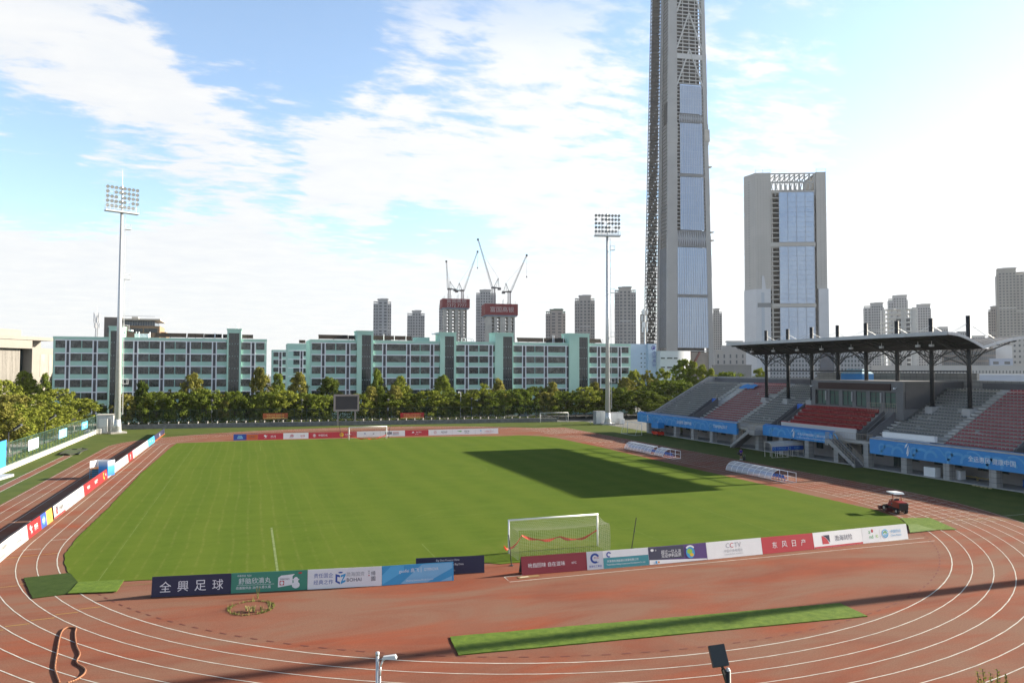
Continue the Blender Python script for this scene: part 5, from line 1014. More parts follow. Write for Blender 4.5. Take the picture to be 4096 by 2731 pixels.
p = fg_pos(1672, 1540, 20.0); t = thing('floodlight_post', 'black square floodlight on a black post at the bottom of the photo', 'floodlight', (p.x, p.y, .01), 0); z = p.z; bx = fg_pos(1650, 1506, 20.0)
MB().tube((0, 0, 0), (0, 0, z), .075, n=14).build('pole', BLK, t, True); MB().tube((0, 0, z), (0, 0, z+.03), .075, .05, n=14).sphere((0, 0, z+.02), .06, 5).build('cap', paint(.6, .6, .6), t, True)
c = Vector((bx.x-p.x, bx.y-p.y, bx.z)); ex = (CR*.86+CU*.12).normalized(); ey = (CU*.75-CR*.30+_f*.45).normalized(); ez = ex.cross(ey).normalized(); ey = ez.cross(ex)
g = MB(); hx, hy, hz = .21, .27, .085; g.hexa([c+ex*a*hx+ey*b*hy+ez*d*hz for d in (-1, 1) for a, b in ((-1, -1), (1, -1), (1, 1), (-1, 1))]); g.build('lamp_housing', paint(.045, .05, .052), t); g = MB(); g.hexa([c+ex*a*hx*.9+ey*b*hy*.9-ez*(hz+d*.012) for d in (1.6, .3) for a, b in ((-1, -1), (1, -1), (1, 1), (-1, 1))]); g.build('lens', glassy('lamp_glass', (.30, .31, .31), .15, .7), t)
MB().bar((0, 0, z-.12), c-ey*.2-ez*.05, .06).bar((0, 0, z-.45), c-ey*.32-ez*.02+Vector((.03, 0, -.02)), .05).build('bracket', BLK, t)
# ------------------------------------------------------------------ trees
LEAF = {'green': leafmat('leaf_green', (.070, .112, .017), (.165, .205, .035)), 'yellow': leafmat('leaf_yellow', (.12, .13, .024), (.25, .235, .06)), 'dark': leafmat('leaf_dark', (.042, .072, .016), (.105, .135, .026)), 'lime': leafmat('leaf_lime', (.11, .150, .022), (.24, .265, .045))}
BARK = mat('bark', (.12, .09, .065), .9, .4, 6, .5); LIMEWASH = mat('limewashed_bark', (.50, .47, .42), .85, .25, 6)
def crown_mesh(name, kind, seed, m, n=96, k=62):
    q = random.Random(seed); g = MB()
    def prof(t):
        if kind == 'cone': return (.08+.46*math.sin(min(1, t*3.2+.25)*math.pi/2)*(1-t)**.75)
        if kind == 'poplar': return (.10+.30*math.sin(math.pi*min(1, t*.9+.12))**.8)
        return .14+.42*math.sin(math.pi*min(1, t*.86+.10))**.7
    lobes = [q.uniform(0, 6.28) for _ in range(3)]
    for c in range(n):
        t = q.random()**.85; a = q.uniform(0, 6.28); r = prof(t)*math.sqrt(q.uniform(.12, 1.0))*(1+.22*math.sin(a*2+lobes[0]+t*4)+.12*math.sin(a*5+lobes[1])); cz = .15+.82*t; cx, cy = r*math.cos(a), r*math.sin(a); R_ = q.uniform(.060, .120)*(1.15-.45*t)
        if kind == 'poplar': R_ *= .8
        for i in range(k):
            u = Vector((q.gauss(0, 1), q.gauss(0, 1), q.gauss(0, 1))).normalized(); p = Vector((cx, cy, cz))+Vector((u.x*1.15, u.y*1.15, u.z*.8))*R_*q.uniform(.35, 1.08)
            nrm = (u+Vector((q.gauss(0, .5), q.gauss(0, .5), q.gauss(.35, .5)))).normalized(); x = nrm.orthogonal().normalized(); y = nrm.cross(x); ro = q.uniform(0, 6.28); x, y = x*math.cos(ro)+y*math.sin(ro), y*math.cos(ro)-x*math.sin(ro)
            s = q.uniform(.012, .026); g.quad(p-x*s-y*s*.6, p+x*s-y*s*.5, p+x*s*.8+y*s*.7, p-x*s*.7+y*s*.6)
    me = bpy.data.meshes.new(name); me.from_pydata(g.v, [], g.f); me.materials.append(m); return me
def trunk_mesh(seed):
    q = random.Random(seed); g = MB(); g.tube((0, 0, 0), (0, 0, .17), .020, .016, 8, 1); g.tube((0, 0, .17), (.005, 0, .55), .016, .008, 8, 0)
    for i in range(7): a = q.uniform(0, 6.28); z = .20+.06*i; l = q.uniform(.18, .30); g.tube((0, 0, z), (l*math.cos(a), l*math.sin(a), z+q.uniform(.10, .22)), .007, .002, 5, 0)
    me = bpy.data.meshes.new('trunk'); me.from_pydata(g.v, [], g.f); me.materials.append(BARK); me.materials.append(LIMEWASH); me.polygons.foreach_set('material_index', g.m); return me
CROWNS = {}; TRUNKS = [trunk_mesh(i) for i in range(3)]; tc_ = 0
def tree(label, x, y, z, w, kind='round', tint='green', group='trees round the field', low=0.0):
    global tc_
    tc_ += 1; key = (kind, tint, tc_ % 3)
    if key not in CROWNS: CROWNS[key] = crown_mesh('crown', kind, {'cone': 5, 'poplar': 23, 'round': 41}[kind]+len(CROWNS)*13, LEAF[tint])
    low = .10 if 'left fence' in group else .07
    t = thing('tree', label, 'tree', (x, y, .004), RND.uniform(0, 6.28), group)
    tr = bpy.data.objects.new('trunk', TRUNKS[tc_ % 3]); COL.objects.link(tr); tr.parent = t; tr.scale = (max(4.5, z*.8),)*2+(z,)
    cr = bpy.data.objects.new('crown', CROWNS[key]); COL.objects.link(cr); cr.parent = t; cr.scale = (w, w*RND.uniform(.9, 1.1), z*(1-low)); cr.location.z = z*low
    return t
def far_tree(label, px, ptop, wpx, Y, kind='round', tint='green', group='trees behind the far wall'):
    p = at(px, ptop, Y); w = (at(px+wpx, ptop, Y)-p).x; tree(label, p.x, Y, p.z, w*(1.5 if kind == 'cone' else 1.5), kind, tint, group)
F1, F2, F3 = 92.5, 98.0, 104.0
for a in [
 ('small yellowish tree just right of the left floodlight mast', 289, 904, 42, F1, 'round', 'yellow'), ('tall dark green pointed tree right of the left floodlight mast', 327, 874, 42, F2, 'cone', 'dark'), ('round green tree between the dark pointed tree and the tall pale one', 360, 898, 52, F1, 'round', 'green'), ('thin sparse reddish topped tree in front of the left building', 389, 894, 26, F2, 'poplar', 'yellow'),
 ('green tree at the left foot of the tall pale crowned tree', 418, 900, 48, F1, 'round', 'green'), ('tall pale yellow crowned tree in front of the left building', 444, 858, 60, F2, 'cone', 'yellow'), ('bushy green tree at the right foot of the tall pale crowned tree', 474, 892, 56, F1, 'round', 'green'), ('small yellowish pointed tree left of the dark glass stair tower', 511, 907, 34, F1, 'cone', 'yellow'), ('round green tree under the dark glass stair tower of the left building', 540, 897, 40, F1, 'round', 'green'),
 ('dark tree filling the gap right of the round tree under the stair tower', 565, 906, 36, F2, 'round', 'dark'), ('tallest pale yellow tree at the right end of the left building', 597, 843, 48, F2, 'cone', 'yellow'), ('green tree in front of the left red banner', 620, 899, 48, F1, 'round', 'green'), ('green tree in front of the narrow setback building', 640, 858, 42, F3, 'cone', 'green'), ('round willow green tree behind the left red banner', 655, 897, 52, F1, 'round', 'lime'),
 ('loose yellow green tree at the left corner of the long turquoise building', 687, 856, 52, F2, 'cone', 'yellow'), ('low green tree right of the left red banner', 704, 902, 44, F1, 'round', 'green'), ('dark rounded tree rising behind the scoreboard', 757, 865, 62, F2, 'cone', 'dark'), ('green tree just left of the scoreboard', 740, 906, 46, F1, 'round', 'green'), ('yellowish green tree peeping out right of the scoreboard', 830, 903, 40, F1, 'round', 'lime'),
 ('yellow brown tree right of the scoreboard', 851, 887, 36, F1, 'cone', 'yellow'), ('slim pointed tree in front of the second stair tower', 868, 848, 34, F2, 'cone', 'green'), ('willow green tree between the scoreboard and the right red banner', 884, 903, 46, F1, 'round', 'green'), ('yellowish tree left of the right red banner', 907, 885, 36, F1, 'cone', 'yellow'), ('tall pointed pale green tree above the right red banner', 920, 864, 46, F2, 'cone', 'lime'), ('round green tree behind the right red banner', 945, 903, 50, F1, 'round', 'green'),
 ('green tree right of the right red banner', 988, 897, 52, F1, 'round', 'lime'), ('tall bright green pointed tree left of the police car', 1015, 862, 52, F2, 'cone', 'green'), ('round green tree left of the pale surveillance pole', 1040, 899, 44, F1, 'round', 'green'), ('dark tree with reddish leaves by the surveillance pole', 1068, 909, 28, F2, 'round', 'dark'), ('upright green tree beside the police car', 1102, 882, 42, F1, 'round', 'lime'), ('pale pointed tree rising behind the police car', 1145, 869, 36, F2, 'cone', 'yellow'), ('round tree above the police car', 1158, 896, 46, F1, 'round', 'green'),
 ('green tree above the dark parked car', 1191, 891, 42, F1, 'round', 'green'), ('dark green tree right of the dark parked car', 1230, 887, 42, F2, 'round', 'dark'), ('yellow tall tree above the far practice goal', 1268, 877, 34, F2, 'cone', 'yellow'), ('yellow green tree left of the far practice goal', 1254, 900, 36, F1, 'round', 'yellow'), ('round green tree behind the far practice goal', 1300, 897, 50, F1, 'round', 'green'), ('bright green tree left of the right floodlight mast', 1346, 888, 44, F1, 'round', 'lime'), ('pale thin topped tree behind the right floodlight mast', 1366, 878, 34, F2, 'cone', 'yellow'), ('green tree partly hidden by the right floodlight mast', 1382, 897, 40, F1, 'round', 'green'),
 ('green tree just right of the right floodlight mast', 1414, 889, 42, F1, 'round', 'green'), ('yellowish tree at the right end of the turquoise building', 1438, 866, 36, F2, 'poplar', 'yellow'), ('wide dark tree right of the grey cabinets', 1464, 896, 60, F1-6, 'round', 'dark'), ('dark bushy tree behind the corner of the grandstand', 1502, 905, 54, F1-4, 'round', 'dark')]: far_tree(*a)
for i, (px, pt, w_, Yf) in enumerate(((306, 908, 46, F2), (343, 903, 44, F2), (404, 906, 44, F1), (458, 905, 46, F1), (492, 903, 46, F2), (526, 910, 40, F2), (583, 905, 44, F2), (607, 908, 42, F1), (636, 910, 44, F1), (672, 906, 46, F2), (722, 910, 44, F1), (868, 908, 44, F1), (898, 910, 44, F2), (928, 909, 44, F1), (966, 904, 48, F2), (1018, 908, 44, F1), (1062, 907, 44, F1), (1085, 903, 44, F2), (1128, 902, 44, F1), (1176, 902, 42, F2), (1212, 900, 44, F1), (1282, 904, 44, F1), (1322, 901, 46, F2), (1400, 902, 44, F1))):
    far_tree('low bushy mid green tree filling the row between the taller trees behind the far wall', px, pt, w_, Yf+.6*(i % 3), 'round', ('green', 'lime', 'green')[i % 3], 'bushy filler trees behind the far wall')
GP = 'poplars behind the grandstand corner'
for a in [('tall loose poplar in front of the pale blue sign building', 1457, 848, 38, 108, 'poplar', 'lime'), ('poplar below the blue vertical company sign', 1489, 850, 40, 108, 'poplar', 'yellow'), ('poplar under the curved white building', 1522, 846, 42, 108, 'poplar', 'lime'), ('tallest poplar at the foot of the skyscraper', 1568, 823, 44, 112, 'poplar', 'green'), ('second tall poplar right of the tallest one', 1590, 829, 40, 112, 'poplar', 'lime'), ('poplar above the far corner of the seats', 1613, 837, 32, 110, 'poplar', 'lime'),
          ('bushy tree between the poplars and the seats', 1540, 872, 66, 96, 'round', 'green'), ('dark bushy tree behind the sloping end wall', 1560, 880, 60, 92, 'round', 'dark'), ('low tree tip above the rear parapet by the beige building', 1632, 846, 28, 108, 'cone', 'lime'), ('row of low round tree tops above the rear parapet', 1672, 853, 52, 108, 'round', 'green'), ('bright low tree under the left roof tip', 1743, 846, 36, 104, 'poplar', 'lime')]: far_tree(*a, group=GP)
def left_tree(label, px, ptop, w, X, kind='round', tint='lime'):
    p = atx(px, ptop, X); tree(label, X, p.y, p.z, w, kind, tint, 'trees beyond the left fence')
for a in [
 ('pale tree at the left edge, topmost of the left grove', 4, 873, 8.5, -76, 'round', 'lime'), ('tall yellow green tree in front of the cream office building', 56, 853, 10, -75, 'cone', 'lime'), ('tree at the right corner of the cream office building', 100, 855, 8, -76, 'cone', 'green'), ('pointed tree at the left corner of the turquoise building', 144, 847, 8.5, -72, 'cone', 'lime'), ('tree in front of the first windows of the turquoise building', 178, 883, 8, -66, 'round', 'lime'), ('last tree of the left grove, close to the floodlight mast', 213, 896, 8.5, -62, 'round', 'green'),
 ('rounded tree below the pointed corner tree', 135, 893, 9, -64, 'round', 'lime'), ('orange tinted tree in the second row at the left', 30, 906, 9, -66, 'round', 'yellow'), ('light green tree in the second row below the office corner', 82, 905, 9, -66, 'round', 'lime'), ('tree leaning over the middle fence banner', 172, 913, 8, -58.5, 'round', 'lime'), ('tree behind the second lamp post of the left fence', 112, 928, 8, -58.5, 'round', 'lime'), ('tree behind the pale sky fence banner', 72, 935, 7.5, -58, 'round', 'lime'), ('tree at the left edge behind the large blue fence banner', 24, 930, 8.5, -59, 'round', 'lime'), ('nearest tree cut by the left edge', -8, 925, 9, -60, 'round', 'yellow'), ('tree behind the farthest fence banner', 200, 917, 7, -57.5, 'round', 'green')]: left_tree(*a)
for i, (px, X) in enumerate(((60, -88), (120, -86), (170, -82), (205, -76))): left_tree('dark tree deep in the left grove, number %s from the left' % ('one', 'two', 'three', 'four')[i] if False else ('dark tree deep in the left grove below the office fins', 'dark tree deep in the left grove at the office end wall', 'dark tree deep in the left grove before the first stair tower', 'dark tree deep in the left grove next to the cream hut')[i], px, 886+4*i, 10, X, 'round', 'dark')
# hedges
def hedge(label, pts, w, h, m, n):
    q = random.Random(3); g = MB()
    for (a, b) in zip(pts, pts[1:]):
        for i in range(n):
            t = q.random(); p = Vector((a[0]+(b[0]-a[0])*t+q.uniform(-w, w)/2, a[1]+(b[1]-a[1])*t+q.uniform(-w, w)/2, q.uniform(.05, h)*(1+.1*math.sin(t*60)))); u = Vector((q.gauss(0, 1), q.gauss(0, 1), q.gauss(.3, 1))).normalized(); x = u.orthogonal().normalized(); y = u.cross(x); s = q.uniform(.07, .15); g.quad(p-x*s-y*s, p+x*s-y*s, p+x*s+y*s, p-x*s+y*s)
    o = g.build('hedge', m); o['label'] = label; o['category'] = 'hedge'
hedge('dark clipped hedge running along behind the far stone wall', [(-49, fwy(-49)+1.6), (0, fwy(0)+1.6), (50, fwy(50)+1.6)], 1.0, 1.35, LEAF['dark'], 5200)
hedge('taller dark hedge line under the trees across the far road', [(-50, 103), (48, 100)], 1.8, 2.6, LEAF['dark'], 9000)
hedge('green shrubs at the foot of the left fence', [(WX-1.2, -20), (WX-1.2, 70)], .9, 1.3, LEAF['green'], 8000)
# row of little stone bollards behind the wall
p0 = MB().lathe([(.12, 0), (.11, .22), (.18, .26), (.18, .40), (.08, .48)], n=8).build('stone_bollard', mat('pale_stone', (.50, .47, .43), .8, .2, 3)); bx_ = []
for i in range(46):
    x = -48+2.1*i; o = p0 if i == 0 else link_copy(p0); o.location = (x, fwy(x)+.25, 1.06); o['label'] = 'small pale stone post in the row on top of the far wall'; o['category'] = 'post'; o['group'] = 'small stone posts on the far wall'
# shrub at the bottom right
p = fg_pos(2290, 1585, 17.0); t = thing('shrub', 'leafy shrub tips at the bottom right corner', 'shrub', (p.x, p.y, .01)); q = random.Random(9); g = MB(); s_ = MB()
for i in range(26):
    tx_, ty_ = q.uniform(-.75, .45), q.uniform(-.5, .5); h = p.z+.16+q.uniform(-.35, .05)+(.28 if -.15 < tx_ < .15 else 0); b0 = Vector((tx_*.4, ty_*.4, h-2.2)); b1 = Vector((tx_, ty_, h)); s_.bar(b0, b1, .012)
    for k in range(70):
        c = b0.lerp(b1, .45+.55*k/70); a = q.uniform(0, 6.28); d = Vector((math.cos(a), math.sin(a), q.uniform(.1, .9))).normalized(); e = d.cross(Vector((0, 0, 1))).normalized()*.022; l = q.uniform(.06, .11); g.quad(c, c+d*l*.5+e, c+d*l, c+d*l*.5-e)
s_.tube((0, 0, 0), (0, 0, p.z-2.4), .06, .04, 8); s_.build('stem', BARK, t); g.build('foliage', LEAF['lime'], t)
# ------------------------------------------------------------------ turquoise buildings and their neighbours
TQ = mat('turquoise_render', (.44, .66, .58), .85, .12, .25, col2=(.40, .61, .53)); TQW = paint(.82, .84, .88, .7); TQD = mat('dark_panel', (.075, .075, .09), .6, .25, .5); TQG = glassy('stair_glass', (.035, .05, .055), .12, .7)
PANE = mat('curtained_glass', (.13, .145, .14), .18, .5, .55, spec=.7, col2=(.012, .020, .022), detail=2)
_r = [n for n in PANE.node_tree.nodes if n.type == 'VALTORGB'][0].color_ramp; _r.elements[0].position = .46; _r.elements[1].position = .70
_n = [n for n in PANE.node_tree.nodes if n.type == 'TEX_NOISE'][0]; _n.noise_dimensions = '4D'; _o = PANE.node_tree.nodes.new('ShaderNodeObjectInfo'); _k = PANE.node_tree.nodes.new('ShaderNodeMath'); _k.operation = 'MULTIPLY'; _k.inputs[1].default_value = 60; PANE.node_tree.links.new(_o.outputs['Random'], _k.inputs[0]); PANE.node_tree.links.new(_k.outputs[0], _n.inputs['W']); SOLAR = mat('solar_rack', (.035, .028, .022), .5, .4, .4)
def zx(s, x): return {1: 0, 2: 588, 3: 1176}[s]+x/3.9985
_win = {}
def window(root, x, z, w, h, y=-.02):
    k = round(w, 1)
    if k not in _win:
        W_ = k; g = MB(); t = .08; g.box(0, -.06, 0, W_, .0, t).box(0, -.06, h-t, W_, .0, h).box(0, -.06, t, t, .0, h-t).box(W_-t, -.06, t, W_, .0, h-t).box(t, -.05, h*.68, W_-t, .0, h*.68+.06)
        n = max(2, round(W_/.85))
        for i in range(1, n): g.box(W_*i/n-.03, -.045, t, W_*i/n+.03, -.001, h-t)
        f = g.build('window', FRAMED, root); p = MB()
        for i in range(n): p.quad((W_*i/n+.02, -.014, .04), (W_*(i+1)/n-.02, -.014, .04), (W_*(i+1)/n-.02, -.014, h-.04), (W_*i/n+.02, -.014, h-.04))
        p.build('pane', PANE, f); _win[k] = f; f.location = (x, y, z); return f
    f = link_copy(_win[k], root); f.location = (x, y, z)
    for c in _win[k].children: link_copy(c, f)
    return f
def teal(label, Y, xl, xr, depth, wins, darks, towers, ztop, zw, pitch, rows, solar, wh=1.85, maxw=100, name='turquoise_building'):
    X0 = at(xl, 800, Y).x; X1 = at(xr, 800, Y).x; t = thing(name, label, 'building', (X0, Y, .0)); L = X1-X0; u = lambda px: at(px, 800, Y).x-X0
    MB().box(0, 0, 0, L, depth, ztop-.6).build('wall', TQ, t); MB().box(-.06, -.10, ztop-.598, L+.06, .3, ztop).box(-.06, .302, ztop-.598, .24, depth, ztop).box(L-.24, .302, ztop-.598, L+.06, depth, ztop).box(-.06, depth+.002, ztop-.598, L+.06, depth+.25, ztop).build('parapet', TQ, t)
    led = MB(); ver = MB(); n = 0; rest = MB(); restp = MB()
    segs = []; tw = sorted((u(a), u(b)) for a, b, *_ in towers); x = .0
    for a, b in tw: segs.append((x, a)); x = b
    segs.append((x, L))
    for r in range(rows):
        z = zw-pitch*r
        for a, b in segs: led.box(a+.3, -.10, z+.01, b-.3, -.002, z+.25)
    for a, b in darks:
        ua, ub = u(a), u(b); zb_ = zw-pitch*rows+1; dk = MB()
        for r in range(rows): dk.box(ua, -.05, zw-pitch*r-pitch+.18, ub, -.003, zw-pitch*r)
        dk.build('dark_panel', TQD, t); ver.box(ua-.30, -.08, zb_, ua-.004, -.004, zw+.18).box(ub+.004, -.08, zb_, ub+.30, -.004, zw+.18)
    led.build('floor_band', TQW, t); ver.build('pier', TQW, t)
    for r in range(rows):
        z = zw-pitch*r-wh
        for a, b in wins:
            ua, ub = u(a), u(b)
            if n < maxw: window(t, ua, z, ub-ua, wh, -.004); n += 1
            else: rest.box(ua, -.06, z, ub, -.002, z+wh); [restp.box(ua+(ub-ua)*i/3+.05, -.075, z+.1, ua+(ub-ua)*(i+1)/3-.05, -.061, z+wh-.1) for i in range(3)]
    if rest.v: w_ = rest.build('lower_windows', FRAMED, t, kind='stuff'); restp.build('panes', PANE, w_)
    for a, b, ga, gb, zt in towers:
        ua, ub, va, vb = u(a), u(b), u(ga), u(gb)
        MB().box(ua, .35, ztop, ub, 5.5, zt-.3).box(ua, -.45, zw-pitch*rows, va-.004, .349, zt-.3).box(vb+.004, -.45, zw-pitch*rows, ub, .349, zt-.3).box(ua-.15, -.55, zt-.298, ub+.15, 5.6, zt).box(va-.002, -.44, zt-1.2, vb+.002, .348, zt-.302).build('stair_tower', TQ, t)
        g = MB().box(va, -.30, 2, vb, -.2, zt-1.21).build('stair_glazing', TQG, t); f = MB(); k = 4
        for i in range(k+1): q = va+(vb-va)*i/k; f.box(q-.05, -.40, 2, q+.05, -.301, zt-1.25)
        z = 3.
        while z < zt-1.3: f.box(va+.06, -.39, z, vb-.06, -.302, z+.07); z += 1.09
        f.build('glazing_bars', FRAMED, g); f = MB()
        for r in range(rows): [f.box(va+.15+(vb-va)*i/4, -.315, zw-pitch*r-.5, va+(vb-va)*(i+.6)/4, -.301, zw-pitch*r-.2) for i in range(4)]
        f.build('landing_light', paint(.30, .40, .40), g)
    for a, b, h in solar:
        ua, ub = u(a), u(b); g = MB(); n_ = max(2, int((ub-ua)/3)); g.hexa([(ua, 2.2, ztop+.25), (ub, 2.2, ztop+.25), (ub, 2.3, ztop+.25), (ua, 2.3, ztop+.25), (ua, 3.5, ztop+h), (ub, 3.5, ztop+h), (ub, 3.6, ztop+h), (ua, 3.6, ztop+h)])
        for i in range(n_+1): q = ua+(ub-ua)*i/n_; g.bar((q, 2.1, ztop-.3), (q, 3.4, ztop+h), .07).bar((q, 1.6, ztop-.3), (q, 1.6, ztop+h*.9), .06); i < n_ and g.bar((q, 1.6, ztop+.2), (q+(ub-ua)/n_, 1.6, ztop+h*.85), .05)
        g.build('solar_panel', SOLAR, t)
    return t, u
Z1 = lambda l: [(zx(1, a), zx(1, b)) for a, b in l]
w1 = Z1([(510, 600), (650, 745), (755, 850), (900, 995), (1128, 1220), (1272, 1365), (1375, 1465), (1515, 1605), (1613, 1705), (1755, 1845), (1855, 1945), (1993, 2083), (2210, 2300), (2353, 2430)])
d1 = Z1([(612, 636), (862, 888), (1235, 1260), (1478, 1502), (1718, 1742), (1957, 1982), (2312, 2337)])
t, u = teal('turquoise school building with dark stair towers behind the left half of the far trees', 112, zx(1, 487), zx(1, 2449), 14, w1, d1, [(zx(1, 1000), zx(1, 1125), zx(1, 1015), zx(1, 1112), 24.6), (zx(1, 2085), zx(1, 2215), zx(1, 2100), zx(1, 2198), 24.5)], 21.8, 20.8, 3.27, 6,
            [(zx(1, 1410), zx(1, 1700), 1.4), (zx(1, 1715), zx(1, 1862), 1.4), (zx(1, 1870), zx(1, 2030), 1.35), (zx(1, 2045), zx(1, 2082), 1.3), (zx(1, 2222), zx(1, 2322), 1.3)])
g = MB()
for px in (1242, 1266, 1367, 1970): q = u(zx(1, px)); g.tube((q, 1.5, 21.5), (q, 1.5, 23.3), .14, n=6)
g.box(u(zx(1, 1218)), 3, 21.5, u(zx(1, 1345)), 6, 22.9).box(u(zx(1, 1170)), 1, 23.5, u(zx(1, 1200)), 4, 23.8).tube((u(zx(1, 2170)), 2, 24.5), (u(zx(1, 2170)), 2, 25.9), .2, n=6).tube((u(zx(1, 2185)), 2, 24.5), (u(zx(1, 2185)), 2, 26.1), .15, n=6).tube((u(zx(1, 2088)), 1, 24.5), (u(zx(1, 2088)), 1, 25.3), .05, n=5); g.build('roof_vent', TQW, t)
Z2 = lambda l: [(zx(2, a), zx(2, b)) for a, b in l]; Z3 = lambda l: [(zx(3, a), zx(3, b)) for a, b in l]
w2 = Z2([(515, 598), (642, 727), (737, 822), (868, 953), (1073, 1160), (1200, 1380), (1422, 1503), (1512, 1595), (1638, 1720), (1835, 1915), (1957, 2040), (2052, 2132), (2177, 2253)])+Z3([(10, 90), (130, 205), (213, 290), (332, 490), (528, 603), (707, 778), (818, 885), (895, 968), (1005, 1070)])
d2 = Z2([(607, 630), (833, 857), (1168, 1192), (1388, 1412), (1605, 1628), (1925, 1947), (2143, 2167)])+Z3([(100, 122), (300, 322), (500, 520), (787, 808), (978, 997)])
t, u = teal('long turquoise school building with four stair towers behind the scoreboard', 112, zx(2, 497), zx(3, 1090), 16, w2, d2, [(zx(2, 925), zx(2, 1075), zx(2, 970), zx(2, 1055), 24.6), (zx(2, 1688), zx(2, 1835), zx(2, 1732), zx(2, 1815), 24.6), (zx(2, 2192), zx(2, 2360), zx(2, 2265), zx(2, 2350), 24.8), (zx(3, 520), zx(3, 705), zx(3, 612), zx(3, 690), 25.0)], 21.95, 20.9, 3.27, 6,
            [(zx(2, 582), zx(2, 855), 1.5), (zx(2, 862), zx(2, 920), 1.4), (zx(2, 1078), zx(2, 1445), 1.5), (zx(3, 78), zx(3, 520), 1.6), (zx(3, 708), zx(3, 856), 1.6)])
g = MB()
for px in (1178, 1275, 1382): q = u(zx(2, px)); g.tube((q, 1, 21.8), (q, 1, 23.8), .1, n=6)
for px in (1898, 1930, 1985, 2005): q = u(zx(2, px)); g.tube((q, 1, 21.8), (q, 1, 23.0), .1, n=6)
g.bar((u(zx(2, 1930)), 1, 22.9), (u(zx(2, 2005)), 1, 22.9), .12).box(u(zx(2, 1640)), 1, 24.0, u(zx(2, 1690)), 4, 24.25)
for px in (300, 385, 397, 485): q = u(zx(3, px)); g.tube((q, 1, 21.8), (q, 1, 24.3), .09, n=6)
g.build('roof_vent', TQW, t); MB().box(u(zx(2, 1485)), 3, 21.9, u(zx(2, 1615)), 7, 23.1).build('roof_hut', TQ, t)
w3 = Z2([(162, 208), (245, 290)]); teal('narrow turquoise building set back in the gap, left piece', 232, zx(2, 150), zx(2, 304), 14, w3, Z2([(215, 235)]), [], 21.9, 20.9, 3.27, 6, [])
w4 = Z2([(345, 402), (435, 480)]); teal('turquoise building set back in the gap, right piece', 196, zx(2, 290), zx(2, 520), 14, w4, Z2([(410, 428)]), [], 23.5, 20.6, 3.27, 6, [(zx(2, 400), zx(2, 455), 1.5)])
MB().box(0, 0, 0, 1, 1, 1)
# cream office building on the left, turned towards the sun
CRM = mat('cream_stone_wall', (.26, .24, .215), .8, .1, .4); CRF = mat('cream_fin', (.24, .225, .205), .8, .1, .5)
a = at(-60, 850, 118); b = at(121, 850, 140); c = at(121, 850, 150)
d = Vector((b.x-a.x, b.y-a.y, 0)); L = d.length; rz = math.atan2(d.y, d.x); t = thing('office_building', 'cream stone office building with tall fins at the left edge', 'building', (a.x, a.y, 0), rz)
zt = at(121, 776, b.y).z; zr = at(89, 757, b.y).z; D_ = 26
MB().box(0, 4, 0, L*.70, D_, zt-.01).box(L*.71, 0, 0, L, D_, zt-3).box(0, 0, zt-3.2, L*.709, 3.99, zt-.9).box(0, -.25, zt-.898, L+.2, 3.98, zt).box(L*.71, 3.981, zt-2.99, L, D_, zt).build('wall', CRM, t)
MB().box(0, 2.6, 0, L*.69, 3.9, zt-3.3).build('glazing', GLASSD, t); g = MB(); n = 34
for i in range(n): x = L*.61*i/n; g.box(x, 1.6, 0, x+.62, 2.59, zt-3.3)
g.build('fins', CRF, t)
e = MB()
for k in range(4):
    for r in range(2): e.box(L*.82+3.1*k, -.06, 4+7.5*r, L*.82+3.1*k+2.2, -.003, 10.2+7.5*r)
e.build('louvre_bay', mat('louvre', (.36, .33, .28), .7, .3, 1.5, stretch=(1, 8, .2)), t); MB().box(L-14, 9, zt, L-1.5, D_-3, zr).build('roof_storey', mat('office_roof_storey', (.27, .25, .22), .8, .1, .5), t); MB().box(L-26, 10, zt, L-10, D_-5, zr+4.2).build('roof_plant_room', paint(.11, .035, .035, .8), t); MB().box(0, 6, zt, L-26.1, D_-4, zr+1.2).build('roof_screen', mat('roof_screen', (.27, .27, .27), .8, .1, .5), t); MB().sphere((L-.6, 12, zt+.9), 1.1, 7).build('roof_dome', GREYM, t)
# brown office tower behind the left turquoise building
Y = 215; u0 = at(zx(1, 955), 760, Y); u1 = at(zx(1, 1465), 760, Y); zt = at(zx(1, 1000), 689+157/4, Y).z; zb = at(zx(1, 1400), 689+237/4, Y).z; t = thing('office_tower', 'brown office tower with a flying roof behind the left turquoise building', 'building', (u0.x, Y, 0)); U = lambda p: at(zx(1, p), 760, Y).x-u0.x
BRN = mat('brown_stone', (.30, .21, .135), .85, .12, .3); MB().box(0, 0, 0, U(1115), 18, zt).build('dark_slab', mat('brown_grey_stone', (.17, .15, .135), .85, .12, .3), t); MB().box(U(1115)+.01, .5, 0, U(1465), 18, zb).build('wall', BRN, t); MB().box(U(1465)+.01, 3, 0, U(1518), 16, zb-2.2).build('side_wing', BRN, t)
MB().box(U(1115)+.02, 1.2, zb, U(1418), 16, zt-1.1).build('glazing', glassy('blue_grey_glass', (.10, .14, .19), .15, .6), t); g = MB()
for i in range(14): x = U(1115)+(U(1418)-U(1115))*i/13; g.box(x-.07, 1.0, zb+.01, x+.07, 1.19, zt-1.12)
for z in (zb+1.8, zb+3.6): g.box(U(1115)+.1, 1.05, z, U(1418), 1.18, z+.12)
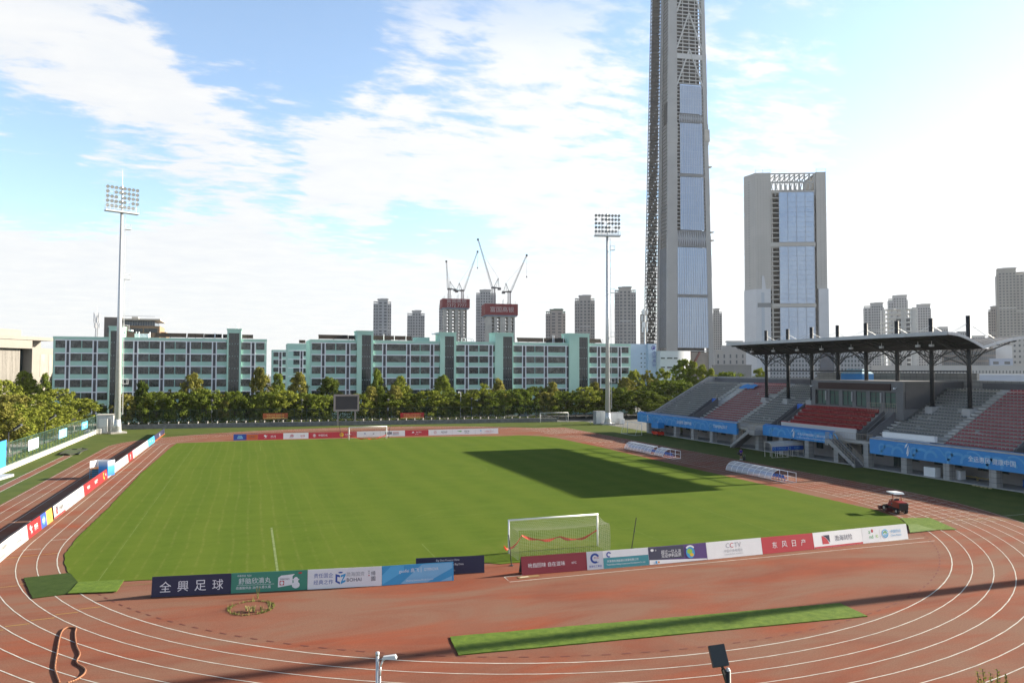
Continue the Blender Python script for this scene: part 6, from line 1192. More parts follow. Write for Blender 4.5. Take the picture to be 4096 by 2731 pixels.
g.build('glazing_bars', GREYM, t); MB().hexa([(U(1115)+.02, -1.5, zt-1.0), (U(1475), -1.5, zt-1.0), (U(1475), 18, zt-1.0), (U(1115)+.02, 18, zt-1.0), (U(1115)+.02, -1.5, zt-.5), (U(1470), -1.5, zt-.35), (U(1470), 18, zt-.35), (U(1115)+.02, 18, zt-.5)]).build('roof', paint(.48, .43, .36), t); MB().box(U(1190), 5, zt-.48, U(1250), 9, zt+.7).build('roof_plant', paint(.5, .48, .44), t); g = MB()
for r in range(3):
    for i in range(10): x = U(1185)+(U(1440)-U(1185))*(i+(.6 if i > 4 else 0))/10.5; g.box(x, .42, zb-2.6-3.6*r, x+1.0, .49, zb-1.0-3.6*r)
for (px, z) in ((980, zt-6), (1030, zt-6.2), (980, zt-11)): g.box(U(px), -.06, z, U(px)+1.3, -.005, z+2)
g.build('windows', GLASSD, t, kind='stuff')
# telecom masts
def telecom(label, px, ptop, panels, Y, r=.35, lattice=True):
    p = at(px, ptop, Y); t = thing('telecom_mast', label, 'mast', (p.x, Y, 0)); H = p.z; g = MB()
    if lattice:
        hb = panels[-1]-3
        for s in ((-1, -1), (1, -1), (1, 1), (-1, 1)): g.bar((s[0]*.55, s[1]*.55, 0), (s[0]*.3, s[1]*.3, H-4), .14)
        z = 0.
        while z < H-5: g.bar((-.5, -.5, z), (.5, -.5, z+1.6), .09).bar((.5, .5, z), (.5, -.5, z+1.6), .09).bar((-.5, -.5, z+1.6), (.5, -.5, z+1.6), .09); z += 1.6
        g.tube((0, 0, H-4.5), (0, 0, H), .09, .04, n=6)
    else: g.tube((0, 0, 0), (0, 0, H-5), r, r*.6, n=10).tube((0, 0, H-5), (0, 0, H), .07, .03, n=6)
    g.build('mast', paint(.60, .60, .61), t); g = MB()
    for z in panels:
        for k in range(3): a = k*2.1+.4*z; x, y = 1.0*math.cos(a), 1.0*math.sin(a); g.box(x-.2, y-.2, z-1.0, x+.2, y+.2, z+1.0).bar((0, 0, z), (x, y, z), .09)
    g.build('antenna', paint(.66, .67, .69), t); return t
zA = lambda px, zy, Y: at(px, zy, Y).z
telecom('red and white lattice telecom mast far behind the left turquoise building', zx(1, 891), 689+60/4, [zA(223, 689+k/4, 240) for k in (140, 185, 235)], 240)
telecom('slim white telecom pole with antennas beside the blue company building', 1480.7, 684, [zA(1480, k, 150) for k in (716, 731, 745, 757)], 150, .42, False)
# pale blue company building with vertical sign
Y = 146; u0 = at(1446, 800, Y); U = lambda p: at(p, 800, Y).x-u0.x; Zp = lambda py: at(1500, py, Y).z; t = thing('company_building', 'pale blue company building with a curved white wing and a vertical blue sign', 'building', (u0.x, Y, 0))
PB = mat('pale_blue_cladding', (.42, .52, .66), .7, .08, .4); PW = mat('white_cladding', (.58, .60, .62), .7, .08, .4)
MB().box(0, 1, 0, U(1489), 18, Zp(790)).build('wall', PB, t); MB().box(U(1489)+.01, 0, 0, U(1507.6), 14, Zp(789.5)).build('sign_tower', PB, t); g = MB(); cx = U(1507.6)+.1; n = 18; W_ = U(1577)-cx
arc = [(cx+W_*i/n, -1.2-3.0*math.sin(math.pi*(.15+.7*i/n))) for i in range(n+1)]; g.prism(arc+[(cx+W_, 14), (cx, 14)], 0, Zp(806)); g.build('curved_wing', PW, t)
g = MB()
for zpy in (821, 842):
    for px, w_ in ((1508.5, 1.6), (1520, 3.0), (1534, 1.4)): x = U(px); i = int((x-cx)/W_*n); yy = min(arc[max(0, i)][1], arc[min(n, i+1)][1]); g.box(x, yy-.35, Zp(zpy+3), x+w_, yy-.1, Zp(zpy))
g.build('window', GLASSD, t); g = MB()
for zpy in (811, 821, 832, 841): g.box(U(1474.5), .9, Zp(zpy+2.5), U(1477), .99, Zp(zpy)); g.box(U(1483), .9, Zp(zpy+2.5), U(1485), .99, Zp(zpy))
g.build('small_window', GLASSD, t); g = MB(); uc = U(1503); SB = paint(.06, .05, .28)
for i, s in enumerate('中环股份'): put_text(g, s, (uc, -.03, Zp(810.5+9.2*i)), (1, 0, 0), (0, 0, 1), (Zp(800)-Zp(808.2)))
for i in range(14): put_text(g, '半导体材料有限公司'[i % 9], (U(1498.0), -.03, Zp(808.5+2.4*i)), (1, 0, 0), (0, 0, 1), (Zp(800)-Zp(801.9)))
r = (Zp(793.5)-Zp(805))/2; cz = Zp(799); k = 24; g.add([(uc-.4+q*math.cos(2*math.pi*i/k), -.03, cz+q*math.sin(2*math.pi*i/k)) for q in (r*.72, r) for i in range(k)], [(i, (i+1) % k, (i+1) % k+k, i+k) for i in range(17)]); g.add([(uc-.3+r*.62*math.cos(2*math.pi*i/k), -.03, cz-.1*r+r*.55*math.sin(2*math.pi*i/k)) for i in range(k)], [tuple(range(k))]); g.build('sign', SB, t)
# ------------------------------------------------------------------ city behind
def ground_hit(px, A, d):                            # distance along d from A at which picture column px is met
    r = ray(px, 848); n = Vector((-r.y, r.x, 0)); return (CAM-A).dot(n)/Vector((d[0], d[1], 0)).dot(n)
def foot(pxB, pxA, pxC, Y, th):                      # A front corner, B far end of the left side, C right end of the front
    A = at(pxA, 848, Y); A = Vector((A.x, A.y, 0)); u = (math.cos(th), math.sin(th)); v = (-math.sin(th), math.cos(th)); W_ = ground_hit(pxC, Vector((A.x, A.y, CAM.z)), u); Dp = ground_hit(pxB, Vector((A.x, A.y, CAM.z)), v) if pxB is not None else 20
    return A, W_, Dp
def zpy(px, py, A): return at(px, py, A.y).z
HG = mat('tower_render_grey', (.46, .46, .465), .85, .12, .1); HB = mat('tower_render_beige', (.45, .415, .385), .85, .12, .1); HGL = mat('tower_window', (.12, .125, .14), .3, .4, .05, spec=.6); HL = mat('tower_pale_trim', (.55, .54, .53), .85, .12, .1)
def face(px): r = ray(px, 848); return -math.atan2(r.x, r.y)*.9
def resi(label, px0, px1, ptop, Y, core, shoulder, mt=HG, cols=(3, 2, 3), fl=3.1, th=None, crown=None, group='residential towers on the skyline'):
    th = face((px0+px1)/2) if th is None else th
    A, W_, _ = foot(None, px0, px1, Y, th); t = thing('residential_tower', label, 'tower block', A, th, group); D_ = W_*.75; zs = zpy(px0, shoulder, A); zc = zpy(px0, ptop, A); c0 = (core[0]-px0)/(px1-px0)*W_; c1 = (core[1]-px0)/(px1-px0)*W_
    MB().box(0, 1.2, 0, c0, D_, zs-2).box(c0+.01, 0, 0, c1, D_+1, zc-1.5).box(c1+.01, 1.2, 0, W_, D_, zs-2).build('body', mt, t)
    g = MB()
    for a, b in ((0, c0), (c1+.01, W_)):
        if b-a < 2: continue
        for q in (a+.3, (a+b)/2, b-.8): g.box(q, 1.4, zs-2, q+.5, 1.9, zs)
        g.box(a, 1.0, zs-.5, b, D_*.6, zs)
    g.box(c0-.8, -.8, zc-1.4, c1+.8, D_*.7, zc-.6).box(c0+(c1-c0)*.25, 1, zc-.59, c1, D_*.6, zc); g.build('crown', crown or HL, t)
    w = MB(); n = int((min(zs, zc)-4)/fl); tr = MB()
    for (a, b, y, k, zt) in ((0, c0, 1.2, cols[0], zs-3), (c0, c1, 0, cols[1], zc-3), (c1, W_, 1.2, cols[2], zs-3)):
        if b-a < 1.5: continue
        for i in range(k):
            x0 = a+(b-a)*(i+.22)/k; x1 = a+(b-a)*(i+.78)/k
            for r in range(int(zt/fl)): w.box(x0, y-.12, r*fl+.9, x1, y-.02, r*fl+fl-.55)
        for r in (.33, .66): tr.box(a+.05, y-.2, zt*r, b-.05, y-.01, zt*r+.8)
    for i in range(4):
        y0 = 2+(D_-3)*(i+.2)/4; y1 = 2+(D_-3)*(i+.75)/4
        for r in range(int((zs-3)/fl)): w.box(-.1, y0, r*fl+.9, -.01, y1, r*fl+fl-.55)
    w.build('windows', HGL, t, kind='stuff'); tr.build('string_course', HL, t); return t
q5 = lambda x: 803.9+x/3.413
q6 = lambda y: 516.8+y/3.413
resi('grey tower block, leftmost on the skyline, with a tall slotted front', q5(180), q5(320), q6(572), 640, (q5(217), q5(292)), q6(597), HG, (2, 2, 2))
resi('shorter grey tower block between the leftmost one and the cranes', q5(447), q5(583), q6(665), 700, (q5(487), q5(553)), q6(690), HG, (3, 3, 2))
resi('grey slab peeping out left of the left building site', q5(697), q5(742), q6(605), 690, (q5(715), q5(740)), q6(612), HG, (2, 1, 0))
resi('tall grey slab between the two building sites', q5(988), q5(1143), q6(502), 690, (q5(1020), q5(1100)), q6(530), HG, (3, 4, 2))
resi('beige tower block topped with green netting', q5(1537), q5(1690), q6(655), 600, (q5(1572), q5(1668)), q6(676), HB, (2, 2, 1), crown=mat('green_netting', (.07, .20, .15), .9, .3, .2))
resi('beige tower block with a dark glass strip left of the right floodlight mast', q5(1765), q5(1920), q6(546), 560, (q5(1800), q5(1888)), q6(574), HB, (2, 3, 2))
resi('tallest beige tower block right of the right floodlight mast', q5(2080), q5(2245), q6(480), 520, (q5(2112), q5(2206)), q6(508), HB, (2, 3, 2))
resi('narrow brown tower block half hidden left of the skyscraper', q5(2278), q5(2330), q6(672), 700, (q5(2290), q5(2325)), q6(684), HB, (2, 2, 1))
resi('slim grey tower block just right of the skyscraper', 1639, 1659.5, 708, 760, (1640, 1653), 716, HG, (2, 3, 1))
# two concrete shells under construction with red signs and luffing cranes
RAW = mat('raw_concrete', (.48, .46, .42), .9, .2, .15); SIGNR = mat('red_hoarding', (.23, .030, .035), .7, .2, .3)
def site(label, px0, px1, psign0, psign1, sx0, sx1, Y, lines, cols):
    TH = face((px0+px1)/2)*.5; A, W_, _ = foot(None, px0, px1, Y, TH); t = thing('tower_under_construction', label, 'building site', A, TH, 'concrete towers under construction'); D_ = W_*.7; zt = zpy(px0, psign0, A); zb = zpy(px0, psign1, A)
    g = MB(); n = int(zb/3.2); xs_ = [0]
    for a, b in cols: xs_ += [a*W_, b*W_]
    xs_.append(W_)
    for i in range(0, len(xs_), 2): g.box(xs_[i], 0, 0, xs_[i+1], D_*.5, zb)
    for r in range(n+1): g.box(.1, .3, zb-r*3.2-.9, W_-.1, D_, zb-r*3.2-.01-.002*r)
    g.build('frame', RAW, t); s0 = (sx0-px0)/(px1-px0)*W_; s1 = (sx1-px0)/(px1-px0)*W_; MB().box(s0, -2.0, zb+1.2, s1, D_+2, zt).build('hoarding', SIGNR, t); MB().box(s0+.6, -1.6, zb+.1, s1-.6, D_+1.5, zb+1.19).build('platform', mat('site_platform', (.22, .30, .38), .8, .2, .2), t)
    g = MB(); H = zt-zb-1.2; c = (s0+s1)/2
    for i, (s, h) in enumerate(lines): put_text(g, s, (c+.5, -2.06, zb+1.2+H*(1-(i+.5)/len(lines))), (1, 0, 0), (0, 0, 1), H*h, 0, (s1-s0)*.72)
    g.build('lettering', paint(.50, .42, .42), t); g = MB()
    for i in range(12): x = s0+(s1-s0)*(i+.5)/12; g.bar((x, D_*.5*((i*5) % 3)/2, zt-1), (x, D_*.5*((i*5) % 3)/2, zt+1.5+(i*7 % 5)*1.0), .25)
    g.build('rebar_posts', GREYM, t); return A, zt, t
A1, z1, _ = site('concrete tower under construction with red sign and a phone number', q5(735), q5(915), q6(577), q6(657), q5(720), q5(935), 600, [('富国高银', .44), ('2372 7777', .34)], [(.12, .22), (.36, .47), (.64, .72), (.86, .95)])
A2, z2, _ = site('concrete tower under construction with one line on its red sign', q5(1072), q5(1292), q6(617), q6(715), q5(1055), q5(1313), 560, [('富国高银', .48)], [(.17, .26), (.37, .47), (.66, .75), (.87, .95)])
def crane(label, px, pbase, pcab, jx, jy, ax, ay, Y, mast_w=1.8, hook=None):
    b = at(q5(px), q6(pbase), Y); c = at(q5(px), q6(pcab), Y); t = thing('tower_crane', label, 'crane', (b.x, Y, b.z-3), 0, 'luffing cranes on the building sites'); CM = mat('crane_grey', (.30, .30, .30), .6, .2, .1); CD = mat('crane_dark', (.10, .10, .11), .6, .2, .1); g = MB(); H = c.z-b.z+3; s = mast_w/2
    for a in ((-s, -s), (s, -s), (s, s), (-s, s)): g.bar((a[0], a[1], 0), (a[0], a[1], H), .35)
    z = 0.
    while z < H-1: g.bar((-s, -s, z), (s, -s, min(H, z+2)), .25).bar((s, s, z), (s, -s, min(H, z+2)), .25).bar((-s, -s, z), (s, -s, z), .2); z += 2.
    g.build('mast', CM, t); side = 1 if at(q5(jx), q6(jy), Y).x < c.x else -1; MB().box(-1.8, -1.4, H, 1.8, 1.4, H+1.6).box(side*1.6, -1.2, H+.2, side*7, 1.2, H+1.2).box(side*4.5, -1.3, H-1.2, side*7.2, 1.3, H+.19).build('machinery_deck', CD, t)
    j = at(q5(jx), q6(jy), Y); J = Vector((j.x-b.x, 0, j.z-b.z+3)); B = Vector((-side*1.5, 0, H+1.2)); n = max(8, int((J-B).length/3)); g = MB(); w = .7
    perp = Vector((-(J-B).z, 0, (J-B).x)).normalized()
    for o in (Vector((0, w, 0))-perp*w, Vector((0, -w, 0))-perp*w, perp*w): g.bar(B+o, J+o*.4, .26)
    for i in range(n):
        p, q_ = B.lerp(J, i/n), B.lerp(J, (i+1)/n); g.bar(p+Vector((0, -w, 0))-perp*w, q_+perp*w, .18).bar(q_+perp*w, q_+Vector((0, -w, 0))-perp*w, .18)
    g.build('jib', mat('crane_pale', (.44, .44, .43), .6, .2, .1), t); MB().box(J.x-.8, -.6, J.z-1.4, J.x+.8, .6, J.z+.6).build('jib_head', CD, t)
    a = at(q5(ax), q6(ay), Y); A_ = Vector((a.x-b.x, 0, a.z-b.z+3)); g = MB().bar((side*.5, 0, H+1.6), A_, .4).bar((side*5.5, 0, H+1.2), A_, .3).bar((side*2.8, 0, H+1.2), A_, .2); g.build('a_frame', CD, t); g = MB().bar(A_, B.lerp(J, .75), .10)
    if hook: h = at(q5(hook[0]), q6(hook[1]), Y); g.bar(J, (J.x, 0, h.z-b.z+3), .10); g.box(J.x-.4, -.4, h.z-b.z+1.5, J.x+.4, .4, h.z-b.z+3)
    g.build('rope', CD, t)
crane('short steep crane on the left building site, jib pointing up and left', 778, 577, 508, 755, 283, 783, 440, 610); crane('crane on the left building site with its jib leaning right', 880, 577, 520, 1000, 207, 856, 452, 612, hook=(1000, 330))
crane('tallest crane on the right building site, jib leaning left', 1124, 617, 498, 1003, 112, 1163, 416, 570, 2.6); crane('crane on the right building site with a hanging hook block', 1248, 617, 530, 1385, 235, 1222, 455, 572, 2.2, hook=(1385, 400))
# the skyscraper under construction
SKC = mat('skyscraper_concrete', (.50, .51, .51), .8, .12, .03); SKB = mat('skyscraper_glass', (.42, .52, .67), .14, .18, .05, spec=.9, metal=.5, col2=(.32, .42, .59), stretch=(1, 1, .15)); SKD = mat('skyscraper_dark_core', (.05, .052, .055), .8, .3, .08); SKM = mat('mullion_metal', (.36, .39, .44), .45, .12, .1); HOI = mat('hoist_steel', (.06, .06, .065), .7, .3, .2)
SKP = mat('skyscraper_pier', (.38, .385, .385), .75, .15, .03)
TH = R(-8); A, W_, D_ = foot(1508.5, 1531.5, 1640.5, 690, TH); t = thing('skyscraper', 'very tall unfinished skyscraper clad in blue glass up to half its visible height', 'skyscraper', A, TH)
Hh = zpy(1532, -130, A); KT = .735; cx, cy = W_*.5, D_*.5
def tp(x, y, z): k = 1-(1-KT)*z/Hh; return Vector((cx+(x-cx)*k, cy+(y-cy)*k, z))
def tbox(g, x0, y0, x1, y1, z0, z1, m=0): g.hexa([tp(x, y, z) for z in (z0, z1) for x, y in ((x0, y0), (x1, y0), (x1, y1), (x0, y1))], m)
pw = W_*.225; pr = W_*.10; zb0 = zpy(1532, 806, A); Zs = lambda py: zpy(1560, py, A)
g = MB(); seg = [0, Zs(636), Zs(540), Zs(470), Zs(386), Zs(330), Zs(282), Zs(215), Zs(120), Hh]
for i, (z0, z1) in enumerate(zip(seg, seg[1:])): o = .5 if i in (5,) else (.25 if i % 2 else 0); tbox(g, -o, -o, pw+o, pw*.22, z0+.02, z1); tbox(g, W_-pr-o, -o, W_+o, pr*1.2, z0+.02, z1); tbox(g, -o, D_-pr, pr+o, D_+o, z0+.02, z1); tbox(g, W_-pr, D_-pr, W_+o, D_, z0+.02, z1)
g.build('corner_pier', SKP, t); g = MB(); tbox(g, W_*.16, D_*.16, W_*.84, D_*.84, 0, Hh*.97); g.build('core', SKD, t)
g = MB(); gs = MB(); fh = 4.6; nf = int((Hh-zb0)/fh); ztopglass = Zs(195)
for i in range(nf):
    z = zb0+i*fh; tbox(g, pw*.5 if z > ztopglass else pw, 1.0, W_-pr*.5, 2.6, z, z+.95); tbox(gs, 1.0, pw*.23, 2.0, D_-pr*.5, z, z+.75)
    if i % 3 == 0: tbox(g, 2.81, 2.61, W_*.16-.01, D_*.16, z+.01, z+.4)
g.build('floor_edge', SKC, t); gd = MB(); tbox(gd, 2.06, pw*.24, 2.6, D_-pr*.5, zb0, Hh); gd.build('side_interior_shade', SKD, t); gs.build('side_floor_edge', mat('side_concrete', (.17, .17, .165), .85, .2, .05), t); g = MB()  # dark sheet behind the side slabs: interior shade put in as colour
for i in range(nf):
    z = zb0+i*fh
    if z > ztopglass: [tbox(g, pw+(W_-pr-pw)*k/4-.5, 1.3, pw+(W_-pr-pw)*k/4+.5, 2.3, z+.96, z+fh-.01) for k in range(1, 4)]
    [tbox(g, 1.5, pw*.3+(D_-pw*.3-pr)*k/5-.4, 2.6, pw*.3+(D_-pw*.3-pr)*k/5+.4, z+1.31, z+fh-.01) for k in range(1, 5)]
g.build('floor_column', SKC, t); g = MB()
z0 = ztopglass
while z0 < Hh-20:
    z1 = min(Hh, z0+46); g.bar(tp(pw, .6, z0), tp((pw+W_-pr)/2, .6, z1), 1.6).bar(tp(W_-pr, .6, z0), tp((pw+W_-pr)/2, .6, z1), 1.6) if int(z0) % 2 else g.bar(tp((pw+W_-pr)/2, .6, z0), tp(pw, .6, z1), 1.6).bar(tp((pw+W_-pr)/2, .6, z0), tp(W_-pr, .6, z1), 1.6); z0 = z1
tbox(g, pw, .2, W_-pr, .95, Zs(134), Zs(122)); g.build('mega_brace', SKC, t)
gl = MB(); mu = MB(); NG_ = 13
def pane(x0, x1, za, zb_): gl.hexa([tp(x, y, z) for z in (za, zb_) for x, y in ((x0, .05), (x1, .05), (x1, .7), (x0, .7))])
xg0, xg1 = pw+.2, W_-pr-.2
bands = [(zb0+4, Zs(683)), (Zs(676), Zs(568)), (Zs(528), Zs(406)), (Zs(398), Zs(282)), (Zs(260), Zs(196))]
for i, (za, zb_) in enumerate(bands):
    a = xg0 if i < 2 else xg0+W_*.07; b = xg1 if i < 2 else xg1-W_*.04; pane(a, b, za, zb_)
    for k in range(NG_*2+1): x = a+(b-a)*k/(NG_*2); mu.hexa([tp(x+dx, y, z) for z in (za, zb_) for dx, y in ((-.30, -.5), (.30, -.5), (.30, .04), (-.30, .04))]) if k % 2 == 0 else mu.hexa([tp(x+dx, y, z) for z in (za, zb_) for dx, y in ((-.10, -.1), (.10, -.1), (.10, .04), (-.10, .04))])
    z = za
    while z < zb_: mu.hexa([tp(x, y, zz_) for zz_ in (z, z+.22) for x, y in ((a, -.08), (b, -.08), (b, .03), (a, .03))]); z += fh*2
pane(xg0+W_*.07, xg1-W_*.04, Zs(195.9), Zs(193)); cw = gl.build('curtain_wall', SKB, t); mu.build('mullions', SKM, cw)
g = MB()                                              # louvred plant floors with pointed fins
for (pa, pb) in ((567, 529), (281, 261)):
    za, zb_ = Zs(pa), Zs(pb); a, b = xg0+(W_*.05 if pa < 400 else 0), xg1-(W_*.03 if pa < 400 else 0); gl2 = [tp(x, y, z) for z in (za, zb_) for x, y in ((a, .1), (b, .1), (b, .8), (a, .8))]; g.hexa(gl2, 1)
    for k in range(NG_): x0 = a+(b-a)*k/NG_; x1 = a+(b-a)*(k+1)/NG_; xm = (x0+x1)/2; m_ = (za+zb_)/2; g.add([tp(x0, .08, za), tp(x0, .08, zb_), tp(xm, -1.1, m_)], [(0, 2, 1)], 0); g.add([tp(x1, .08, za), tp(x1, .08, zb_), tp(xm, -1.1, m_)], [(0, 1, 2)], 0)
for pb in (680, 402): g.hexa([tp(x, y, z) for z in (Zs(pb+3.2), Zs(pb-3.6)) for x, y in ((xg0, .02), (xg1, .02), (xg1, .7), (xg0, .7))], 1)
g.build('louvre_floor', [SKM, mat('louvre_grey', (.20, .21, .22), .6, .2, .1)], t)
g = MB(); ya, yb = pw*.24, D_-pr              # glazed lower half of the left side
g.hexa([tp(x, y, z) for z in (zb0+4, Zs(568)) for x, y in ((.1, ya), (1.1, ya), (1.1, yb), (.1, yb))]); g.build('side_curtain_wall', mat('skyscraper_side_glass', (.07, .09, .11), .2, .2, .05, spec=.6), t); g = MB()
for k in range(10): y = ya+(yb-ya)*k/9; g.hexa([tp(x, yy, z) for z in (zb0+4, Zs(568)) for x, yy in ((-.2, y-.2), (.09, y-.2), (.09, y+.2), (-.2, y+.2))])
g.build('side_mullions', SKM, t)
for (pa, pb) in ((283, 235),): g = MB(); tbox(g, .2, pw*.25, .79, D_*.55, Zs(pa), Zs(pb)); g.build('netted_bay', SKD, t)
# hoist scaffold on the left, standing beside the tower
hb = foot(1483, 1508.5, 1509, A.y+30, TH)[0]; g = MB(); vx = Vector((-math.sin(0), 1, 0))
x1_, x0_ = -.2, -W_*.225; yb_ = D_*1.03
for x in [x0_+(x1_-x0_)*k/6 for k in range(7)]:
    for y in (yb_, yb_+10): g.hexa([tp(x+dx, y+dy, z) for z in (0, Hh) for dx, dy in ((-.3, -.3), (.3, -.3), (.3, .3), (-.3, .3))])
nz = int(Hh/4.6); w6 = (x1_-x0_)/6
for i in range(nz):
    z = i*4.6; tbox(g, x0_, yb_-.4, x1_, yb_+10, z, z+.9); tbox(g, x0_, yb_+.31, x1_, yb_+.5, z+2.1, z+2.5); g.bar(tp(x0_, yb_, z), tp(x0_+w6*2, yb_, z+4.6), .4)
    for k in range(6):
        if (i*7+k*3) % 5 != 0: tbox(g, x0_+w6*k+.3, yb_+4, x0_+w6*(k+1)-.3, yb_+4.3, z+.91, z+(3.3 if (i+k) % 3 else 4.55))
g.build('hoist_scaffold', HOI, t); g = MB()
for dx in (-1.5, -3.2): g.bar(tp(x0_+dx, yb_, 0), tp(x0_+dx, yb_, Hh), .35)
for i in range(int(Hh/12)): g.bar(tp(x0_-1.5, yb_, i*12), tp(x0_, yb_, i*12), .3)
g.build('hoist_rail', SKM, t); g = MB()
for (py, s) in ((532, 1), (551, 1), (381, 1)): z = Zs(py); g.hexa([tp(W_+x, y, z)+Vector((0, 0, dz)) for dz in (0, 1.2) for x, y in ((-.5, -1), (4.5, -1), (4.5, 6), (-.5, 6))])
z = Zs(322); tbox(g, W_-pr*.9, -1.2, W_+2.2, 8, Zs(322), Zs(294)); g.build('work_platform', RAW, t)
g = MB(); tbox(g, pw, 2, W_-pr, 3, 0, zb0-1); g.build('base_wall', mat('base_wall', (.30, .27, .24), .85, .2, .1), t); g = MB()
for k in (.3, .62): g.bar((pw+W_*.25*k, 1.4, 0), (pw+W_*.62*k+6, 1.4, zb0-1), 2.0)
g.build('base_strut', mat('primer_red', (.26, .10, .08), .8, .2, .1), t)
# second tower
TH = R(-23.4); A, W_, D_ = foot(None, 1739.5, 1903, 470, TH); D_ = W_*.55; CD_ = (-.454, .891); CL = ground_hit(1712.5, Vector((A.x, A.y, CAM.z)), (CD_[0]*math.cos(TH)-CD_[1]*math.sin(TH), CD_[0]*math.sin(TH)+CD_[1]*math.cos(TH))); t = thing('office_tower', 'square topped unfinished tower with a blue glass strip behind the roof of the grandstand', 'skyscraper', A, TH); Zs = lambda py: zpy(1740, py, A); Hh = Zs(398); PC = mat('panel_concrete', (.47, .455, .43), .85, .10, .06); PCW = mat('white_stone_panel', (.56, .575, .60), .6, .08, .1)
f0, f1 = W_*.215, W_*.845; Zr = lambda py: zpy(1890, py, A+Vector((W_*math.cos(TH), W_*math.sin(TH), 0)))
zsp = Zs(664); g = MB(); CP = [(0, 0), (f0, 0), (f0, D_), (CL*CD_[0], CL*CD_[1])]; g.prism(CP, zsp, Hh); g.box(f1+W_*.015, 0, zsp, W_, D_, Hh).box(f0+.01, D_*.4, Zs(440), f1, D_*.5, Zs(430)); g.build('concrete_pier', PC, t); MB().box(f0+.01, 6.06, 0, f1+.01, D_-.3, Zs(445)).build('core', SKD, t)
g = MB(); g.prism([(-.5, -.8), (f0-1, -.8), (f0-1, D_+.5), (CL*CD_[0]-.7, CL*CD_[1]-.2)], 0, zsp); g.box(f1+W_*.03, -.8, 0, W_+.8, D_+.5, zsp); steps = [(.0, .18, 690), (.35, .55, 634), (.55, .75, 655), (.75, .88, 676), (.88, 1.0, 702)]
g.hexa([(f0*.35, -.85, zsp), (f0*.62, -.85, zsp), (f0*.62, -.02, zsp), (f0*.35, -.02, zsp), (f0*.35, -.85, Zs(634)), (f0*.50, -.85, Zs(634)), (f0*.50, -.02, Zs(634)), (f0*.35, -.02, Zs(634))]); g.build('stone_cladding', PCW, t)
MB().box(f0*.30, -.95, 0, f0*.50, -.81, Zs(672)).build('glass_strip', paint(.42, .47, .53, .3), t); MB().box(f0*.05, -1.0, Zs(706), f0*.95, -.952, Zs(696)).build('dark_band', paint(.22, .23, .24), t)
g = MB(); gl = MB(); mu = MB(); fb = MB(); nf = 40; zt = Zs(443); xg0 = f0+(f1-f0)*.185; xg1 = f1-(f1-f0)*.03
for (pt, pb) in ((443, 557), (567, 697), (706, 860)):
    za, zb_ = Zs(pb), Zs(pt); n = int(round((zb_-za)/4.4)); h = (zb_-za)/n
    for i in range(n+1): g.box(f0+.02, .6, za+i*h-.9, f1, 6, za+i*h)
    gl.box(xg0, -.1, za, xg1, .4, zb_)
    for i in range(33): x = xg0+(xg1-xg0)*i/32; w_ = .42 if i % 8 == 0 else .16; mu.box(x-w_/2, -.45 if i % 8 == 0 else -.28, za, x+w_/2, -.101, zb_)
    for i in range(n+1): mu.box(xg0, -.2, za+i*h-.25, xg1, -.102, za+i*h)
    MB().box(f0+.02, .1, zb_+.2, f1, 6.05, zb_+(Zs(pt-9)-zb_) if pt > 450 else zb_+1.2).build('belt_floor', PC, t)
    for i in range(n): g.box(f0+.8, 1.2, za+i*h+.01, f0+2.0, 2.4, za+i*h+h-.92)
g.build('floor_edge', PC, t); cw = gl.build('curtain_wall', mat('tower_glass_pale', (.44, .54, .69), .13, .2, .06, spec=.9, metal=.5, col2=(.33, .43, .60)), t); mu.build('mullions', mat('mullion_pale', (.36, .38, .42), .5, .1, .1), cw)
g = MB(); zt0, zt1 = Zs(441), Hh-1.0; n = 9
for i in range(n+1): x = f0+(f1-f0)*i/n; g.bar((x, 1, zt0-4), (x, 1, zt1), .8).bar((x, D_-2, zt0-4), (x, D_-2, zt1), .8).bar((x, 1, zt1-.6), (x, D_-2, zt1-.6), .7)
for i in range(n): x0 = f0+(f1-f0)*i/n; x1 = f0+(f1-f0)*(i+1)/n; g.bar((x0, 1, zt0), (x1, 1, zt1), .6).bar((x1, D_-2, zt0), (x0, D_-2, zt1), .6)
for z in (zt1, (zt0+zt1)/2, zt0): g.bar((f0, 1, z), (f1, 1, z), 1.0).bar((f0, D_-2, z), (f1, D_-2, z), 1.0)
g.build('roof_truss', mat('truss_pale', (.40, .41, .41), .6, .1, .2), t); g = MB()
for x in (0, f0*.5, f0, f1+W_*.02, W_-.3):
    g.bar((x, .2, Hh), (x, .2, Hh+3.2), .25)
g.bar((0, .2, Hh+2.4), (f0, .2, Hh+2.4), .2).bar((f1+W_*.02, .2, Hh+2.4), (W_, .2, Hh+2.4), .2); g.build('edge_rail', RAW, t); g = MB()
for r in range(44):
    for k in range(7):
        z = zsp+4+(Hh-zsp-8)*r/44
        if k < 5: g.box(f0*(.12+.19*k), -.06, z, f0*(.12+.19*k)+.55, -.004, z+.5)
        else: g.box(f1+W_*.02+W_*.12*(k-4)*.4, -.06, z, f1+W_*.02+W_*.12*(k-4)*.4+.55, -.004, z+.5)
for r in range(40):
    z = zsp+4+(Hh-zsp-8)*r/40
    for q, w_ in ((.2, .5), (.5, 2.2), (.8, .5)): o_ = Vector((CD_[0], CD_[1], 0))*CL*q+Vector((-CD_[1], CD_[0], 0))*.03; g.bar(o_+Vector((0, 0, z)), o_+Vector((CD_[0], CD_[1], 0))*w_+Vector((0, 0, z)), .05, .45)
g.build('panel_hole', paint(.17, .165, .155), t, kind='stuff')
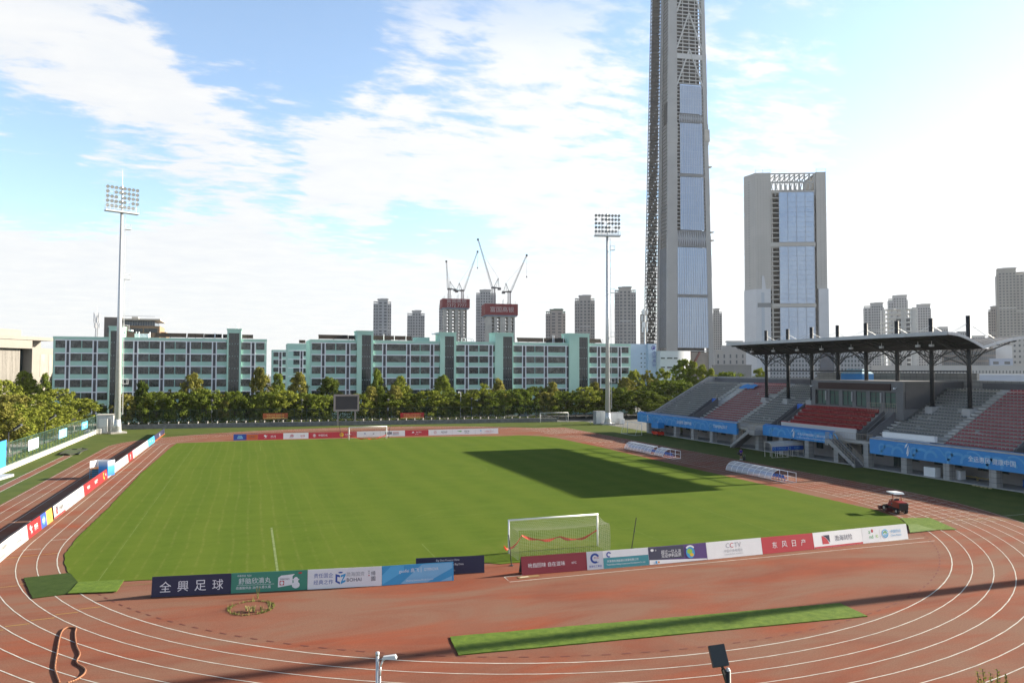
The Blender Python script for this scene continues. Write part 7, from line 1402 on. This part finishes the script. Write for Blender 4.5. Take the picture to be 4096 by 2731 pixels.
# office slab with window grid seen under the roof
def slab(label, px0, px1, ptop, Y, mt, cols, rows, wmat, depth=16, th=None, extra=None, name='low_building', pbot=None, wr=(.25, .75), hr=(.3, .85), group=None):
    th = face((px0+px1)/2) if th is None else th
    A, W_, _ = foot(None, px0, px1, Y, th); t = thing(name, label, 'building', A, th, group); H = zpy(px0, ptop, A); MB().box(0, 0, 0, W_, depth, H).build('wall', mt, t); MB().box(-.2, -.2, H+.002, W_+.2, depth+.2, H+.5).build('roof_edge', mt, t)
    if cols:
        g = MB(); zb = zpy(px0, pbot, A) if pbot else H-rows*3.4-1
        fh = (H-1-zb)/rows
        for r in range(rows):
            for c in range(cols): g.box(W_*(c+wr[0])/cols, -.1, zb+fh*(r+hr[0]), W_*(c+wr[1])/cols, -.004, zb+fh*(r+hr[1]))
        g.build('windows', wmat, t, kind='stuff')
    if extra: extra(t, W_, H, lambda px: (px-px0)/(px1-px0)*W_, lambda py: zpy(px0, py, A))
    return t
OG = mat('office_grey', (.36, .37, .39), .8, .1, .1); WG = mat('window_grey', (.10, .115, .13), .3, .4, .3, spec=.6)
slab('grey office block with rows of tall windows seen below the grandstand roof', 1768, 1992, 812, 250, OG, 30, 6, WG, extra=lambda t, W_, H, U, Z: (MB().box(U(1886), -1.0, 0, U(1917), -.25, Z(812)).build('glass_front', glassy('navy_glass', (.03, .05, .09), .12, .7), t)), pbot=872)
slab('beige stone building stepped in two heights behind the left tip of the stand roof', 1643, 1714, 806, 270, HB, 5, 2, WG, 20, extra=lambda t, W_, H, U, Z: (MB().box(U(1660), 3, H, U(1714), 18, Z(793)).build('upper_block', HB, t), MB().box(U(1674), 6, Z(793), U(1707), 14, Z(785)).build('roof_pavilion', HL, t), MB().box(U(1670), 5.5, Z(785), U(1710), 14.5, Z(782)).build('pavilion_roof', HL, t)), wr=(.35, .6), hr=(.1, .7))
slab('long low grey wall building at the foot of the skyscraper', 1637, 1726, 840, 210, mat('wall_grey_brown', (.24, .235, .23), .85, .1, .2), 0, 0, None, 12)
slab('long pale factory building with small square windows at the right', 2002, 2420, 841, 240, mat('factory_beige', (.46, .45, .43), .8, .1, .05), 56, 1, WG, 30, pbot=862, wr=(.3, .62), hr=(.35, .68))
slab('white roofed shed along the back of the grandstand at the right', 2229, 2420, 862, 165, mat('shed_white', (.52, .55, .62), .7, .1, .2), 0, 0, None, 14)
slab('brown office with ribbon glazing behind the near end of the roof', 2168, 2288, 803, 300, mat('brown_panel', (.20, .175, .16), .8, .12, .1), 26, 3, WG, 20, wr=(.08, .92), hr=(.25, .9), pbot=842)
slab('white plastered block right of the brown office', 2287, 2326, 796, 290, mat('white_block', (.62, .62, .62), .8, .06, .2), 0, 0, None, 18); slab('low bluish block before the white plastered one', 2275, 2327, 825, 270, mat('bluish_block', (.42, .46, .55), .8, .06, .2), 2, 1, WG, 10)
slab('beige housing block with square windows at the right edge', 2326, 2420, 771, 310, mat('beige_housing', (.48, .46, .43), .8, .08, .1), 8, 6, WG, 22, pbot=850, wr=(.3, .7), hr=(.25, .65))
slab('pale low building behind the roof between the right towers', 2230, 2264, 772, 420, HL, 6, 2, WG, 20); slab('grey stepped block behind the middle of the roof', 2202, 2232, 762, 520, HG, 6, 4, WG, 20)
q8 = lambda x: 1952.4+x/5.462
q9 = lambda y: 574.2+y/5.462
GR = 'tower blocks behind the right end of the roof'
resi('grey tower block, left one of the three behind the lattice building', q8(190), q8(440), q9(660), 600, (q8(280), q8(425)), q9(702), HG, (2, 5, 1), group=GR); resi('tallest grey tower block, middle one behind the lattice building', q8(497), q8(742), q9(567), 640, (q8(560), q8(728)), q9(612), HG, (2, 5, 1), group=GR); resi('grey tower block, right one of the three behind the lattice building', q8(795), q8(1032), q9(678), 600, (q8(862), q8(1020)), q9(720), HG, (2, 5, 1), group=GR); resi('small grey tower block right of the three', q8(1055), q8(1242), q9(963), 700, (q8(1100), q8(1235)), q9(972), HG, (1, 5, 1), group=GR)
resi('ornate beige high tower with a flared top at the right edge', q8(1868), q8(2300), q9(228), 480, (q8(1885), q8(2110)), q9(290), mat('ornate_stone', (.36, .345, .32), .85, .1, .1), (0, 5, 4), group=GR); resi('lower wing tower left of the ornate high tower', q8(1752), q8(1872), q9(702), 500, (q8(1785), q8(1868)), q9(745), HB, (1, 3, 0), group=GR)
# lattice building: bare white frame with a rounded corner
TH = face(2070); A, W_, _ = foot(None, q8(400), q8(862), 430, TH); t = thing('frame_building', 'white bare framed building with open round balconies before the three grey towers', 'building', A, TH); H = zpy(q8(400), q9(745), A); WF = mat('white_frame', (.60, .60, .59), .8, .08, .2); g = MB(); n = int(H/4.0); xs_ = [.0, .09, .22, .38, .55, .66, .80, .97]
for r in range(n+1):
    z = H-r*4.0; k = 1.0 if r > 2 else .94; g.box(W_*(1-k)+(W_*.09 if r < 3 else 0), 0, z-.7, W_, 14, z)
    g.prism([(W_*.24+W_*.16*math.cos(math.pi*(1+i/10)), -.02+W_*.16*math.sin(math.pi*(1+i/10))) for i in range(11)], z-.6, z-.05)
for x in xs_: g.box(W_*x+.05, .2, 0, W_*x+.8, 1.2, H-.71); g.box(W_*x+.05, 11, 0, W_*x+.8, 12, H-.71)
for i in range(1, 6): a = math.pi*(1+i/6); g.box(W_*.24+W_*.155*math.cos(a)-.3, W_*.155*math.sin(a), 0, W_*.24+W_*.155*math.cos(a)+.3, W_*.155*math.sin(a)+.5, H-.7)
g.box(W_*.58, 1.3, 0, W_*.64, 10, H-.72).box(W_*.84, 1.3, 0, W_*.96, 10, H-.72); g.build('frame', WF, t); g = MB()
for r in range(3, n): g.box(W_*.42, 2, H-r*4+.3, W_*.55, 2.2, H-r*4+3).box(W_*.66, 2, H-r*4+.3, W_*.8, 2.2, H-r*4+3)
g.build('glazing', WG, t)
# ------------------------------------------------------------------ vehicles and people
def car(label, x, y, rz, body, suv=False, police=False, group='cars parked behind the far wall'):
    t = thing('parked_car', label, 'car', (x, y, .008), rz, group); L, W_ = 4.6, 1.8; h0, h1 = (.95, 1.72) if suv else (.82, 1.45)
    side = [(-2.28, .35), (2.25, .35), (2.28, .62), (2.05, h0-.14), (1.1, h0), (-1.75, h0+.02), (-2.22, h0-.03), (-2.3, .6)]
    g = MB(); n = len(side); g.add([(x_, -W_/2+(.04 if z > .7 else 0), z) for x_, z in side]+[(x_, W_/2-(.04 if z > .7 else 0), z) for x_, z in side], [tuple(range(n)), tuple(range(2*n-1, n-1, -1))]+[(i, i+n, (i+1) % n+n, (i+1) % n) for i in range(n)])
    cab = [(-1.95 if suv else -1.7, h0), (1.05, h0), (.35, h1-.03), (-.1, h1), (-1.2, h1-.02), (-1.75 if suv else -1.35, h1-.12)]; n = len(cab); g.add([(x_, -W_/2+(.10 if z < h0+.02 else .24), z) for x_, z in cab]+[(x_, W_/2-(.10 if z < h0+.02 else .24), z) for x_, z in cab], [tuple(range(n)), tuple(range(2*n-1, n-1, -1))]+[(i, i+n, (i+1) % n+n, (i+1) % n) for i in range(n)]); g.build('body', body, t)
    g = MB(); d = h1-.14; e = h0+.06
    for s in (-1, 1): ya, yb = s*(W_/2-.105), s*(W_/2-.215); g.add([(-1.45, ya, e), (-.35, ya, e), (-.35, yb, d), (-1.2, yb, d)], [(0, 1, 2, 3)]); g.add([(-.25, ya, e), (.82, ya, e), (.30, yb, d), (-.25, yb, d)], [(0, 1, 2, 3)])
    g.add([(1.0, -.66, e), (1.0, .66, e), (.42, .56, d+.04), (.42, -.56, d+.04)], [(0, 1, 2, 3)]); g.build('window', GLASSD, t)
    for x_ in (-1.42, 1.4):
        for s in (-1, 1): w_ = MB().tube((x_, s*(W_/2-.2), .33), (x_, s*(W_/2+.02), .33), .33, n=16).build('wheel', BLACK, t); MB().tube((x_, s*(W_/2+.02), .33), (x_, s*(W_/2+.035), .33), .2, n=12).build('rim', STEEL, w_)
    for s in (-1, 1): MB().box(2.18, s*.55-.2, .58, 2.30, s*.55+.2, .72).build('headlight', paint(.7, .72, .74, .2), t); MB().box(-2.33, s*.6-.16, .62, -2.24, s*.6+.16, .78).build('tail_light', paint(.4, .02, .02, .3), t)
    if police: MB().box(-.25, -.55, h1, .05, .55, h1+.12).build('light_bar', paint(.1, .12, .5), t); MB().box(-1.6, -W_/2-.012, .58, 1.6, -W_/2-.002, .72).build('side_stripe', paint(.03, .05, .22), t)
p = at(1150, 960, 89.6); car('white police car with light bar and dark stripe parked behind the far wall', p.x, 91.8, R(8), paint(.68, .69, .70, .25), police=True)
p = at(1203, 958, 89.6); car('dark grey car parked under the trees left of the far practice goal', p.x, 91.4, R(176), paint(.07, .075, .085, .25), suv=True)
# ride-on mower
p = gnd(2056, 1175); t = thing('ride_on_mower', 'red ride on mower with a white sun roof at the right edge of the pitch', 'mower', (p.x, p.y, .020), R(76)); MR = paint(.24, .018, .014, .35)   # local +x: forwards
MB().hexa([(-1.35, -.48, .55), (-.25, -.48, .55), (-.25, .48, .55), (-1.35, .48, .55), (-1.28, -.42, 1.08), (-.3, -.42, 1.12), (-.3, .42, 1.12), (-1.28, .42, 1.08)]).build('engine_hood', MR, t); MB().box(-1.40, -.44, .45, -1.352, .44, 1.02).box(-1.2, -.40, .30, .9, .40, .54).build('chassis', BLACK, t)
MB().box(-.2, -.40, .56, .85, .40, .64).hexa([(.55, -.2, .64), (.85, -.2, .64), (.85, .2, .64), (.55, .2, .64), (.62, -.12, 1.0), (.75, -.12, 1.0), (.75, .12, 1.0), (.62, .12, 1.0)]).build('footboard', MR, t); s_ = MB().box(-.15, -.25, .65, .32, .25, .80).hexa([(-.24, -.25, .80), (-.1, -.25, .80), (-.1, .25, .80), (-.24, .25, .80), (-.34, -.22, 1.32), (-.24, -.22, 1.32), (-.24, .22, 1.32), (-.34, .22, 1.32)]).build('seat', paint(.05, .05, .055), t)
g = MB(); k = 16; c = Vector((.52, 0, 1.08)); ax = Vector((.5, 0, .85)).normalized(); ex = Vector((0, 1, 0)); ey = ax.cross(ex); [g.tube(c+(ex*math.cos(2*math.pi*i/k)+ey*math.sin(2*math.pi*i/k))*.19, c+(ex*math.cos(2*math.pi*(i+1)/k)+ey*math.sin(2*math.pi*(i+1)/k))*.19, .02, n=6) for i in range(k)]; g.tube((.68, 0, .95), c, .02); g.bar(c-ex*.18, c+ex*.18, .03); g.build('steering_wheel', BLACK, t)
for y in (-.42, .42): MB().bar((-.38, y, .6), (-.30, y, 1.82), .06).build('roll_bar', paint(.30, .06, .03), t)
MB().hexa([(-.75, -.52, 1.78), (.55, -.52, 1.84), (.55, .52, 1.84), (-.75, .52, 1.78), (-.62, -.46, 1.95), (.62, -.50, 1.90), (.62, .50, 1.90), (-.62, .46, 1.95)]).build('sun_roof', paint(.78, .79, .80), t)
for (x, y, r_) in ((.75, -.56, .30), (.75, .56, .30), (-1.0, -.42, .24), (-1.0, .42, .24)): w_ = MB().tube((x, y-.12, r_), (x, y+.12, r_), r_, n=18).build('wheel', BLACK, t, False); MB().tube((x, y-.13, r_), (x, y+.13, r_), r_*.5, n=12).build('rim', paint(.55, .5, .42), w_)
for (x, y) in ((1.25, -.62), (1.25, .62), (.15, 0), (1.25, 0), (-.2, -.78), (-.2, .78)): g = MB().tube((x, y-.30, .14), (x, y+.30, .14), .12, n=12); g.hexa([(x-.2, y-.33, .22), (x+.2, y-.33, .22), (x+.2, y+.33, .22), (x-.2, y+.33, .22), (x-.1, y-.30, .42), (x+.14, y-.30, .36), (x+.14, y+.30, .36), (x-.1, y+.30, .42)]); g.build('cutting_unit', paint(.10, .022, .02), t)
MB().bar((.9, -.5, .42), (1.25, -.62, .36), .07).bar((.9, .5, .42), (1.25, .62, .36), .07).tube((-1.3, -.46, .5), (-.9, -.62, .5), .06).tube((-1.3, .46, .5), (-.9, .62, .5), .06).sphere((-1.05, -.56, .62), .13, 6).sphere((-1.05, -.60, .86), .12, 6).build('lift_arm', BLACK, t)
# person walking away with bags
def skin_mesh(name, joints, edges, m, sub=2):
    me = bpy.data.meshes.new(name); me.from_pydata([j[:3] for j in joints], edges, []); o = bpy.data.objects.new(name, me); COL.objects.link(o); md = o.modifiers.new('skin', 'SKIN'); md.use_smooth_shade = True
    for v, j in zip(me.skin_vertices[0].data, joints): v.radius = (j[3], j[4] if len(j) > 4 else j[3])
    me.skin_vertices[0].data[0].use_root = True; sb = o.modifiers.new('sub', 'SUBSURF'); sb.levels = sub; sb.render_levels = sub
    bpy.context.view_layer.update(); ev = bpy.data.meshes.new_from_object(o.evaluated_get(bpy.context.evaluated_depsgraph_get())); bpy.data.objects.remove(o); ev.materials.clear(); ev.materials.append(m); ev.name = name
    return ev
p = gnd(1702, 1055.5); t = thing('person', 'person in a purple shirt and dark shorts walking away with a black bag and case', 'person', (p.x, p.y, .006), R(-14))
SKIN = mat('skin', (.36, .20, .135), .6, .1, 6); J = [(0, 0, .96, .125, .10), (0, 0, 1.12, .125, .095), (0, .01, 1.30, .155, .10), (0, .0, 1.44, .10, .08), (0, 0, 1.50, .052), (0, .01, 1.58, .075, .085), (0, .015, 1.67, .078, .09), (-.18, 0, 1.41, .058), (-.25, -.02, 1.14, .042), (-.24, .06, .92, .03), (-.24, .08, .84, .035, .02), (.18, 0, 1.41, .058), (.26, 0, 1.13, .042), (.27, -.02, .90, .03), (.27, -.02, .82, .035, .02), (-.09, 0, .88, .095), (-.10, .05, .50, .062), (-.10, -.02, .10, .042), (-.10, .08, .04, .045, .03), (.09, 0, .88, .095), (.10, -.02, .50, .062), (.10, -.14, .12, .042), (.10, -.05, .05, .045, .03)]
E_ = [(0, 1), (1, 2), (2, 3), (3, 4), (4, 5), (5, 6), (3, 7), (7, 8), (8, 9), (9, 10), (3, 11), (11, 12), (12, 13), (13, 14), (0, 15), (15, 16), (16, 17), (17, 18), (0, 19), (19, 20), (20, 21), (21, 22)]
o = bpy.data.objects.new('body', skin_mesh('body', J, E_, SKIN)); COL.objects.link(o); o.parent = t
def wear(name, idx, edges, m, grow):
    mp_ = {a: i for i, a in enumerate(idx)}; o = bpy.data.objects.new(name, skin_mesh(name, [J[a][:3]+tuple(r+grow for r in J[a][3:]) for a in idx], [(mp_[a], mp_[b]) for a, b in edges], m)); COL.objects.link(o); o.parent = t
J += [(-.235, -.01, 1.20, .048), (.245, 0, 1.19, .048), (-.10, .04, .56, .07), (.10, -.01, .56, .07)]
wear('shirt', [0, 1, 2, 3, 7, 23, 11, 24], [(0, 1), (1, 2), (2, 3), (3, 7), (7, 23), (3, 11), (11, 24)], paint(.075, .03, .30, .8), .022); wear('shorts', [0, 15, 25, 19, 26], [(0, 15), (15, 25), (0, 19), (19, 26)], paint(.025, .028, .045, .8), .026)
MB().sphere((0, -.005, 1.665), .108, 8).build('hair', BLACK, t, True); g = MB()
for (x, y) in ((-.10, .05), (.10, -.08)): g.hexa([(x-.05, y-.12, .0), (x+.05, y-.12, .0), (x+.05, y+.16, .0), (x-.05, y+.16, .0), (x-.045, y-.11, .10), (x+.045, y-.11, .10), (x+.04, y+.1, .07), (x-.04, y+.1, .07)])
g.build('shoes', paint(.7, .72, .75), t); g = MB()
for (x, y, z, s) in ((-.24, .08, .84, -1), (.27, -.02, .82, 1)):
    for k in range(4): g.tube((x-.03+.02*k, y, z-.01), (x-.03+.02*k, y+.015, z-.07-.008*(k in (1, 2))), .009, .007, 6); g.tube((x-.03+.02*k, y+.015, z-.07), (x-.03+.02*k, y+.035, z-.10), .007, .006, 6)
    g.tube((x-s*.035, y+.005, z+.0), (x-s*.05, y+.03, z-.05), .009, .007, 6)
g.build('fingers', SKIN, t)
def bag(name, label, x, y, w, d, h, z0, strap):
    b = thing(name, label, 'bag', (p.x+x, p.y+y, z0), R(-14)); g = MB().hexa([(-w, -d, 0), (w, -d, 0), (w, d, 0), (-w, d, 0), (-w*.85, -d*.8, h), (w*.85, -d*.8, h), (w*.85, d*.8, h), (-w*.85, d*.8, h)]); o = g.build('case', paint(.018, .018, .02), b); bv = o.modifiers.new('soft', 'BEVEL'); bv.width = .04; bv.segments = 3
    if strap: MB().path([(w*.4, 0, h), (w*.7, 0, h+strap*.6), (w*1.5, 0, h+strap)], .018, 6).build('strap', BLACK, b)
    else:
        MB().bar((-w*.6, -d*.5, h), (-w*.6, -d*.5, h+.32), .02).bar((w*.6, -d*.5, h), (w*.6, -d*.5, h+.32), .02).bar((-w*.6, -d*.5, h+.32), (w*.6, -d*.5, h+.32), .03).build('handle', GREYM, b); g = MB().tube((-w*.7, d*.6, .05), (-w*.5, d*.6, .05), .05, n=8).tube((w*.5, d*.6, .05), (w*.7, d*.6, .05), .05, n=8); g.build('wheel', BLACK, b)
bag('shoulder_bag', 'black shoulder bag hanging at the left side of the walking person', -.40, .06, .17, .12, .42, .80, .25); q = gnd(1709, 1056); bag('suitcase', 'small black wheeled suitcase rolling beside the walking person', q.x-p.x+.05, q.y-p.y, .21, .13, .50, .012, 0)
# ------------------------------------------------------------------ thin haze of the summer air, one closed box round everything
m = bpy.data.materials.new('haze_air'); m.use_nodes = True; nt = m.node_tree; nt.nodes.remove(nt.nodes['Principled BSDF']); v = nt.nodes.new('ShaderNodeVolumePrincipled'); v.inputs['Color'].default_value = (.93, .96, 1, 1); v.inputs['Density'].default_value = .00004; v.inputs['Anisotropy'].default_value = .2
nt.links.new(v.outputs[0], nt.nodes['Material Output'].inputs['Volume'])
o = MB().box(-1500, -300, -1, 1500, 1400, 640).build('haze', m); o['kind'] = 'stuff'
